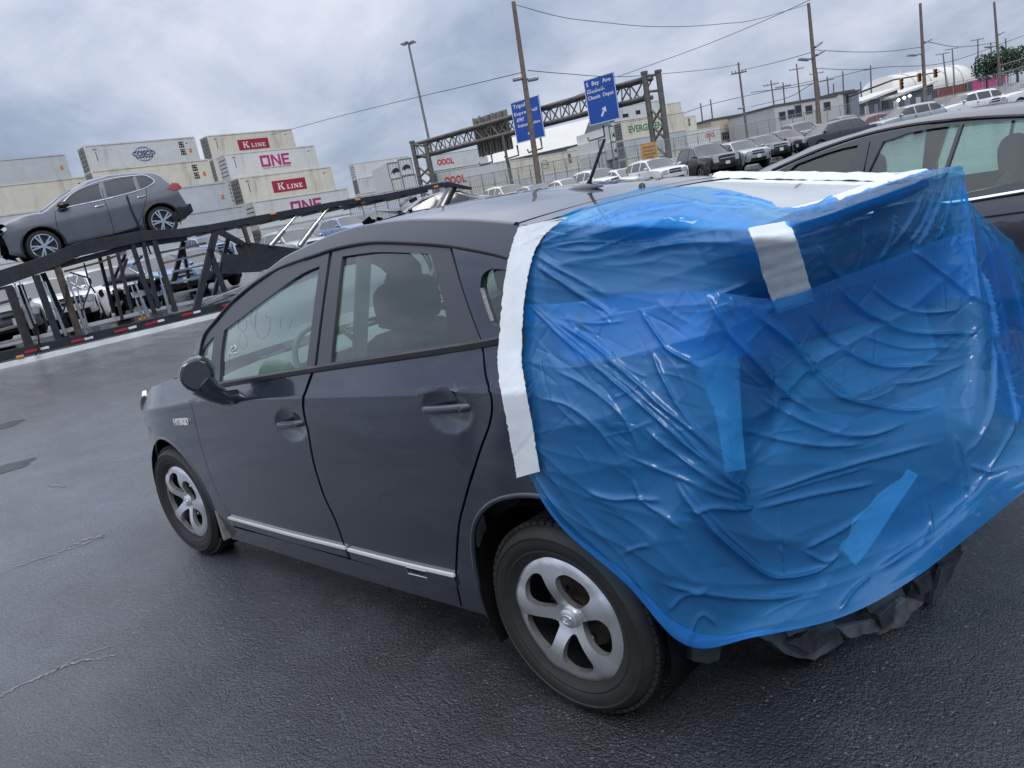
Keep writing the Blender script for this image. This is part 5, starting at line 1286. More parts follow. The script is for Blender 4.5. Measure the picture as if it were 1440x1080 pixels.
    # hydraulic rams: barrel and bright rod
    def ram(a, b, r, off=.14):
        A, B = T(*a, off), T(*b, off); q = MB(); q.tube([A, A+(B-A)*.5], r*.55, 8); o = q.build('ram_rod', M_CHROME, root, world=True, smooth=50)
        q = MB(); q.tube([A+(B-A)*.48, B], r, 10); q.build('ram_barrel', M_CYL, root, world=True, smooth=50)
    for a, b, r in (((20, 398), (45, 462), .042), ((27, 396), (50, 455), .03), ((63, 396), (93, 472), .038), ((95, 389), (122, 470), .04), ((103, 386), (124, 462), .025), ((189, 395), (209, 446), .05), ((222, 378), (239, 440), .045), ((184, 400), (200, 446), .03)): ram(a, b, r)
    for a, b, r, m in (((466, 286), (421, 346), .075, 0), ((416, 304), (380, 346), .07, 0)): ram(a, b, r, 0)
    for a, b, w in (((632, 260), (609, 304), 6), ((577, 277), (563, 289), 5)):
        bar('ramp_leg', a, b, w, M_GALV); bar('ramp_leg', (a[0]+8, a[1]+2), (b[0]+14, b[1]-6), w+2, M_STEEL, -.12)
    # hanging hoses
    for pts in (((98, 383), (115, 388), (126, 392), (127, 402), (118, 428), (114, 455)), ((118, 370), (124, 392), (128, 402), (134, 412)), ((94, 400), (93, 425), (84, 450)), ((52, 462), (55, 485), (50, 500))):
        q = MB(); q.tube([T(x, y, .15) for x, y in catmull([np.array(p, float) for p in pts], 5)], .020, 6); q.build('hydraulic_hose', M_BLACK, root, world=True, smooth=60)
    # rungs at the left end and in the middle bay
    for a, b in (((-40, 416), (18, 402)), ((-40, 437), (14, 423)), ((-40, 455), (20, 441)), ((-40, 475), (27, 457.5)), ((-40, 493), (34, 475))): bar('rung', a, b, 4, M_GALV, -.6, .05)
    for a, b in (((224, 356), (290, 341.5)), ((229, 370), (289, 356.5)), ((242, 382.5), (286, 373)), ((240, 398.5), (281, 390)), ((243, 414), (279, 406.5)), ((262, 429), (306, 417))): bar('rung', a, b, 3.4, M_GALV, -.5, .05)
    # gusset plate of the sloping deck
    poly = [(311, 356), (335, 358), (330, 345), (345, 340), (420, 350), (470, 352), (470, 372), (400, 372), (372, 382), (313, 385)]
    P = [T(x, y, -.05) for x, y in poly]; o = P[0]; pl = [((p-o)@TX, p[2]-o[2]) for p in P]
    if sum(a[0]*b[1]-b[0]*a[1] for a, b in zip(pl, pl[1:]+pl[:1])) < 0: pl = pl[::-1]
    q = MB(); q.prism(pl, o, TX, (0, 0, 1.), .03); q.build('gusset_plate', M_STEEL, root, world=True)
    # loading ramps stowed on the lower deck
    for a, b in (((282, 428), (356, 397)), ((284, 434), (352, 408)), ((280, 431), (345, 404)), ((290, 437), (360, 414))): bar('stowed_ramp', a, b, 2.4, M_GALV, -.3, .30)
    run('lower_deck', [(-120, 514), (60, 473), (200, 440), (330, 412)], 2, M_GALV, -1.2, 1.6)
    # marker lamps and reflective strips
    for x, y in ((384, 299), (503, 279), (613, 261), (200, 446.5), (28, 500)):
        q = MB(); P = T(x, y+1.5, .09); q.box((0, 0, 0), (.16, .05, .06)); q.v = [tuple(np.array(v)[0]*TX+np.array(v)[1]*TY+np.array([0, 0, v[2]])+P) for v in q.v]; q.build('marker_lamp', M_AMBER, root, world=True, bevel=.012)
    for x0, y0, x1, y1, m in ((35, 496, 56, 491, 0), (57, 491, 69, 488, 1), (100, 481, 118, 477, 0), (119, 477, 131, 474, 1), (161, 467, 180, 462, 0), (181, 462, 192, 459, 1), (204, 457, 222, 452, 0), (222, 452, 231, 450, 1), (256, 444, 271, 440, 0), (272, 440, 282, 437.5, 1), (313, 430, 326, 427, 0), (327, 427, 338, 424, 1)):
        bar('reflective_strip', (x0, y0), (x1, y1), 3.6, M_WHITEREF if m else M_REDREF, .075, .012)
    # trailer wheels behind the side rail
    for x in (380, 452):
        q = MB(); P = T(x, 404, -.35); P[2] = gz(P[0], P[1])+.42
        q.lathe([(.18, .12), (.24, .14), (.40, .13), (.42, .10), (.42, -.12)], n=28, flip=True); q.v = [tuple(P+TX*v[0]+TY*v[1]+np.array([0, 0, v[2]])) for v in q.v]; q.build('trailer_wheel', M_RUBBER, root, world=True, smooth=40)
        q = MB(); q.lathe([(0, .10), (.10, .10), (.18, .12), (.2, .09)], n=20, flip=True); q.v = [tuple(P+TX*v[0]+TY*v[1]+np.array([0, 0, v[2]])) for v in q.v]; q.build('trailer_wheel_hub', M_GALV, root, world=True, smooth=40)
    return root
transporter()

# ------------------------------------------------------------ grey crossover on the upper deck
def deck_suv():
    off = -.15
    A = T(229.6, 310.7, off); B = T(62.4, 346, off); x = (B-A)/np.linalg.norm(B-A); y = TY; z = np.cross(x, y); r = .365
    wb = np.linalg.norm(B-A); o = A-y*.93-z*r
    F = np.eye(4); F[:3, 0], F[:3, 1], F[:3, 2], F[:3, 3] = x, y, z, o
    root = thing('crossover_car', 'grey crossover with missing front bumper carried on the transporter upper deck', 'car', mat=Matrix(F.tolist()))
    paint = paint_mat('steel_grey_paint', (.115, .12, .14), .15, metal=.5)
    def belt(x): return 1.06-.03*x
    L0, L1 = 3.62, -.95
    S = make_S(L0, L1, .925, belt, .30, .95, .55)
    sd = Side(root, S, F)
    def q(*p): return sd.px(*p)
    tp = [(3.55, .50, 'nose'), (3.56, .80, 'lip')]
    for p, t in (((2, 313), 'hood0'), ((30, 302), ''), ((56, 296.5), 'cowl'), ((81, 276), ''), ((99, 264.5), 'roof0'), ((121, 252.5), ''), ((151, 244.5), ''), ((187, 240.5), ''), ((217, 240), ''), ((228, 243), 'roof1'), ((246, 256), 'rw1'), ((256, 264), 'tl0'), ((262, 274), 'tl1'), ((272, 291), 'bp0'), ((272, 299), ''), ((264, 308.5), 'bp1'), ((254, 312), '')):
        w = q(*p); tp.append((w[0], w[1], t))
    g = lambda pts: catmull([q(*p) for p in pts], 4)
    win1 = [*g([(82, 293.5), (92, 282.5), (106, 271), (120, 264.5), (139, 258)]), *g([(139, 258), (141, 268), (145, 279)]), *g([(145, 279), (122, 284), (100, 289)])][:-1]
    win2 = [*g([(145, 257), (165, 251.5), (187, 248.5)]), *g([(187, 248.5), (190, 258), (193, 267)]), *g([(193, 267), (170, 273), (151, 278)]), *g([(151, 278), (148, 267), (145, 257)])][:-1]
    win3 = [*g([(191, 248.3), (203, 248), (208, 250), (216, 254.5)]), *g([(216, 254.5), (210, 260.5), (198, 266)]), *g([(198, 266), (194, 257), (191, 248.3)])][:-1]
    uniq = lambda L: [p for i, p in enumerate(L) if np.linalg.norm(p-L[i-1]) > .006]
    wins = [uniq(w) for w in (win1, win2, win3)]
    tags, rows, skin = shell_car(root, tp, S, wins, (wb, 0.), paint, sill=.24, res=.06, prof_step=.10, edge=.05, nu=15, rim=M_CHROME, wheel_r=r, rim_r=.275, arch=.44, spokes=5, twin=True,
        seams=([q(143, 265), q(148, 285), q(157, 312), q(161, 331)], [q(205, 262), q(206, 275), q(200, 300), q(192, 318)], [q(77, 297), q(80, 317), q(88, 336), q(95, 345)]),
        handles=((q(134, 291)[0], q(134, 291)[1], M_CHROME), (q(193, 278)[0], q(193, 278)[1], M_CHROME)), wheel_w=.22, missing=(('nose', 'hood0'),),
        patches=(('windscreen', 'cowl', 'roof0', -.86, .86, M_DARKGLASS, .006), ('rear_window', 'roof1', 'rw1', -.8, .8, M_DARKGLASS, .006)))
    # brightwork round the windows, lower cladding, lamps, mirror
    sdl = Side(root, S, F)
    t = MB(); C = g([(80, 295), (91, 282), (105, 269.5), (129, 258.5), (157, 251), (189, 247), (204, 246.7), (217, 254.5), (209, 262), (193, 268.6), (149, 280), (100, 290.5), (80, 295)]); t.tube([(p[0], S(p[0], p[1])+.003, p[1]) for p in C], .013, 6); t.build('window_brightwork', M_CHROME, root, smooth=60)
    cl = [q(95, 345), q(160, 329), q(200, 317), q(196, 327), q(160, 338), q(100, 352)]
    sdl.panel('sill_cladding', cl, M_BLACK, gap=0, lip=.03, off=.012, res=.2)
    for xc, nm in ((wb, ''), (0, '')):
        t = MB(); t.tube([(xc+.445*math.cos(a), S(xc, .6)-.01+.012, r+.445*math.sin(a)) for a in np.linspace(-.1, PI+.1, 20)], .035, 6); t.build('arch_cladding', M_BLACK, root, smooth=60)
    tl = [q(234.6, 265.4), q(241.6, 257.3), q(249.7, 257.5), q(255.5, 263.4), q(252.7, 267.4), q(243, 268)]
    sdl.panel('tail_lamp', tl, M_DARKLAMP, gap=0, lip=.02, off=.012, res=.1)
    lo = [q(250, 291), q(268, 286), q(272, 297), q(262, 306), q(245, 312), q(240, 305)]
    sdl.panel('rear_bumper_valance', lo, M_BLACK, gap=0, lip=.02, off=.006, res=.1)
    t = MB(); A_ = []
    c = q(87, 289)
    for dx, rr in ((-.12, .03), (-.08, .085), (.02, .095), (.10, .075), (.13, .03)): A_.append([(c[0]-dx, S(*c)+.13+.09*math.cos(a)*rr/.095, c[1]+rr*math.sin(a)*.85) for a in np.linspace(0, 2*PI, 11)])
    t.grid(np.array(A_)); t.bar((c[0], S(*c)-.03, c[1]-.06), (c[0], S(*c)+.1, c[1]-.02), .1, .05); t.build('door_mirror', M_BLACK, root, smooth=60)
    # exposed front structure
    fm = MB(); rnd = random.Random(5)
    for i in range(26):
        x = rnd.uniform(3.15, 3.6); yy = rnd.uniform(-.75, .80); zz = rnd.uniform(.35, .92); fm.box((x, yy, zz), (rnd.uniform(.06, .3), rnd.uniform(.08, .3), rnd.uniform(.05, .2)), np.array(Matrix.Rotation(rnd.uniform(0, 3), 3, 'Y')))
    f_ = fm.build('exposed_front_structure', M_DARK, root); f_['kind'] = 'stuff'
    q_ = MB(); q_.bar((3.45, .80, .95), (3.60, .72, .32), .04, .04); q_.build('bent_bracket', M_CHROME, root)
    q_ = MB(); A_ = np.array([[(x+dx, .70-.18*k, z+dz) for k in range(4)] for x, z, dx, dz in ((3.2, .98, 0, 0), (3.45, .90, 0, .03), (3.68, .78, 0, .05))]); q_.grid(A_); q_.grid(A_-np.array([0, 0, .012])); q_.build('bent_bonnet_corner', paint, root, smooth=40)
    hl = [(3.30, .95), (3.52, .86), (3.56, .80), (3.42, .80), (3.28, .88)]
    sdl.panel('headlamp', [np.array(p) for p in hl], M_CLEARLAMP, gap=0, lip=.03, off=.01, res=.1)
    # wheel straps holding it down
    for x, y0, m in ((.62, .94, M_BLACK),):
        s_ = MB(); s_.tube([(x, S(x, 1.05)+.02, 1.12), (x+.02, S(x, .8)+.03, .8), (x-.02, S(x, .5)+.04, .4), (x-.05, 1.0, .0), (x-.05, 1.02, -.35)], .022, 5); s_.build('tie_down_strap', M_BLACK, root)
    return root
deck_suv()
# ------------------------------------------------------------ dark sedan parked beside the wreck
def neighbour():
    root = thing('sedan_car', 'dark grey sedan parked close beside the wrecked car, chrome strip under its windows', 'car', loc=(0, -3.07, 0))
    F = np.eye(4); F[1, 3] = -3.07
    def belt(x): return 1.13
    S = make_S(2.9, -2.3, .87, belt, .36, 1.0, .6)
    sd = Side(root, S, F); q = lambda *p: sd.px(*p)
    tp = [(2.80, .45, 'nose'), (2.86, .66, 'b1'), (2.80, .82, 'g1'), (2.62, .92, 'hood0'), (1.55, 1.10, 'cowl'), (1.15, 1.33, ''), (.85, 1.475, 'roof0'), (.5, 1.56, ''), (.15, 1.595, ''), (-.3, 1.60, ''), (-.8, 1.565, ''), (-1.0, 1.53, 'roof1'), (-1.75, 1.19, 'rw1'), (-2.2, 1.13, 'tl0'), (-2.32, .95, 'tl1'), (-2.36, .6, 'bp0'), (-2.3, .4, '')]
    def cl(pts): 
        P = catmull([np.array(p) for p in pts], 4); return [p for i, p in enumerate(P) if np.linalg.norm(p-P[i-1]) > .008]
    fA = [q(1120, 231), q(1140, 223.5), q(1160, 216), q(1185, 208.5), q(1207, 204)]
    rA = [q(1242, 199), q(1275, 187.5), q(1311, 180.5), q(1349, 175.5)]
    rB = [q(1354, 175), q(1396, 171), q(1440, 168.5), q(1490, 167)]
    zb = 1.165
    w1 = fA+[np.array((q(1196, 240)[0]+.06, zb)), np.array((fA[0][0]+.45, zb-.02))]
    w2 = rA+[np.array((rA[-1][0]+.10, zb)), np.array((rA[0][0]+.16, zb))]
    w3 = rB+[np.array((rB[-1][0]-.15, zb+.06)), np.array((rB[0][0]+.10, zb))]
    paint = paint_mat('charcoal_paint', (.075, .08, .10), .15, metal=.4)
    tags, rows, skin = shell_car(root, tp, S, [w1, w2, w3], (1.70, -1.05), paint, glass=M_GLASS, sill=.22, res=.05, prof_step=.07, edge=.055, nu=25, rim=M_ALLOY, wheel_r=.33, rim_r=.22, arch=.40,
        seams=([q(1224, 199), q(1215, 240), np.array((q(1215, 240)[0]+.08, .9)), np.array((.10, .35))],), mirrors=(1.05, 1.16), handles=((.05, .93, paint), (-.85, .95, paint)),
        patches=(('windscreen', 'cowl', 'roof0', -.86, .86, M_DARKGLASS, .005), ('rear_window', 'roof1', 'rw1', -.84, .84, M_DARKGLASS, .005), ('grille', 'b1', 'g1', -.45, .45, M_BLACK, .01), ('headlamp', 'b1', 'hood0', .5, .95, M_CLEARLAMP, .012), ('headlamp', 'b1', 'hood0', -.95, -.5, M_CLEARLAMP, .012), ('tail_lamp', 'tl0', 'bp0', .55, .97, M_DARKLAMP, .012), ('tail_lamp', 'tl0', 'bp0', -.97, -.55, M_DARKLAMP, .012)))
    # dark frames round the glass, chrome belt strip, crease
    fr = [q(1086, 240), q(1136, 217.5), q(1183, 200), q(1227, 187), q(1270, 178), q(1311, 172), q(1375, 166), q(1440, 163), q(1500, 162)]
    t = MB(); C = catmull(fr, 5); t.tube([(p[0], S(p[0], p[1])+.002, p[1]) for p in C], .011, 6); t.build('roof_weather_strip', M_BLACK, root, smooth=60)
    o = [q(1100, 237), q(1137, 220), q(1184, 203), q(1227, 190), q(1270, 181), q(1311, 175), q(1375, 169), q(1440, 166), q(1495, 165)]
    outer = catmull(o, 4)+[np.array((o[-1][0]-.24, 1.19)), np.array((o[-1][0]-.2, 1.15)), np.array((1.45, 1.13))]
    sd.panel('window_surround', outer, M_SATIN, gap=0, lip=.004, off=.004, res=.08, holes=[cl_ for cl_ in (w1, w2, w3)])
    t = MB(); t.tube([(x, S(x, 1.13)+.006, z) for x, z in ((1.35, 1.125), (.5, 1.13), (-.42, 1.14), (-.7, 1.155), (-1.25, 1.19))], .012, 6); t.build('chrome_belt_strip', M_CHROME, root, smooth=60)
    t = MB(); t.tube([(x, S(x, z)+.001, z) for x, z in ((1.3, .98), (.5, 1.0), (-.45, 1.045), (-1.2, 1.07))], .006, 5); t.build('door_crease', M_BLACK, root)
    # cabin
    for xs, ys in ((.55, .36), (.55, -.36), (-.42, .36), (-.42, -.36)):
        b = MB(); cushion(b, catmull([(xs+.1, .5), (xs+.12, .8), (xs-.06, 1.2), (xs-.16, 1.2), (xs-.1, .8), (xs-.05, .5), (xs+.1, .5)], 4)[:-1], ys-.25, ys+.25); o_ = b.build('seat', M_SEAT, root, smooth=60)
        b = MB(); cushion(b, catmull([(xs-.05, 1.22), (xs-.05, 1.36), (xs-.10, 1.42), (xs-.16, 1.38), (xs-.15, 1.24), (xs-.05, 1.22)], 4)[:-1], ys-.13, ys+.13); b.build('headrest', M_SEAT, o_, smooth=60)
    b = MB(); cushion(b, [(1.5, .95), (1.2, 1.05), (1.05, .95), (1.05, .6), (1.5, .6)], -.72, .72); b.build('dashboard', M_SATIN, root, smooth=60)
    return root
neighbour()
# ------------------------------------------------------------ shipping containers
FH = np.array([FW[0], FW[1], 0]); FH /= np.linalg.norm(FH); RH = np.array([FH[1], -FH[0], 0])
M_CBEIGE = mat('beige_container_paint', (.66, .62, .52), .55, var=.07, vscale=.8, stain=((.20, .13, .07), .5, .9))
M_CGREY = mat('pale_grey_container_paint', (.60, .61, .60), .5, var=.07, vscale=.8, stain=((.24, .19, .14), .4, .8))
M_CBLUEGREY = mat('blue_grey_container_paint', (.50, .53, .54), .5, var=.07, vscale=.8, stain=((.2, .17, .15), .35, .8))
M_CDARK = mat('container_door_grey', (.17, .17, .165), .6, var=.35, vscale=3, stain=((.10, .06, .04), .5, 2.))
M_CWHITE = mat('white_container_paint', (.68, .68, .66), .5, var=.05, vscale=.8, stain=((.25, .2, .15), .3, .8))
M_CRED = mat('oxide_red_container_paint', (.20, .05, .045), .55, var=.2, vscale=2)
M_CPINK = mat('magenta_container_paint', (.52, .06, .22), .5, var=.12, vscale=2)
M_GREEN = mat('deep_green_paint', (.02, .16, .07), .5)
M_LRED = mat('crimson_print', (.33, .018, .045), .5); M_LWHITE = mat('white_print', (.80, .80, .80), .5); M_LMAG = mat('magenta_print', (.42, .03, .16), .5)
M_LBLACK = mat('black_print', (.02, .02, .022), .5); M_LBLUE = mat('navy_print', (.03, .05, .16), .5); M_LGREEN = mat('green_print', (.02, .22, .08), .5); M_LORANGE = mat('orange_print', (.65, .16, .05), .5); M_LOOCL = mat('scarlet_print', (.55, .05, .04), .5)
CL, CWD, CHT = 12.19, 2.44, 2.90
CPROTO = {}
def container_proto(paint, key, L=CL):
    root = bpy.data.objects.new('shipping_container', None); COL.objects.link(root)
    b = MB(); b.box((L/2, CWD/2, CHT/2), (L-.10, CWD-.10, CHT-.12)); b.build('container_box', paint, root)
    f = MB()                                              # posts, rails and castings stand proud of the panels
    for x in (.06, L-.06):
        for y in (.06, CWD-.06): f.box((x, y, CHT/2), (.14, .14, CHT-.02))
    for z in (.07, CHT-.05):
        for y in (.05, CWD-.05): f.box((L/2, y, z), (L-.27, .11, .13))
        for x in (.05, L-.05): f.box((x, CWD/2, z), (.11, CWD-.27, .13))
    for x in (.09, L-.09):
        for y in (.08, CWD-.08):
            for z in (.06, CHT-.06): f.box((x, y, z), (.19, .175, .125))
    f.build('corner_frame', paint, root)['kind'] = 'stuff'
    r = MB()
    for i in range(1, 11):
        x = .12+(L-.24)*i/11
        r.box((x, .045, CHT/2), (.05, .02, CHT-.30)); r.box((x, CWD-.045, CHT/2), (.05, .02, CHT-.30))
    r.box((L/2, .047, CHT*.80), (L-.3, .012, .035))
    r.build('panel_seam', paint, root)['kind'] = 'stuff'
    for k in (0, 1):
        d = MB(); y0 = .15+k*(CWD-.3)/2; d.box((.03, y0+(CWD-.3)/4, CHT/2), (.05, (CWD-.3)/2-.03, CHT-.32)); dd = d.build('door_leaf', M_CDARK if key != 'white' else paint, root)
        for j in (.28, .72):
            q = MB(); q.bar((-.01, y0+(CWD-.3)/2*j, .15), (-.01, y0+(CWD-.3)/2*j, CHT-.15), .045); q.build('lock_rod', M_GALV, dd)
    g = MB()
    for i in range(5): g.box((.0, CWD/2, .5+.45*i), (.03, CWD-.5, .09))
    g.build('door_hardware', M_BLACK, root)['kind'] = 'stuff'
    return root
CANG = R(42)
def cdir(a=CANG): return RH*math.cos(a)+FH*math.sin(a)
def place_container(px, py, d, paint, key, label, group, a=CANG, corner='TR', below=0, n_label=None, tl=None):
    """px,py,d: where the container's upper front corner stands"""
    ex = cdir(a)
    if tl is not None:                                    # distance at which the 12.19 m side spans the seen width
        lo, hi = 30., 220.
        for i in range(50):
            d = .5*(lo+hi); xl = projpt(at(px, py, d)-ex*CL)[0][0]
            if xl < tl: lo = d
            else: hi = d
    elif a == CANG: d = d*1.10
    P = at(px, py, d); ey = np.cross([0, 0, 1.], ex)   # ey points away from the camera
    o = P.copy() if corner == 'TL' else P-ex*CL
    o[2] = P[2]-CHT
    if (key) not in CPROTO:
        r = container_proto(paint, key); CPROTO[key] = r; first = True
    else: first = False
    def setat(r, o): r.matrix_world = Matrix(((ex[0], ey[0], 0, o[0]), (ex[1], ey[1], 0, o[1]), (0, 0, 1, o[2]), (0, 0, 0, 1)))
    if first: r = CPROTO[key]
    else: r = dup_plain(CPROTO[key])
    setat(r, o); tag(r, label, 'container', group); MW[r.name] = r.matrix_world.copy()
    g0 = float(gz(o[0]+ex[0]*6, o[1]+ex[1]*6)); k = 0
    rnd = random.Random(int(px*7+py))
    z = o[2]-CHT
    while z > g0-2.0 and k < 7 and below:
        pk = rnd.choice(list(CPROTO)); q = dup_plain(CPROTO[pk]); oo = o.copy()+ey*.04*(k % 2); oo[2] = z; setat(q, oo)
        tag(q, 'plain %s container, %s under the %s' % ({'beige': 'cream', 'grey': 'pale grey', 'bluegrey': 'blue grey', 'white': 'white'}.get(pk, 'pale'), ('first', 'second', 'third', 'fourth', 'fifth', 'sixth', 'seventh')[k], n_label or 'pile behind the transporter'), 'container', 'plain containers under the lettered ones'); z -= CHT; k += 1
    return r
ORIG = {}
def dup_plain(root):
    kids = ORIG.setdefault(root.name, list(root.children))
    r = root.copy(); COL.objects.link(r)
    for k_ in ('label', 'category', 'group'):
        if k_ in r: del r[k_]
    def rec(c0, par):
        c = c0.copy(); COL.objects.link(c); c.parent = par
        for g in list(c0.children): rec(g, c)
    for c0 in kids: rec(c0, r)
    return r
def decal(root, T, x0, z0, h, m, name='logo_lettering', w=None, y=.036, th=.012):
    """flat print on the front side: (x,z) box in container coordinates"""
    V, F = T; V = np.array(V); lo = V.min(0); hi = V.max(0); k = h/(hi[1]-lo[1]); kx = k if w is None else w/(hi[0]-lo[0])
    q = MB(); q.add([(x0+(v[0]-lo[0])*kx, y-(.002+th if v[2] > 0 else 0), z0+(v[1]-lo[1])*k) for v in V], [f for f in F]); return q.build(name, m, root)
def plate(root, x0, x1, z0, z1, m, name='logo_panel', y=.030):
    q = MB(); q.box(((x0+x1)/2, y, (z0+z1)/2), (x1-x0, .02, z1-z0)); return q.build(name, m, root)
def strokes(polys, th=.02):
    V = []; F = []
    for p in polys:
        tri, _ = tri2d(p); n = len(V); V += [(a, b, 0) for a, b in p]+[(a, b, th) for a, b in p]; k = len(p)
        F += [tuple(i+n+k for i in t) for t in tri]+[(n+i, n+(i+1) % k, n+(i+1) % k+k, n+i+k) for i in range(k)]
    return np.array(V, float), F
def rect(x0, y0, x1, y1): return [(x0, y0), (x1, y0), (x1, y1), (x0, y1)]
def serif_kline():
    P = []
    # large K with slab serifs
    P += [rect(.15, .0, .40, 1.5), rect(0, 0, .55, .12), rect(0, 1.38, .55, 1.5)]
    P += [[(.40, .62), (1.02, 1.38), (1.24, 1.38), (.62, .62)], rect(.86, 1.38, 1.42, 1.5), [(.55, .85), (.78, 1.0), (1.36, .12), (1.02, .12)], rect(.88, 0, 1.52, .12)]
    def L(x): return [rect(x+.1, 0, x+.3, .95), rect(x, .85, x+.42, .95), rect(x, 0, x+.75, .12), [(x+.66, .12), (x+.75, .12), (x+.75, .36), (x+.69, .36)]]
    def I(x): return [rect(x+.12, 0, x+.32, .95), rect(x, 0, x+.44, .1), rect(x, .85, x+.44, .95)]
    def Nn(x): return [rect(x+.1, 0, x+.22, .95), rect(x, 0, x+.32, .1), rect(x, .85, x+.30, .95), [(x+.12, .95), (x+.38, .95), (x+.92, 0), (x+.70, 0)], rect(x+.80, .1, x+.92, .95), rect(x+.70, .85, x+1.02, .95)]
    def E(x): return [rect(x+.1, 0, x+.3, .95), rect(x, 0, x+.72, .12), rect(x, .83, x+.70, .95), rect(x+.3, .43, x+.56, .53), rect(x+.64, .12, x+.72, .32), rect(x+.62, .64, x+.70, .83)]
    P += L(2.0)+I(2.95)+Nn(3.58)+E(4.78)
    return strokes(P)
def block_one():
    P = [rect(0, 0, .32, 1.5), rect(1.08, 0, 1.4, 1.5), rect(.32, 0, 1.08, .3), rect(.32, 1.2, 1.08, 1.5)]
    P += [rect(1.6, 0, 1.9, 1.5), rect(2.7, 0, 3.0, 1.5), [(1.9, 1.5), (1.9, 1.05), (2.7, 0), (2.7, .45)]]
    P += [rect(3.2, 0, 3.52, 1.5), rect(3.52, 0, 4.4, .28), rect(3.52, .62, 4.25, .88), rect(3.52, 1.22, 4.4, 1.5)]
    return strokes(P)
def ring(cx, cy, rx, ry, w, n=26):
    V = []; F = []
    for k in range(n):
        t = 2*PI*k/n; V += [(cx+rx*math.cos(t), cy+ry*math.sin(t), 0.02), (cx+(rx-w)*math.cos(t), cy+(ry-w)*math.sin(t), .02)]
    F = [(2*k, 2*((k+1) % n), 2*((k+1) % n)+1, 2*k+1) for k in range(n)]
    return np.array(V), F
def merge(*Ts):
    V = []; F = []
    for v, f in Ts:
        n = len(V); V += [tuple(q) for q in v]; F += [tuple(i+n for i in t) for t in f]
    return np.array(V), F
def kline(r):
    plate(r, 3.9, 8.3, .72, 2.05, M_LRED); decal(r, serif_kline(), 4.55, .98, .78, M_LWHITE, w=3.2, y=.028)
def one(r):
    decal(r, block_one(), 4.3, .95, 1.35, M_LMAG, w=4.0); decal(r, text_mesh('OCEAN NETWORK EXPRESS', 1, .02), 4.4, .70, .14, M_LMAG, name='small_lettering', w=3.8)['kind'] = 'stuff'
def cosco(r):
    g = merge(ring(0, 0, 1.0, .8, .05), ring(0, 0, .62, .8, .04), ring(0, 0, .2, .8, .04), strokes([rect(-.97, .32, .97, .36), rect(-.97, -.36, .97, -.32)]))
    decal(r, g, 5.0, .72, 1.55, M_LBLUE, name='globe_emblem', w=2.0); decal(r, text_mesh('COSCO', 1, .02, bold=.02), 4.75, 1.34, .46, M_LBLUE, w=2.5, y=.022); decal(r, text_mesh('SHIPPING', 1, .02), 5.05, 1.08, .20, M_LBLUE, name='small_lettering', w=1.9, y=.022)['kind'] = 'stuff'
def chars(r):
    rnd = random.Random(4); P = []
    for k in range(2):
        z = 1.9-k*.78
        P += [rect(10.2, z, 10.78, z+.10), rect(10.24, z+.30, 10.74, z+.39), rect(10.2, z+.52, 10.80, z+.60), rect(10.44, z, 10.55, z+.6), [(10.2, z+.05), (10.28, z+.05), (10.36, z+.55), (10.28, z+.55)], rect(10.64, z+.05, 10.74, z+.32)]
    decal(r, strokes(P), 10.15, 1.0, 1.45, M_LBLACK, name='character_print', w=.62)
def sticker(r, x=11.2, z=1.2, m=None): plate(r, x, x+.28, z, z+.42, m or M_LORANGE, name='orange_sticker')
def smallmarks(r):
    decal(r, text_mesh('22R1', 1, .02), .75, 2.35, .16, M_LBLACK, name='small_lettering', w=.5)['kind'] = 'stuff'; plate(r, 11.0, 11.2, 2.2, 2.3, M_LBLACK, name='data_plate'); plate(r, 1.0, 1.06, 1.2, 2.2, M_LBLACK, name='vertical_marking')
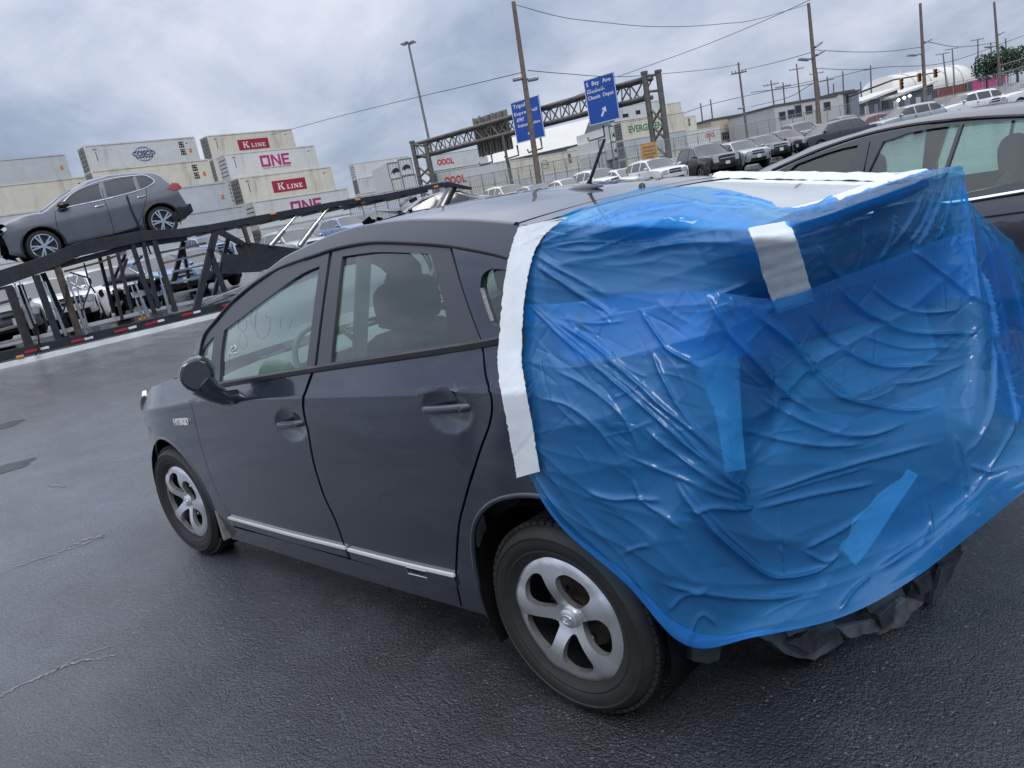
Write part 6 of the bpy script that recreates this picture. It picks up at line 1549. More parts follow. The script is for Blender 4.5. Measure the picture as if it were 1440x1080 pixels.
def containers():
    G = 'containers stacked behind the transporter'
    r = place_container(91, 216.5, 82, M_CBLUEGREY, 'bluegrey', 'blue grey container at the left end, top of the pile over the carried crossover\'s bonnet', G, below=1, n_label='blue grey one at the left end'); sticker(r, 11.3, 1.2)
    r = place_container(273, 192, 80, M_CGREY, 'grey', 'pale grey container with navy globe emblem reading COSCO, top of its stack', G, below=1, n_label='COSCO one', tl=117); cosco(r); chars(r); smallmarks(r); sticker(r)
    r = place_container(410, 181, 104, M_CBEIGE, 'beige', 'topmost cream container with crimson K LINE panel, right of the COSCO one', G, below=1, n_label='topmost K LINE one', tl=291); kline(r); smallmarks(r)
    r = place_container(124, 247.5, 76, M_CBEIGE, 'beige', 'cream container at the left under the blue grey one, behind the crossover bonnet', G, below=1, n_label='cream one behind the carried bonnet'); smallmarks(r)
    r = place_container(293, 223.5, 77, M_CBEIGE, 'beige', 'cream container with black characters directly under the COSCO container', G, below=1, n_label='one with black characters'); chars(r); sticker(r)
    r = place_container(442, 204, 99, M_CWHITE, 'white', 'white container lettered ONE in magenta under the topmost K LINE container', G, below=1, n_label='upper ONE container', tl=316); one(r); smallmarks(r)
    r = place_container(319, 255, 73, M_CBLUEGREY, 'bluegrey', 'blue grey container beside the tail lamp of the crossover on the transporter', G, below=1, n_label='one beside the carried tail lamp'); sticker(r)
    r = place_container(465, 234, 95, M_CBEIGE, 'beige', 'cream container with crimson K LINE panel between the two ONE containers', G, below=1, n_label='K LINE one between the ONE containers', tl=335); kline(r); smallmarks(r)
    r = place_container(344, 288, 70, M_CBLUEGREY, 'bluegrey', 'blue grey container just above the transporter deck behind the crossover', G, below=1, n_label='one just above the deck')
    r = place_container(489, 264, 92, M_CWHITE, 'white', 'white container lettered ONE half hidden behind the transporter deck beam', G, below=1, n_label='lower ONE container', tl=356); one(r)
    r = place_container(484, 292, 88, M_CBEIGE, 'beige', 'lowest cream container with K LINE panel seen below the transporter deck beam', G, below=1, n_label='lowest K LINE one'); kline(r)
    r = place_container(150, 300, 66, M_CGREY, 'grey', 'pale grey container seen between the transporter posts at the left', G, below=1, n_label='one between the transporter posts')
    r = place_container(-30, 300, 66, M_CBEIGE, 'beige', 'cream container behind the left end of the transporter lower bay', G, below=1, n_label='one at the left end bay')
    G2 = 'containers beyond the sign gantry'
    A2 = R(32)
    r = place_container(575, 219, 118, M_CWHITE, 'white', 'white container with grey Zi/on lettering left of the gantry tower', G2, a=A2, tl=497, below=1, n_label='Zi/on container'); decal(r, text_mesh('Zi/on', 1, .02), 7.2, 1.1, .9, M_CDARK, w=3.4)
    r = place_container(683, 207, 96, M_CGREY, 'grey', 'pale grey container lettered OOCL in scarlet behind the gantry, upper of two', G2, a=A2, tl=606, below=0); oocl(r)
    r = place_container(712, 226, 93, M_CGREY, 'grey', 'pale grey container lettered OOCL in scarlet behind the gantry, lower of two', G2, a=A2, tl=614, below=1, n_label='lower OOCL container'); oocl(r)
    r = place_container(813, 210, 125, M_CBEIGE, 'beige', 'cream container with round grey emblem in front of the white warehouse', G2, a=R(20), below=1, n_label='one before the white warehouse'); decal(r, merge(ring(0, 0, 1, 1, .08), ring(0, 0, .6, 1, .06), strokes([rect(-.95, -.1, .95, .1)])), 5.2, .75, 1.4, M_CDARK, name='round_emblem'); chars(r)
    r = place_container(962, 157, 120, M_CBEIGE, 'beige', 'cream container lettered EVERGREEN in green behind the gantry right tower', G2, a=R(20), tl=873, below=1, n_label='EVERGREEN container'); decal(r, text_mesh('EVERGREEN', 1, .02, bold=.02), 1.3, .95, 1.1, M_LGREEN, w=6.4)
    r = place_container(933, 140, 160, M_CGREY, 'grey', 'pale container with dark marks on top of the EVERGREEN container', G2, a=R(20), below=0); plate(r, 2.0, 3.4, .6, 1.3, M_LBLACK, name='dark_marking'); plate(r, 5.2, 6.3, .8, 1.6, M_LBLACK, name='dark_marking')
    r = place_container(978, 162, 162, M_CBEIGE, 'beige', 'cream container with round emblem right of the gantry tower', G2, a=R(20), below=1, n_label='round emblem one right of the gantry tower'); decal(r, ring(0, 0, 1, 1, .12), 4.5, .8, 1.3, M_CDARK, name='round_emblem'); chars(r)
    r = place_container(957, 143, 166, M_CBEIGE, 'beige', 'highest cream container right of the gantry, top of its stack', G2, a=R(20), below=0)
    r = place_container(1012, 177, 158, M_CWHITE, 'white', 'white container with grey emblem and red print beside the gantry right leg', G2, a=R(20), below=1, n_label='white one beside the gantry leg'); decal(r, ring(0, 0, 1, 1, .12), 2.2, .8, 1.3, M_CDARK, name='round_emblem'); decal(r, text_mesh('OOCL', 1, .02, bold=.03), 8.4, 1.0, .9, M_LOOCL, w=2.4)
    # end-on containers: green framed doors with a black device
    def endon(px, py, d, label, logo=True, green=True, w=2.44, up=R(20)):
        base = at(px, py, d); ex = cdir(up); ey = np.cross([0, 0, 1.], ex)
        mw = Matrix(((ex[0], ey[0], 0, base[0]), (ex[1], ey[1], 0, base[1]), (0, 0, 1, base[2]), (0, 0, 0, 1)))
        root = thing('shipping_container', label, 'container', mat=mw, group='end-on containers beyond the gantry')
        b = MB(); b.box((0, 6.1, 0), (2.4, 12.1, 2.8)); b.build('container_box', M_CWHITE, root)
        fm = M_GREEN if green else M_CDARK
        for x in (-1.16, 1.16): b = MB(); b.box((x, .0, 0), (.12, .2, 2.86)); b.build('corner_post', fm, root)
        b = MB(); b.box((0, .0, -1.32), (2.2, .2, .22)); b.build('bottom_rail', fm, root); b = MB(); b.box((0, .0, 1.38), (2.2, .2, .12)); b.build('top_rail', fm, root)
        for x in (-.55, .55): b = MB(); b.box((x, .02, .02), (1.04, .06, 2.45)); b.build('door_leaf', M_CGREY, root)
        for x in (-.8, -.3, .3, .8): b = MB(); b.bar((x, -.04, -1.2), (x, -.04, 1.25), .05); b.build('lock_rod', M_GALV, root)
        if logo:
            P = [(-.9, -.5), (-.5, .2), (0, .45), (.5, .35), (.85, -.1), (.6, -.15), (.75, -.55), (.35, -.2), (-.1, -.3), (-.4, -.55), (-.55, -.2)]
            V, F = strokes([P]); q = MB(); q.add([(v[0], -.05-v[2], v[1]) for v in V], F); q.build('black_device', M_LBLACK, root)
    endon(866, 188, 132, 'green framed white container end with black device, upper one beside the warehouse door'); endon(869, 210, 132, 'green framed white container end with black device, lower left one behind the orange sign'); endon(886, 208, 133, 'green framed white container end with black device, next to the orange sign')
    endon(851, 207, 134, 'plain white container end with grey doors left of the green framed ones', False, False); endon(850, 226, 134, 'plain white container end low beside the warehouse door', False, False)
    for i, (x, y) in enumerate(((556, 240), (571, 235))): endon(x, y, 132, ('grey container end with black print left of the gantry tower, left one', 'grey container end with black print left of the gantry tower, right one')[i], True, False)
    endon(562, 262, 132, 'plain grey container end under the printed ends left of the gantry', False, False); endon(577, 258, 132, 'plain grey container end low against the gantry left tower', False, False)
    endon(729, 236, 124, 'pale container end with black print behind the utility pole', True, False)
    for i, (x, y, m, lb) in enumerate(((1364, 116, M_CRED, 'oxide red container row end standing under the white dome'), (1414, 105, M_CPINK, 'magenta container right of the oxide red ones'))):
        key = 'red' if i == 0 else 'pink'
        place_container(x, y, 235, m, key, lb, 'coloured containers under the dome', a=R(12), below=0)
    place_container(1337, 121.5, 235, M_CRED, 'red', 'oxide red container left of the other red one under the white dome', 'coloured containers under the dome', a=R(12), below=0)
def oocl(r):
    t = merge(ring(0, 0, .5, .5, .24), ring(.98, 0, .5, .5, .24), ring(1.96, 0, .5, .5, .24), strokes([rect(2.55, -.5, 2.79, .5), rect(2.55, -.5, 3.2, -.26)]))
    decal(r, t, 1.0, .85, 1.1, M_LOOCL, w=3.6)
containers()
# ------------------------------------------------------------ overhead sign gantry
GA = at(592, 262, 108); GB = at(921, 204, 82); GB[2] = GA[2]
GX = GB-GA; GX[2] = 0; GX /= np.linalg.norm(GX); GY = np.cross(GX, [0, 0, 1.])     # GY points to the camera side
def Gp(px, py, off=0.): return hitplane(px, py, GA+GY*off, GY)
M_GSTEEL = mat('weathered_grey_steel', (.15, .14, .13), .6, metal=.3, var=.3, vscale=2)
M_SIGNBLUE = mat('blue_sign_sheet', (.012, .085, .42), .4, var=.04); M_SIGNWHITE = mat('white_sign_print', (.85, .86, .88), .45)
def gantry():
    root = thing('sign_gantry', 'grey steel truss gantry spanning the road, carrying two blue direction signs', 'gantry', loc=tuple(GA))
    def tube(name, a, b, r, o1=0., o2=None):
        q = MB(); q.tube([Gp(*a, o1), Gp(*b, o1 if o2 is None else o2)], r, 8); return q.build(name, M_GSTEEL, root, world=True, smooth=60)
    D = -1.6
    top = lambda x: np.interp(x, [583, 652, 720, 800, 823, 904, 926], [203, 184, 164, 143, 134, 111, 104.5]); bot = lambda x: np.interp(x, [590, 653, 722, 765, 825, 908, 928], [221.7, 206, 185, 175, 160, 137, 131])
    for o in (0, D):
        for f, nm in ((top, 'top_chord'), (bot, 'bottom_chord')):
            xs = [584, 652, 720, 765, 825, 906]; q = MB(); P0, P1 = Gp(584, f(584), 0), Gp(906, f(906), 0); q.tube([P0+GY*o, P1+GY*o], .24, 10); q.build(nm, M_GSTEEL, root, world=True, smooth=60)
    A0, A1, B0, B1 = Gp(584, top(584)), Gp(906, top(906)), Gp(590, bot(590)), Gp(906, bot(906)); n = 26
    for o in (0, D):
        for i in range(n):
            t0, t1 = i/n, (i+1)/n
            a = A0+(A1-A0)*(t0 if i % 2 == 0 else t1); b = B0+(B1-B0)*(t1 if i % 2 == 0 else t0); q = MB(); q.tube([a+GY*o, b+GY*o], .085, 6); q.build('web_member', M_GSTEEL, root, world=True, smooth=60)
            if i % 2 == 0:
                q = MB(); c = A0+(A1-A0)*t0; d = B0+(B1-B0)*t0; q.tube([c+GY*o, d+GY*o], .07, 6); q.build('web_member', M_GSTEEL, root, world=True, smooth=60)
    for i in range(0, n, 2):
        t = i/n
        for E0, E1 in ((A0, A1), (B0, B1)): q = MB(); c = E0+(E1-E0)*t; q.tube([c, E0+(E1-E0)*min(1, t+1/n)+GY*D], .06, 6); q.build('cross_tie', M_GSTEEL, root, world=True, smooth=60)
    # towers of two columns each, set fore and aft of the truss, with braces
    def tower(pxt, pyt, pxb, pyb, pxt2, pyt2, pxb2, pyb2, r):
        a, b = Gp(pxt, pyt, .3), Gp(pxb, pyb, .3); b = np.array([a[0], a[1], gz(a[0], a[1])-.3]); c, d = Gp(pxt2, pyt2, .3), None; d = np.array([c[0], c[1], gz(c[0], c[1])-.3])
        for p, q_ in ((a, b), (c, d)):
            q = MB(); q.tube([p, q_], r, 12); q.build('column', M_GSTEEL, root, world=True, smooth=60); q = MB(); q.tube([p, p+(0, 0, .25)], r*1.25, 12); q.build('column_cap', M_GSTEEL, root, world=True, smooth=50)
        for t0, t1 in ((.02, .02), (.18, .18), (.34, .52), (.52, .34), (.52, .70), (.70, .52), (.86, .86), (.72, .88)):
            q = MB(); q.tube([a+(b-a)*t0, c+(d-c)*t1], r*.45, 8); q.build('tower_brace', M_GSTEEL, root, world=True, smooth=60)
    tower(579.5, 201, 592, 262, 599, 204, 611, 258, .32); tower(906, 104, 920, 204, 925.5, 102, 940, 216, .30)
    # slim post carrying the middle of the span
    q = MB(); p = Gp(707, 190, .2); q.tube([p, (p[0], p[1], gz(p[0], p[1]))], .16, 8); q.build('middle_post', M_GSTEEL, root, world=True, smooth=60)
    # hooked light brackets below the signs
    for x, y in ((690, 214), (727, 204), (760, 194), (848, 176)):
        P = Gp(x, y, .5); q = MB(); q.tube([P, P+(0, 0, -1.2), P+(0, 0, -1.3)-GX*2.2, P+(0, 0, -.9)-GX*2.3], .11, 6); q.build('sign_light_bracket', M_GSTEEL, root, world=True, smooth=60)
    return root
gantry()
def sign(corners, label, lines, arrow, off=.75, nm='direction_sign'):
    """corners in the picture: TL, TR, BR, BL; the board hangs on the front chords of the gantry"""
    P = [Gp(*c, off) for c in corners]; c = sum(P)/4; w = (np.linalg.norm(P[1]-P[0])+np.linalg.norm(P[2]-P[3]))/2; h = (np.linalg.norm(P[3]-P[0])+np.linalg.norm(P[2]-P[1]))/2
    mw = Matrix(((GX[0], GY[0], 0, c[0]), (GX[1], GY[1], 0, c[1]), (0, 0, 1, c[2]), (0, 0, 0, 1)))
    r = thing(nm, label, 'road sign', mat=mw, group='blue direction signs')
    q = MB(); q.box((0, 0, 0), (w, .08, h)); q.build('sign_board', M_SIGNBLUE, r, bevel=.02)
    for sx in (-1, 1): q = MB(); q.box((sx*(w/2-.05), .045, 0), (.07, .012, h-.06)); q.build('white_border', M_SIGNWHITE, r)
    for sz in (-1, 1): q = MB(); q.box((0, .045, sz*(h/2-.05)), (w-.18, .012, .07)); q.build('white_border', M_SIGNWHITE, r)
    for sx in (-.3, .3): q = MB(); q.box((sx*w, -.18, 0), (.12, .26, h*.92)); q.build('sign_bracket', M_GSTEEL, r)
    for txt, x0, zt, size, wd in lines:
        V, F = text_mesh(txt, 1, .02, bold=.012, space=1.05); V = np.array(V); V -= [V[:, 0].min(), 0, 0]; k = size*h/.72; kx = k if wd is None else wd*w/V[:, 0].max()
        q = MB(); q.add([(-w/2+x0*w+v[0]*kx, .052+v[2], h/2-zt*h+v[1]*k) for v in V], [tuple(reversed(f)) for f in F]); q.build('sign_lettering', M_SIGNWHITE, r)
    ax, az, ang, s = arrow
    V, F = strokes([rect(-.10, -.5, .10, .12), [(-.32, .08), (0, .5), (.32, .08), (.10, .12), (-.10, .12)]], .02)
    ca, sa = math.cos(ang), math.sin(ang)
    q = MB(); q.add([((ax-.5)*w+(v[0]*ca-v[1]*sa)*s*h, .052+v[2], (.5-az)*h+(v[0]*sa+v[1]*ca)*s*h) for v in V], [tuple(reversed(f)) for f in F]); q.build('white_arrow', M_SIGNWHITE, r)
    return r
sign([(717, 145), (757.5, 133), (767, 192), (728, 202)], 'blue direction sign reading Tripoli with left arrow, behind the utility pole', [('Tripoli', .08, .17, .10, .46), ('Expressrail', .08, .34, .08, .80), ('APMT', .12, .50, .09, .28), ('Employee  Visitors', .14, .63, .07, .78)], (.50, .83, PI/2, .13))
sign([(820, 113), (863.5, 101), (872, 167.5), (830, 176.5)], 'blue direction sign reading S Bay Ave, Elizabeth, Chassis Depot, right of the other', [('S  Bay  Ave', .08, .16, .09, .80), ('Elizabeth', .08, .31, .085, .56), ('Chassis  Depot', .08, .45, .085, .84)], (.52, .76, -PI/5, .24))
def sign_back():
    P = [Gp(*c, -.0) for c in ((648, 170), (696, 154), (706, 210), (658, 224))]; off = -1.6-.55; P = [p+GY*off for p in P]; c = sum(P)/4; w = np.linalg.norm(P[1]-P[0]); h = np.linalg.norm(P[3]-P[0])
    mw = Matrix(((GX[0], GY[0], 0, c[0]), (GX[1], GY[1], 0, c[1]), (0, 0, 1, c[2]), (0, 0, 0, 1)))
    r = thing('direction_sign', 'grey ribbed back of a sign facing away on the gantry', 'road sign', mat=mw)
    m = mat('bare_sign_back', (.26, .25, .22), .6, metal=.3, var=.3, vscale=1.5)
    q = MB(); q.box((0, 0, 0), (w, .06, h)); q.build('sign_board', m, r)
    for i in range(11): q = MB(); q.box((-w/2+w*(i+.5)/11, .12, random.Random(i).uniform(-.3, .3)), (.16, .16, h*.96)); q.build('stiffener_rib', M_GSTEEL if i % 2 else m, r)
sign_back()

# ------------------------------------------------------------ poles, lamps and wires
M_WOOD = mat('grey_weathered_pole_wood', (.13, .105, .085), .85, var=.3, vscale=3, stain=((.05, .04, .035), .6, 4.))
M_POLE = mat('dull_metal_pole', (.13, .14, .15), .5, metal=.5)
M_WIRE = mat('black_wire', (.02, .02, .022), .6)
PTOP = {}
def pole(name, label, cat, top, bot, d, wpx, m=None, group=None, cross=(), lamps=(), key=None, sides=10):
    m = m or M_WOOD
    A = at(*top, d); B = at(*bot, d); B = B.copy(); dirv = (A-B)/np.linalg.norm(A-B); g = gz(B[0], B[1]); B = B+dirv*((g-.3-B[2])/dirv[2])
    r = thing(name, label, cat, loc=tuple(B), group=group); w = wpx*d/FPX
    q = MB(); q.tube([B, B+(A-B)*.5, A], [w*.58, w*.5, w*.40], sides); q.build('shaft', m, r, world=True, smooth=60)
    if key: PTOP[key] = (A, B)
    for f, ln in cross:
        c = B+(A-B)*f; q = MB(); q.bar(c-RH*ln/2+FH*w*.55, c+RH*ln/2+FH*w*.55, .14, .18); q.build('cross_arm', m, r, world=True)
        for s in (-.9, -.45, .45, .9): q = MB(); q.lathe([(0, .34), (.06, .33), (.08, .16), (.05, .10), (.04, 0)], c+RH*ln/2*s+FH*w*.55+(0, 0, .08), 2, 8); q.build('insulator', M_GALV, r, world=True, smooth=60)
    for f, side, ln, tilt in lamps:
        c = B+(A-B)*f; e = c+RH*side*ln; q = MB(); q.tube([c, c+RH*side*ln*.5+(0, 0, .25), e+(0, 0, .2)], .07, 6); q.build('lamp_arm', M_POLE, r, world=True, smooth=60)
        q = MB(); q.bar(e-RH*side*.2+(0, 0, .16), e+RH*side*(.2+ln*.9)+(0, 0, .16+tilt), .75, .22); q.build('flood_lamp', M_GALV, r, world=True, bevel=.04)
    return r
def poles():
    G = 'wooden utility poles'
    pole('utility_pole', 'tall wooden utility pole with lamp bracket crossing in front of the left blue sign', 'utility pole', (722, 3), (758, 258), 58, 7.5, group=G, lamps=((.60, 1, .45, .0), (.615, -1, .35, .0)), key='A')
    r = pole('light_mast', 'tall thin metal light mast with a ring of floodlights at its top', 'light mast', (574, 60), (604, 200), 190, 3.4, M_POLE, key='L', sides=8)
    A, B = PTOP['L']
    for k in range(6):
        t = 2*PI*k/6; e = A+1.5*np.array([math.cos(t), math.sin(t), 0]); q = MB(); q.tube([A+(0, 0, -.2), e], .10, 5); q.build('lamp_arm', M_POLE, r, world=True); q = MB(); q.box(e+(0, 0, -.1), (.9, .7, .35)); q.build('flood_lamp', M_GALV, r, world=True, bevel=.05)
    pole('utility_pole', 'tall utility pole with two floodlights, middle of the skyline right of the gantry', 'utility pole', (1137, 5), (1152, 172), 80, 5.5, group=G, lamps=((.58, -1, .7, .25), (.60, 1, .5, .35), (.66, 1, .4, .4)), key='B')
    pole('utility_pole', 'tall utility pole with floodlights standing before the white dome', 'utility pole', (1294, 5), (1301, 135), 105, 4.5, group=G, lamps=((.52, -1, 1.0, .2), (.62, 1, .5, .3)), key='C')
    pole('utility_pole', 'tall utility pole with floodlights at the far right edge by the trees', 'utility pole', (1398, 3), (1405, 95), 130, 3.6, group=G, lamps=((.5, -1, 1.0, .2), (.62, 1, .5, .3)), key='D')
    pole('utility_pole', 'thinner utility pole with cross arm and lamp just right of the gantry containers', 'utility pole', (1038, 88), (1051, 193), 110, 3, group=G, cross=((.88, 2.2),), lamps=((.45, -1, .3, .0),), key='E')
    G2 = 'distant thin poles on the skyline'
    for i, (t, b, cr, lb) in enumerate((((1084, 113), (1091, 168), 1, 'thin far pole with cross arm, first right of the lamp pole with cross arm'), ((1101, 116), (1105, 163), 1, 'thin far pole with cross arm left of the white office building corner'), ((1120, 90), (1129, 178), 1, 'slender far pole rising just left of the double floodlight pole'),
        ((1148, 97), (1155, 152), 1, 'slender far pole directly right of the double floodlight pole'), ((1163, 108), (1167, 150), 1, 'short far pole over the white office windows'), ((1172, 118), (1174, 170), 0, 'bare far pole at the right end of the white office'), ((1210, 115), (1212, 145), 0, 'bare short far pole over the conveyor sheds'),
        ((1224, 92), (1226, 150), 1, 'far pole with double cross arm over the conveyor sheds'), ((1326, 75), (1331, 118), 2, 'twin arm lamp pole before the dome, left one of two'), ((1339, 68), (1342, 117), 2, 'twin arm lamp pole before the dome, right one of two'), ((1375, 55), (1376, 112), 2, 'twin arm lamp pole at the right end of the dome'),
        ((985, 145), (989, 180), 0, 'bare far pole above the white container right of the gantry, left one'), ((999, 140), (1003, 176), 0, 'bare far pole above the white container right of the gantry, right one'), ((1393, 60), (1396, 100), 0, 'bare far pole among the trees at the right'), ((1414, 54), (1416, 92), 0, 'bare far pole beyond the trees near the right edge'), ((1185, 100), (1187, 150), 0, 'bare thin far pole behind the signal mast'))):
        pole('far_pole', lb, 'pole', t, b, 190+7*i, 2.1, M_POLE if cr == 2 else M_WOOD, G2, cross=((.92, 4.0),) if cr == 1 else (((.99, 4.5),) if cr == 2 else ()), sides=6)
    # slim lamp post in the middle and a street lamp by the road sign
    GW = 'overhead wires'
    def wire(pts, dep, label, r=.022, sag=0):
        P = []
        for (x, y), d in zip(pts, dep): P.append(at(x, y, d))
        C = catmull(P, 10); d = sum(dep)/len(dep); q = MB(); q.tube(C, r*d/60, 5); o = q.build('overhead_wire', M_WIRE, smooth=180); tag(o, label, 'wire', GW)
    wire([(380, 190), (460, 168), (560, 143), (650, 122), (737, 101)], (104, 95, 84, 70, 58), 'overhead wire running from the K LINE containers up to the tall wooden pole')
    wire([(726, 7), (790, 24), (854, 32), (910, 37), (967, 37), (1020, 33), (1060, 28), (1137, 6)], (58, 60, 62, 65, 68, 71, 74, 80), 'sagging wire between the tops of the two tallest poles')
    wire([(868, 108), (930, 86), (1000, 60), (1070, 31), (1132, 3), (1180, -22)], (82, 78, 74, 70, 66, 62), 'straight wire climbing from the right blue sign to the top edge')
    wire([(742, 99), (800, 104), (870, 108), (940, 103), (1000, 97), (1042, 90)], (58, 66, 76, 88, 99, 110), 'wire from the lamp bracket past the right blue sign to the cross arm pole')
    wire([(1042, 99), (1090, 88), (1140, 74)], (110, 95, 80), 'wire between the cross arm pole and the double floodlight pole')
    wire([(1142, 70), (1200, 73), (1250, 72), (1297, 66)], (80, 88, 96, 105), 'upper wire between the two right floodlight poles')
    wire([(1148, 96), (1190, 98), (1225, 97)], (190, 195, 200), 'far thin wire over the white office roof')
    wire([(870, 230), (960, 160), (1084, 127), (1150, 112)], (140, 170, 190, 200), 'far wire sloping up behind the gantry right leg')
    wire([(1056, 130), (1130, 120), (1230, 96), (1330, 88), (1440, 50)], (180, 185, 195, 205, 215), 'long far wire over the sheds and the dome')
    wire([(765, 160), (800, 140), (830, 128), (900, 110)], (70, 76, 80, 86), 'wire sloping up between the two blue signs')
    wire([(1056, 150), (1105, 138), (1142, 118)], (160, 120, 90), 'lower wire left of the double floodlight pole')
    wire([(1300, 58), (1350, 66), (1400, 60)], (105, 118, 130), 'wire between the two rightmost floodlight poles')
poles()
# ------------------------------------------------------------ buildings and far works
M_ROOFW = mat('white_metal_roofing', (.66, .65, .60), .5, var=.06, vscale=.3)
M_WALLG = mat('grey_blue_cladding', (.20, .22, .26), .6, var=.08, vscale=.4); M_WALLW = mat('off_white_wall', (.54, .53, .51), .7, var=.08, vscale=.3); M_WALLB = mat('beige_wall', (.52, .46, .36), .7, var=.08, vscale=.3)
M_WIN = mat('dark_window_pane', (.02, .022, .026), .1, spec=.8); M_ROOFD = mat('dark_roof_edge', (.10, .095, .09), .7)
M_CONC = mat('pale_concrete', (.40, .40, .39), .8, var=.2, vscale=.6); M_FENCE = mat('galvanised_fence_wire', (.33, .34, .35), .5, metal=.5)
def frame_at(px, py, d, a): 
    P = at(px, py, d); ex = cdir(a); ey = np.cross([0, 0, 1.], ex); return P, ex, ey, Matrix(((ex[0], ey[0], 0, P[0]), (ex[1], ey[1], 0, P[1]), (0, 0, 1, P[2]), (0, 0, 0, 1)))
def warehouse():
    # long white roofed shed whose grey gable end with a dark door looks at us on the right
    d = 160; a = R(-35)
    P, ex, ey, mw = frame_at(822, 232, d, a); mw[2][3] = float(gz(P[0], P[1])); root = thing('warehouse', 'long white roofed warehouse with grey gable and dark doorway behind the gantry', 'building', mat=mw)
    L = 29.; Wd = 19.; eav = 5.8; rid = 10.4
    q = MB(); q.box((-L/2, Wd/2, eav/2), (L, Wd, eav)); q.build('wall', M_WALLG, root)
    g = MB(); g.prism([(0, 0), (Wd, 0), (Wd, eav), (Wd*.72, rid), (Wd*.28, rid), (0, eav)], (0.02, 0, 0), (0, 1, 0), (0, 0, 1), .15); g.build('gable', M_WALLG, root)
    r = MB()
    for pts in ([(-L, -.4, eav-.1), (.2, -.4, eav-.1), (.2, Wd*.28, rid+.1), (-L, Wd*.28, rid+.1)], [(-L, Wd*.28, rid+.1), (.2, Wd*.28, rid+.1), (.2, Wd*.72, rid+.1), (-L, Wd*.72, rid+.1)], [(-L, Wd*.72, rid+.1), (.2, Wd*.72, rid+.1), (.2, Wd+.4, eav-.1), (-L, Wd+.4, eav-.1)]):
        r.add(pts+[(x, y, z-.12) for x, y, z in pts], [(0, 1, 2, 3), (7, 6, 5, 4), (0, 4, 5, 1), (1, 5, 6, 2), (2, 6, 7, 3), (3, 7, 4, 0)])
    r.build('roof', M_ROOFW, root)
    q = MB(); q.box((.24, 9.2, 2.8), (.1, 6.8, 5.4)); q.build('doorway', M_DARK, root)
    q = MB(); q.tube([(.3, 9.5+k*.6, 7.8-.18*abs(k)) for k in range(-5, 6)], .18, 6); q.build('arched_lettering_band', M_WALLW, root)
warehouse()
def box_building(name, label, tl, tr, d, a, base, m, depth=14, roofm=None, windows=(), sgn=1, roofh=.35):
    """front face top edge runs from tl to tr in the picture"""
    ex = cdir(a); A = at(*tl, d); n = np.cross([0, 0, 1.], ex); B = hitplane(*tr, A, n); w = np.dot(B-A, ex); z0 = float(gz(A[0], A[1]))
    mw = Matrix(((ex[0], n[0], 0, A[0]), (ex[1], n[1], 0, A[1]), (0, 0, 1, z0), (0, 0, 0, 1))); root = thing(name, label, 'building', mat=mw); h = A[2]-z0; h2 = B[2]-z0; h = (h+h2)/2
    q = MB(); q.box((w/2, depth/2, h/2), (w, depth, h)); q.build('wall', m, root)
    q = MB(); q.box((w/2, depth/2, h+roofh/2), (w+.5, depth+.5, roofh)); q.build('roof', roofm or M_ROOFD, root)
    for x, y, ww, hh in windows:
        p = hitplane(x, y, A, n); u = np.dot(p-A, ex); q = MB(); q.box((u, -.03, p[2]-z0), (ww+.25, .10, hh+.25)); f = q.build('window', M_WALLG, root); q = MB(); q.box((u, -.09, p[2]-z0), (ww, .04, hh)); q.build('pane', M_WIN, f)
    return root, w, h
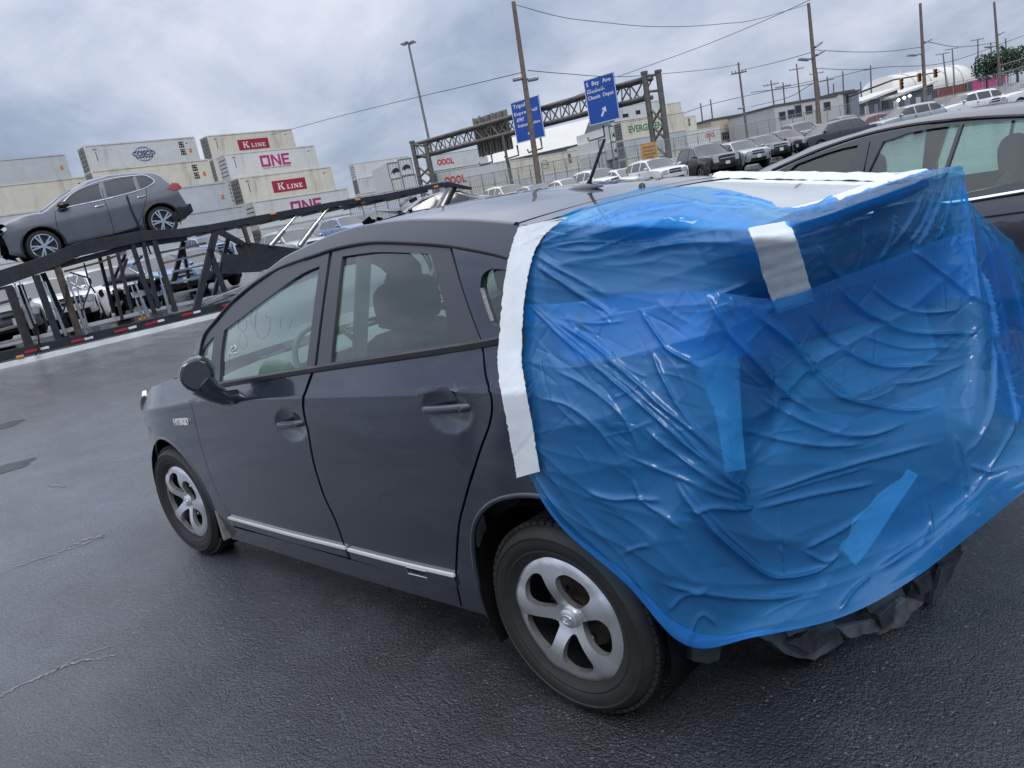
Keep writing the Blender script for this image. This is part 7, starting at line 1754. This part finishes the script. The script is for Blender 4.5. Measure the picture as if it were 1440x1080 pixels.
def far_buildings():
    r, w, h = box_building('industrial_shed', 'long low beige shed with dark loading bay right of the gantry', (1000, 172), (1092, 151), 175, R(18), 0, M_WALLB, 20)
    q = MB(); q.box((w*.45, -.1, h*.28), (w*.8, .12, h*.30)); q.build('loading_bay', M_DARK, r)
    box_building('office_building', 'white flat roofed office with a row of small dark windows', (1089, 154), (1176, 131), 160, R(18), 0, M_WALLW, 16, windows=[(1100, 163, 1.5, 1.5), (1112.5, 160, 1.6, 1.5), (1122.5, 156, 1.5, 2.2), (1137.5, 154, 1.6, 1.5), (1163, 149, 1.6, 1.5)])
    box_building('industrial_shed', 'white works block with dark roof line beside the signal mast', (1176, 133), (1200, 127), 165, R(18), 0, M_WALLW, 16)
    box_building('industrial_shed', 'grey tower block with orange panel behind the signal mast', (1196, 131), (1207, 128), 150, R(18), 0, M_WALLG, 2)
    # conveyor sheds with sloping roofs
    for tl, tr, lb, hh in (((1210, 146), (1262, 125), 'dark sided conveyor shed with sloping white roof left of the dome', 9), ((1250, 140), (1312, 117), 'open dark canopy with bright lamps under the dome', 7)):
        ex = cdir(R(18)); A = at(*tl, 190); n = np.cross([0, 0, 1.], ex); B = hitplane(*tr, A, n); w = np.dot(B-A, ex); z0 = float(gz(A[0], A[1])); mw = Matrix(((ex[0], n[0], 0, A[0]), (ex[1], n[1], 0, A[1]), (0, 0, 1, z0), (0, 0, 0, 1)))
        root = thing('conveyor_shed', lb, 'building', mat=mw); zt0, zt1 = A[2]-z0, B[2]-z0
        q = MB(); q.prism([(0, 0), (w, 0), (w, zt1), (0, zt0)], (0, 0, 0), (1, 0, 0), (0, 0, 1), -8); q.build('wall', mat('dark_blue_cladding', (.06, .07, .10), .6, var=.3, vscale=.3) , root)
        q = MB(); q.prism([(-.5, zt0), (w+.5, zt1), (w+.5, zt1+.5), (-.5, zt0+.5)], (0, -1, 0), (1, 0, 0), (0, 0, 1), -10); q.build('roof', M_ROOFW, root)
        for k in range(4): q = MB(); q.box((w*(k+.5)/4, -.2, zt0*.35), (w*.10, .3, zt0*.7)); q.build('bay_panel', M_WALLG if k % 2 else M_WALLW, root)
        if 'lamps' in lb:
            for k, t in enumerate((.12, .25, .37)):
                q = MB(); q.lathe([(0, -.45), (.45, 0), (0, .45)], (w*t, -1.2, zt0+(zt1-zt0)*t-.8), 2, 8); q.build('bay_lamp', mat('lit_bay_lamp', (.9, .9, .85), .4, emit=((1, .97, .9), 4.)) if k == 0 else bpy.data.materials['lit_bay_lamp'], root, smooth=60)
    # white rounded storage dome (barrel shaped)
    ex = cdir(R(14)); A = at(1267, 124, 270); B = hitplane(1377, 112, A, np.cross([0, 0, 1.], ex)); n = np.cross([0, 0, 1.], ex); w = np.dot(B-A, ex); z0 = float(gz(A[0], A[1])); top = at(1318, 91, 270)[2]-z0
    mw = Matrix(((ex[0], n[0], 0, A[0]), (ex[1], n[1], 0, A[1]), (0, 0, 1, z0), (0, 0, 0, 1))); root = thing('storage_dome', 'huge white barrel roofed storage hall on the right skyline', 'building', mat=mw)
    A_ = []
    for t in np.linspace(0, 1, 15):
        e = min(1, math.sin(PI*min(max(t, .002), .998))*5)**.5; row = []
        for k in np.linspace(0, PI, 15): row.append((w*t, 12-12*math.cos(k), top*(.45+.55*e)*max(0, math.sin(k))**.5))
        A_.append(row)
    q = MB(); q.grid(np.array(A_)); q.build('barrel_roof', M_ROOFW, root, smooth=60)
    for t in (.2, .4, .6, .8):
        q = MB(); q.tube([(w*t, 12-12.05*math.cos(k), top*1.004*max(0, math.sin(k))**.5) for k in np.linspace(.05, PI*.6, 12)], .25, 5); q.build('roof_rib', M_WALLW, root)
    q = MB(); q.lathe([(.6, 0), (.6, 1.0), (0, 1.2)], (w*.32, 12, top), 2, 10); q.build('roof_vent', M_WALLW, root, smooth=40)
far_buildings()
def roadside():
    # low concrete wall with wire fence on top, along the far side of the car rows
    pts = [(500, 330), (600, 300), (700, 279), (800, 258), (900, 236), (1000, 212), (1100, 190), (1200, 168), (1320, 140), (1440, 118)]; dep = [52, 55, 58, 62, 66, 72, 78, 86, 98, 110]
    P = [at(x, y, d) for (x, y), d in zip(pts, dep)]
    for p in P: p[2] = gz(p[0], p[1])
    P = catmull(P, 3)
    w = thing('concrete_barrier', 'long low pale concrete barrier with wire fence along the road behind the parked cars', 'barrier', loc=tuple(P[0]))
    for a, b in zip(P[:-1], P[1:]):
        q = MB(); d = (b-a)/np.linalg.norm(b-a); q.bar(a+(0, 0, .45), b-d*.06+(0, 0, .45), .35, .9); q.build('barrier_block', M_CONC, w, world=True)
    f = thing('wire_fence', 'chain link fence standing on the concrete barrier', 'fence', loc=tuple(P[0])); tops = []
    for i in range(len(P)-1):
        a, b = P[i], P[i+1]
        for t in (0, .5): p = a+(b-a)*t; q = MB(); q.tube([p+(0, 0, .88), p+(0, 0, 2.7)], .035, 6); q.build('fence_post', M_FENCE, f, world=True); tops.append(p)
    tops.append(P[-1])
    for z in (.95, 2.65): q = MB(); q.tube([p+(0, 0, z) for p in tops], .03, 5); q.build('fence_rail', M_FENCE, f, world=True)
    q = MB()
    for a, b in zip(tops[:-1], tops[1:]):
        for k in range(7):
            t0, t1 = k/7, (k+1)/7; q.bar(a+(b-a)*t0+(0, 0, .95), a+(b-a)*t1+(0, 0, 2.62), .012); q.bar(a+(b-a)*t1+(0, 0, .95), a+(b-a)*t0+(0, 0, 2.62), .012)
        for k in range(1, 5): q.bar(a+(0, 0, .95+.34*k), b+(0, 0, .95+.34*k), .012)
    q.build('fence_wire', M_FENCE, f, world=True)['kind'] = 'stuff'
    # orange sign board by the gantry
    c = at(913, 213, 70); n = -FH; root = thing('road_sign', 'square orange road work sign board below the gantry right tower', 'road sign', loc=(c[0], c[1], float(gz(c[0], c[1]))))
    mo = mat('orange_sign_sheet', (.72, .36, .02), .5); ex = cdir(R(10))
    def pl(name, u0, u1, z0, z1, m, o): q = MB(); A = c+ex*(u0+u1)/2+(0, 0, (z0+z1)/2)+np.cross(ex, [0, 0, 1.])*o; q.bar(A-ex*(u1-u0)/2, A+ex*(u1-u0)/2, .04, z1-z0); return q.build(name, m, root, world=True)
    pl('sign_board', -.8, .8, -.72, .72, mo, 0)
    for z, u in ((.42, .55), (.1, .45), (-.2, .6), (-.48, .4)): pl('sign_lettering_bar', -u, u, z-.06, z+.06, mat('faded_brown_print', (.30, .14, .02), .6) if z == .42 else bpy.data.materials['faded_brown_print'], .035)
    for u in (-.6, .6): q = MB(); q.tube([c+ex*u+(0, 0, .7), c+ex*u+(0, 0, -c[2]+gz(c[0], c[1]))], .05, 6); q.build('sign_post', M_GALV, root, world=True)
    # traffic signals on a long mast arm
    d = 120; A = at(1191, 133, d); root = thing('traffic_signal', 'traffic signal mast with long black arm and three orange signal heads', 'traffic light', loc=(A[0], A[1], float(gz(A[0], A[1]))))
    q = MB(); q.tube([(A[0], A[1], gz(A[0], A[1])), A], .22, 8); q.build('mast', M_BLACK, root, world=True, smooth=60)
    B = at(1322, 101, d); q = MB(); q.tube([A+(0, 0, -.4), A+(B-A)*.5+(0, 0, .5), B], [.16, .12, .08], 8); q.build('mast_arm', M_BLACK, root, world=True, smooth=60)
    my = mat('signal_yellow_orange', (.62, .22, .03), .5)
    for x, y, hh in ((1267.5, 118, 1.7), (1292.5, 109, 1.3), (1315, 103, 1.3)):
        P_ = at(x, y, d-.4); q = MB(); q.box((0, 0, 0), (.42, .4, hh)); q.v = [tuple(RH*v[0]+FH*v[1]+np.array([0, 0, v[2]])+P_) for v in q.v]; hd = q.build('signal_head', my, root, world=True, bevel=.06)
        for k in (-1, 0, 1): q = MB(); q.lathe([(0, 0), (.2, 0), (.22, .1)], (0, 0, 0), 1, 10); q.v = [tuple(RH*v[0]-FH*(.24+v[1])+np.array([0, 0, v[2]+k*hh*.3])+P_) for v in q.v]; q.build('signal_lens', M_BLACK, hd, world=True)
    # trees far right
    mt = mat('dark_evergreen_leaves', (.035, .075, .035), .8, var=.45, vscale=1.5); mb = mat('tree_bark', (.06, .05, .04), .9)
    rnd = random.Random(9)
    for i, (x, y, h_, lb) in enumerate(((1388, 112, 8.5, 'dark green tree at the right edge, leftmost of three by the truss'), (1408, 108, 9.5, 'dark green tree at the right edge, middle of three by the truss'), (1431, 103, 9, 'dark green tree at the right edge, rightmost of three by the truss'))):
        P_ = at(x, y, 210); z0 = float(gz(P_[0], P_[1])); r = thing('tree', lb, 'tree', loc=(P_[0], P_[1], z0), group='far trees')
        q = MB(); q.tube([(0, 0, 0), (.1, 0, h_*.4), (0, .1, h_*.75)], [.35, .25, .1], 7); tr = q.build('trunk', mb, r, smooth=60)
        for k in range(4): q = MB(); a = k*1.6; q.tube([(0, 0, h_*.35+.4*k), (math.cos(a)*1.6, math.sin(a)*1.6, h_*.6+.3*k)], [.12, .05], 5); q.build('limb', mb, r)
        q = MB()
        for k in range(1500):
            while True:
                v = np.array([rnd.uniform(-1, 1) for _ in range(3)])
                if v@v < 1: break
            cl = 1+.25*math.sin(5*v[0]+i)*math.sin(4*v[1]+2*i); p = np.array([v[0]*3.6*cl, v[1]*3.6*cl, h_*.62+v[2]*h_*.40*cl]); s = rnd.uniform(.18, .42); e1 = np.array([rnd.gauss(0, 1) for _ in range(3)]); e1 /= np.linalg.norm(e1); e2 = np.cross(e1, [rnd.gauss(0, 1) for _ in range(3)]); e2 /= np.linalg.norm(e2)+1e-9
            q.add([p-e1*s, p+e2*s*.6, p+e1*s, p-e2*s*.6], [(0, 1, 2, 3)])
        q.build('crown', mt, r)['kind'] = 'stuff'
    # small far truss gantry by the trees
    d = 165; A, B = at(1404, 93, d), at(1475, 72, d); root = thing('far_sign_gantry', 'small dark truss gantry far off at the right edge above the trees', 'gantry', loc=tuple(A))
    for o in (0, -1.6): q = MB(); q.tube([A+(0, 0, o), B+(0, 0, o)], .16, 6); q.build('chord', M_GSTEEL, root, world=True)
    for i in range(9): q = MB(); a, b = A+(B-A)*i/9, A+(B-A)*(i+1)/9; q.tube([a+(0, 0, 0 if i % 2 else -1.6), b+(0, 0, -1.6 if i % 2 else 0)], .08, 5); q.build('web_member', M_GSTEEL, root, world=True)
    q = MB(); q.tube([A+(0, 0, .3), (A[0], A[1], gz(A[0], A[1]))], .25, 6); q.build('column', M_GSTEEL, root, world=True)
roadside()
# ------------------------------------------------------------ parked cars
M_BASE = paint_mat('fleet_paint', (.5, .5, .5), .1, metal=.2)
PAINTS = {k: paint_mat(k+'_car_paint', c, .12, metal=mt_) for k, c, mt_ in (('white', (.72, .73, .74), 0.), ('silver', (.42, .44, .45), .6), ('black', (.012, .013, .015), .2), ('maroon', (.12, .018, .022), .3), ('grey', (.13, .14, .15), .4), ('red', (.30, .02, .02), .1), ('dark', (.03, .034, .04), .3), ('blue', (.12, .24, .42), .2))}
PROFILES = {
    'suv': dict(top=[(2.18, .42, 'nose'), (2.28, .60, 'b1'), (2.28, .78, 'g0'), (2.22, 1.00, 'g1'), (2.05, 1.08, 'hood0'), (1.20, 1.16, 'cowl'), (.50, 1.62, 'roof0'), (-.4, 1.71, ''), (-1.5, 1.68, 'roof1'), (-2.08, 1.18, 'rw1'), (-2.20, 1.10, 'tl0'), (-2.28, .82, 'tl1'), (-2.30, .55, 'bp0'), (-2.2, .42, '')], hw=.93, belt=1.10, wh=(1.36, -1.34), r=.36, win=([(1.12, 1.17), (.55, 1.53), (.02, 1.58), (.02, 1.14)], [(-.06, 1.14), (-.06, 1.585), (-.95, 1.57), (-.95, 1.15)], [(-1.03, 1.15), (-1.03, 1.565), (-1.5, 1.53), (-1.78, 1.25), (-1.6, 1.17)])),
    'sedan': dict(top=[(2.30, .40, 'nose'), (2.40, .55, 'b1'), (2.40, .66, 'g0'), (2.34, .80, 'g1'), (2.15, .88, 'hood0'), (1.15, .99, 'cowl'), (.35, 1.40, 'roof0'), (-.3, 1.47, ''), (-.95, 1.41, 'roof1'), (-1.65, 1.06, 'rw1'), (-2.22, 1.02, 'tl0'), (-2.34, .84, 'tl1'), (-2.38, .55, 'bp0'), (-2.3, .40, '')], hw=.90, belt=.95, wh=(1.42, -1.36), r=.33, win=([(1.05, 1.0), (.38, 1.30), (-.06, 1.36), (-.06, .98)], [(-.14, .98), (-.14, 1.365), (-.85, 1.32), (-1.25, 1.06), (-1.1, .99)])),
    'pickup': dict(top=[(2.62, .52, 'nose'), (2.72, .72, 'b1'), (2.72, .86, 'g0'), (2.68, 1.16, 'g1'), (2.5, 1.24, 'hood0'), (1.45, 1.31, 'cowl'), (.80, 1.84, 'roof0'), (.1, 1.93, ''), (-.75, 1.90, 'roof1'), (-1.05, 1.38, 'rw1'), (-1.2, 1.30, ''), (-2.85, 1.30, 'tl0'), (-2.92, .95, 'tl1'), (-2.92, .65, 'bp0'), (-2.8, .52, '')], hw=1.0, belt=1.24, wh=(1.72, -1.85), r=.41, win=([(1.36, 1.32), (.86, 1.72), (.38, 1.80), (.38, 1.28)], [(.30, 1.28), (.30, 1.805), (-.62, 1.79), (-.85, 1.40), (-.8, 1.29)])),
}
M_DULLLAMP = mat('weathered_lamp_lens', (.34, .36, .38), .15, coat=.8)
M_GRILLE = mat('dark_grille', (.02, .02, .022), .35); M_NUM = mat('number_plate', (.6, .6, .58), .5)
PROTO = {}
def proto_car(kind):
    p = PROFILES[kind]; root = bpy.data.objects.new('parked_car', None); COL.objects.link(root)
    b = p['belt']; L0, L1 = p['top'][2][0], p['top'][-3][0]
    S = make_S(L0, L1, p['hw'], b, .36 if kind != 'pickup' else .28, .75, .45)
    wins = [[np.array(q) for q in w] for w in p['win']]
    seams = [[np.array((w[-1][0]+.04, b-.02)), np.array((w[-1][0]+.03, b-.4)), np.array((w[-1][0]+.02, .35))] for w in p['win'][:2]]
    tags, rows, skin = shell_car(root, p['top'], S, wins, p['wh'], M_BASE, sill=.26 if kind != 'pickup' else .38, res=.16, prof_step=.22, edge=.06, nu=13, wheel_r=p['r'], rim_r=p['r']*.66, arch=p['r']+.07, seams=seams, mirrors=(p['win'][0][0][0]-.15, b+.08), handles=((p['win'][1][0][0]+.2, b-.10, M_BLACK),), wheel_w=.23,
        patches=(('windscreen', 'cowl', 'roof0', -.88, .88, M_DARKGLASS, .008), ('rear_window', 'roof1', 'rw1', -.82, .82, M_DARKGLASS, .008), ('grille', 'g0', 'g1', -.46, .46, M_GRILLE, .012), ('headlamp', 'g0', 'g1', .60, .93, M_DULLLAMP, .014), ('headlamp', 'g0', 'g1', -.93, -.60, M_DULLLAMP, .014), ('lower_intake', 'nose', 'b1', -.62, .62, M_BLACK, .012), ('tail_lamp', 'tl0', 'tl1', .55, .96, M_DARKLAMP, .014), ('tail_lamp', 'tl0', 'tl1', -.96, -.55, M_DARKLAMP, .014), ('number_plate', 'b1', 'g0', -.16, .16, M_NUM, .03)))
    e = tags['g0']; q = MB(); z0, z1 = p['top'][2][1], p['top'][3][1]; q.bar((L0+.025, -.42, (z0+z1)/2), (L0+.025, .42, (z0+z1)/2), .03, .05); q.build('grille_bar', M_CHROME, root)
    return root
ORDER = []
def park(kind, paint, px, py, label, d=None, rz=None, heading=None, group='cars parked in the far rows', yaw=0., tilt=None):
    """px,py: where the nearest ground contact below the car's middle is seen"""
    if d is None: P, d = ground_hit(px, py)
    else:
        P = at(px, py, d); P[2] = gz(P[0], P[1])
    to = CAMP-P; base = math.atan2(to[1], to[0]) if heading is None else heading
    if kind not in PROTO: PROTO[kind] = proto_car(kind); r = dup(PROTO[kind], swap={'fleet_paint': PAINTS[paint]})
    else: r = dup(PROTO[kind], swap={'fleet_paint': PAINTS[paint]})
    r.location = (P[0], P[1], P[2]); r.rotation_euler = (0, 0, base+yaw); r['label'] = label; r['category'] = 'car'; r['group'] = group
    return r
def parked():
    Y = R(28); rows = [
        ('suv', 'white', 842, 268, 'white sport utility showing only its roof beside the antenna mast', 44), ('sedan', 'white', 880, 262, 'white car with dark windscreen just right of the roof antenna mast', 43), ('suv', 'white', 922, 257, 'white sport utility, whole bonnet showing, left of the dark small car', 41), ('sedan', 'dark', 955, 251, 'dark small car squeezed between the white one and the black pickup', 44),
        ('pickup', 'black', 988, 246, 'black pickup truck facing us, largest in the far row', 41), ('suv', 'silver', 1040, 237, 'silver sport utility right of the black pickup', 44), ('suv', 'black', 1073, 226, 'black sport utility between the silver and the maroon cars', 47), ('suv', 'maroon', 1104, 219, 'maroon sport utility in the far row', 51), ('pickup', 'grey', 1122, 207, 'grey pickup truck behind the maroon car', 58), ('sedan', 'white', 1146, 195, 'white car with only its windscreen and roof showing above the grey pickup', 66),
        ('sedan', 'white', 800, 276, 'white car roof just left of the roof antenna base', 45), ('sedan', 'silver', 756, 285, 'silver car roof showing over the wrecked car\'s roof, under the tall pole', 46), ('suv', 'white', 715, 290, 'white sport utility roof left of the tall wooden pole foot', 50), ('sedan', 'white', 676, 298, 'white car roof behind the end of the transporter deck', 44)]
    for k, c, x, y, lb, d in rows: park(k, c, x, y, lb, d=d, yaw=Y)
    H = math.atan2(TX[1], TX[0])+PI
    hl = math.atan2(-RH[1], -RH[0]); GN = 'cars parked beyond the neighbouring sedan'
    park('suv', 'dark', 1170, 212, 'dark car seen from its left side just beyond the neighbouring sedan roof', d=46, heading=hl+R(12), group=GN)
    park('sedan', 'red', 1224, 200, 'red car of which only the roof shows past the neighbouring car', d=56, heading=hl+R(8), group=GN)
    park('suv', 'silver', 1276, 190, 'silver car roof with dark side windows above the neighbouring roof, left of the white ones', d=47, heading=hl+R(8), group=GN)
    park('suv', 'white', 1362, 174, 'white car roof above the neighbouring roof, second from the right edge', d=49, heading=hl+R(8), group=GN)
    park('suv', 'white', 1446, 160, 'white car roof cut by the right edge above the neighbouring roof', d=48, heading=hl+R(8), group=GN)
    park('suv', 'grey', 1190, 186, 'grey car behind the dark one beyond the neighbouring sedan, near the barrier', d=64, yaw=Y, group=GN)
    # behind the transporter
    GB_ = 'cars parked behind the transporter'
    hd = -RH*math.cos(R(14))-FH*math.sin(R(14)); w = park('sedan', 'dark', 600, 330, 'dark sedan with torn open front riding on the tail of the transporter', d=27, heading=math.atan2(hd[1], hd[0]), group=GB_); P = at(604, 273, 27.5); w.location = (P[0], P[1], P[2]-1.47)
    tr = bpy.data.objects['car_transporter']; z0 = float(gz(P[0], P[1])); zb = P[2]-1.47; hn = np.array([-hd[1], hd[0], 0])
    for s_ in (.78, -.78):
        q = MB(); c_ = np.array([P[0], P[1], (z0+zb)/2-.01])+hn*s_; q.bar(c_-hd*2.5, c_+hd*2.3, .42, zb-z0-.02); o_ = q.build('tail_runway', M_STEEL, None); o_.parent = tr; o_.matrix_parent_inverse = MW[tr.name].inverted()
    park('suv', 'white', 72, 468, 'white car with black grille seen between the left transporter posts', yaw=R(20), group=GB_); park('suv', 'white', 160, 448, 'white car with crushed black front between the transporter posts', yaw=R(22), group=GB_)
    park('suv', 'blue', 228, 425, 'blue car partly covered, behind the middle transporter posts', yaw=R(25), group=GB_); park('suv', 'dark', 282, 410, 'dark car with chrome badge behind the sloping transporter brace', yaw=R(25), group=GB_)
    park('suv', 'grey', -12, 490, 'grey car at the left picture edge behind the transporter rungs', yaw=R(20), group=GB_); park('pickup', 'blue', 290, 372, 'blue truck cab behind the sloping deck brace of the transporter', yaw=R(30), group=GB_)
    park('suv', 'silver', 418, 375, 'silver car behind the transporter rams at the dark plate', yaw=R(25), group=GB_); park('suv', 'blue', 492, 345, 'light blue car showing under the transporter deck next to the red panel', yaw=R(25), group=GB_)
    # wreck details
    for r_ in [o for o in bpy.data.objects if o.get('label', '').startswith(('dark sedan with torn', 'white car with crushed'))]:
        q = MB(); rnd = random.Random(3)
        for i in range(24): q.box((rnd.uniform(1.75, 2.48), rnd.uniform(-.8, .8), rnd.uniform(.35, 1.0)), (rnd.uniform(.1, .35), rnd.uniform(.1, .4), rnd.uniform(.05, .2)), np.array(Matrix.Rotation(rnd.uniform(0, 3), 3, 'Y')))
        w = q.build('torn_front_structure', M_DARK, None); w.parent = r_; w['kind'] = 'stuff'
        q = MB(); q.grid(np.array([[(1.1+.35*i, y, 1.02+.10*i+.05*math.sin(3*y+i)) for y in np.linspace(-.7, .7, 7)] for i in range(4)])); b_ = q.build('buckled_bonnet', M_CHROME if False else PAINTS['dark' if 'dark' in r_['label'] else 'white'], None, smooth=40); b_.parent = r_
    for p in PROTO.values():
        for ch in list(p.children_recursive)+[p]: bpy.data.objects.remove(ch)
parked()
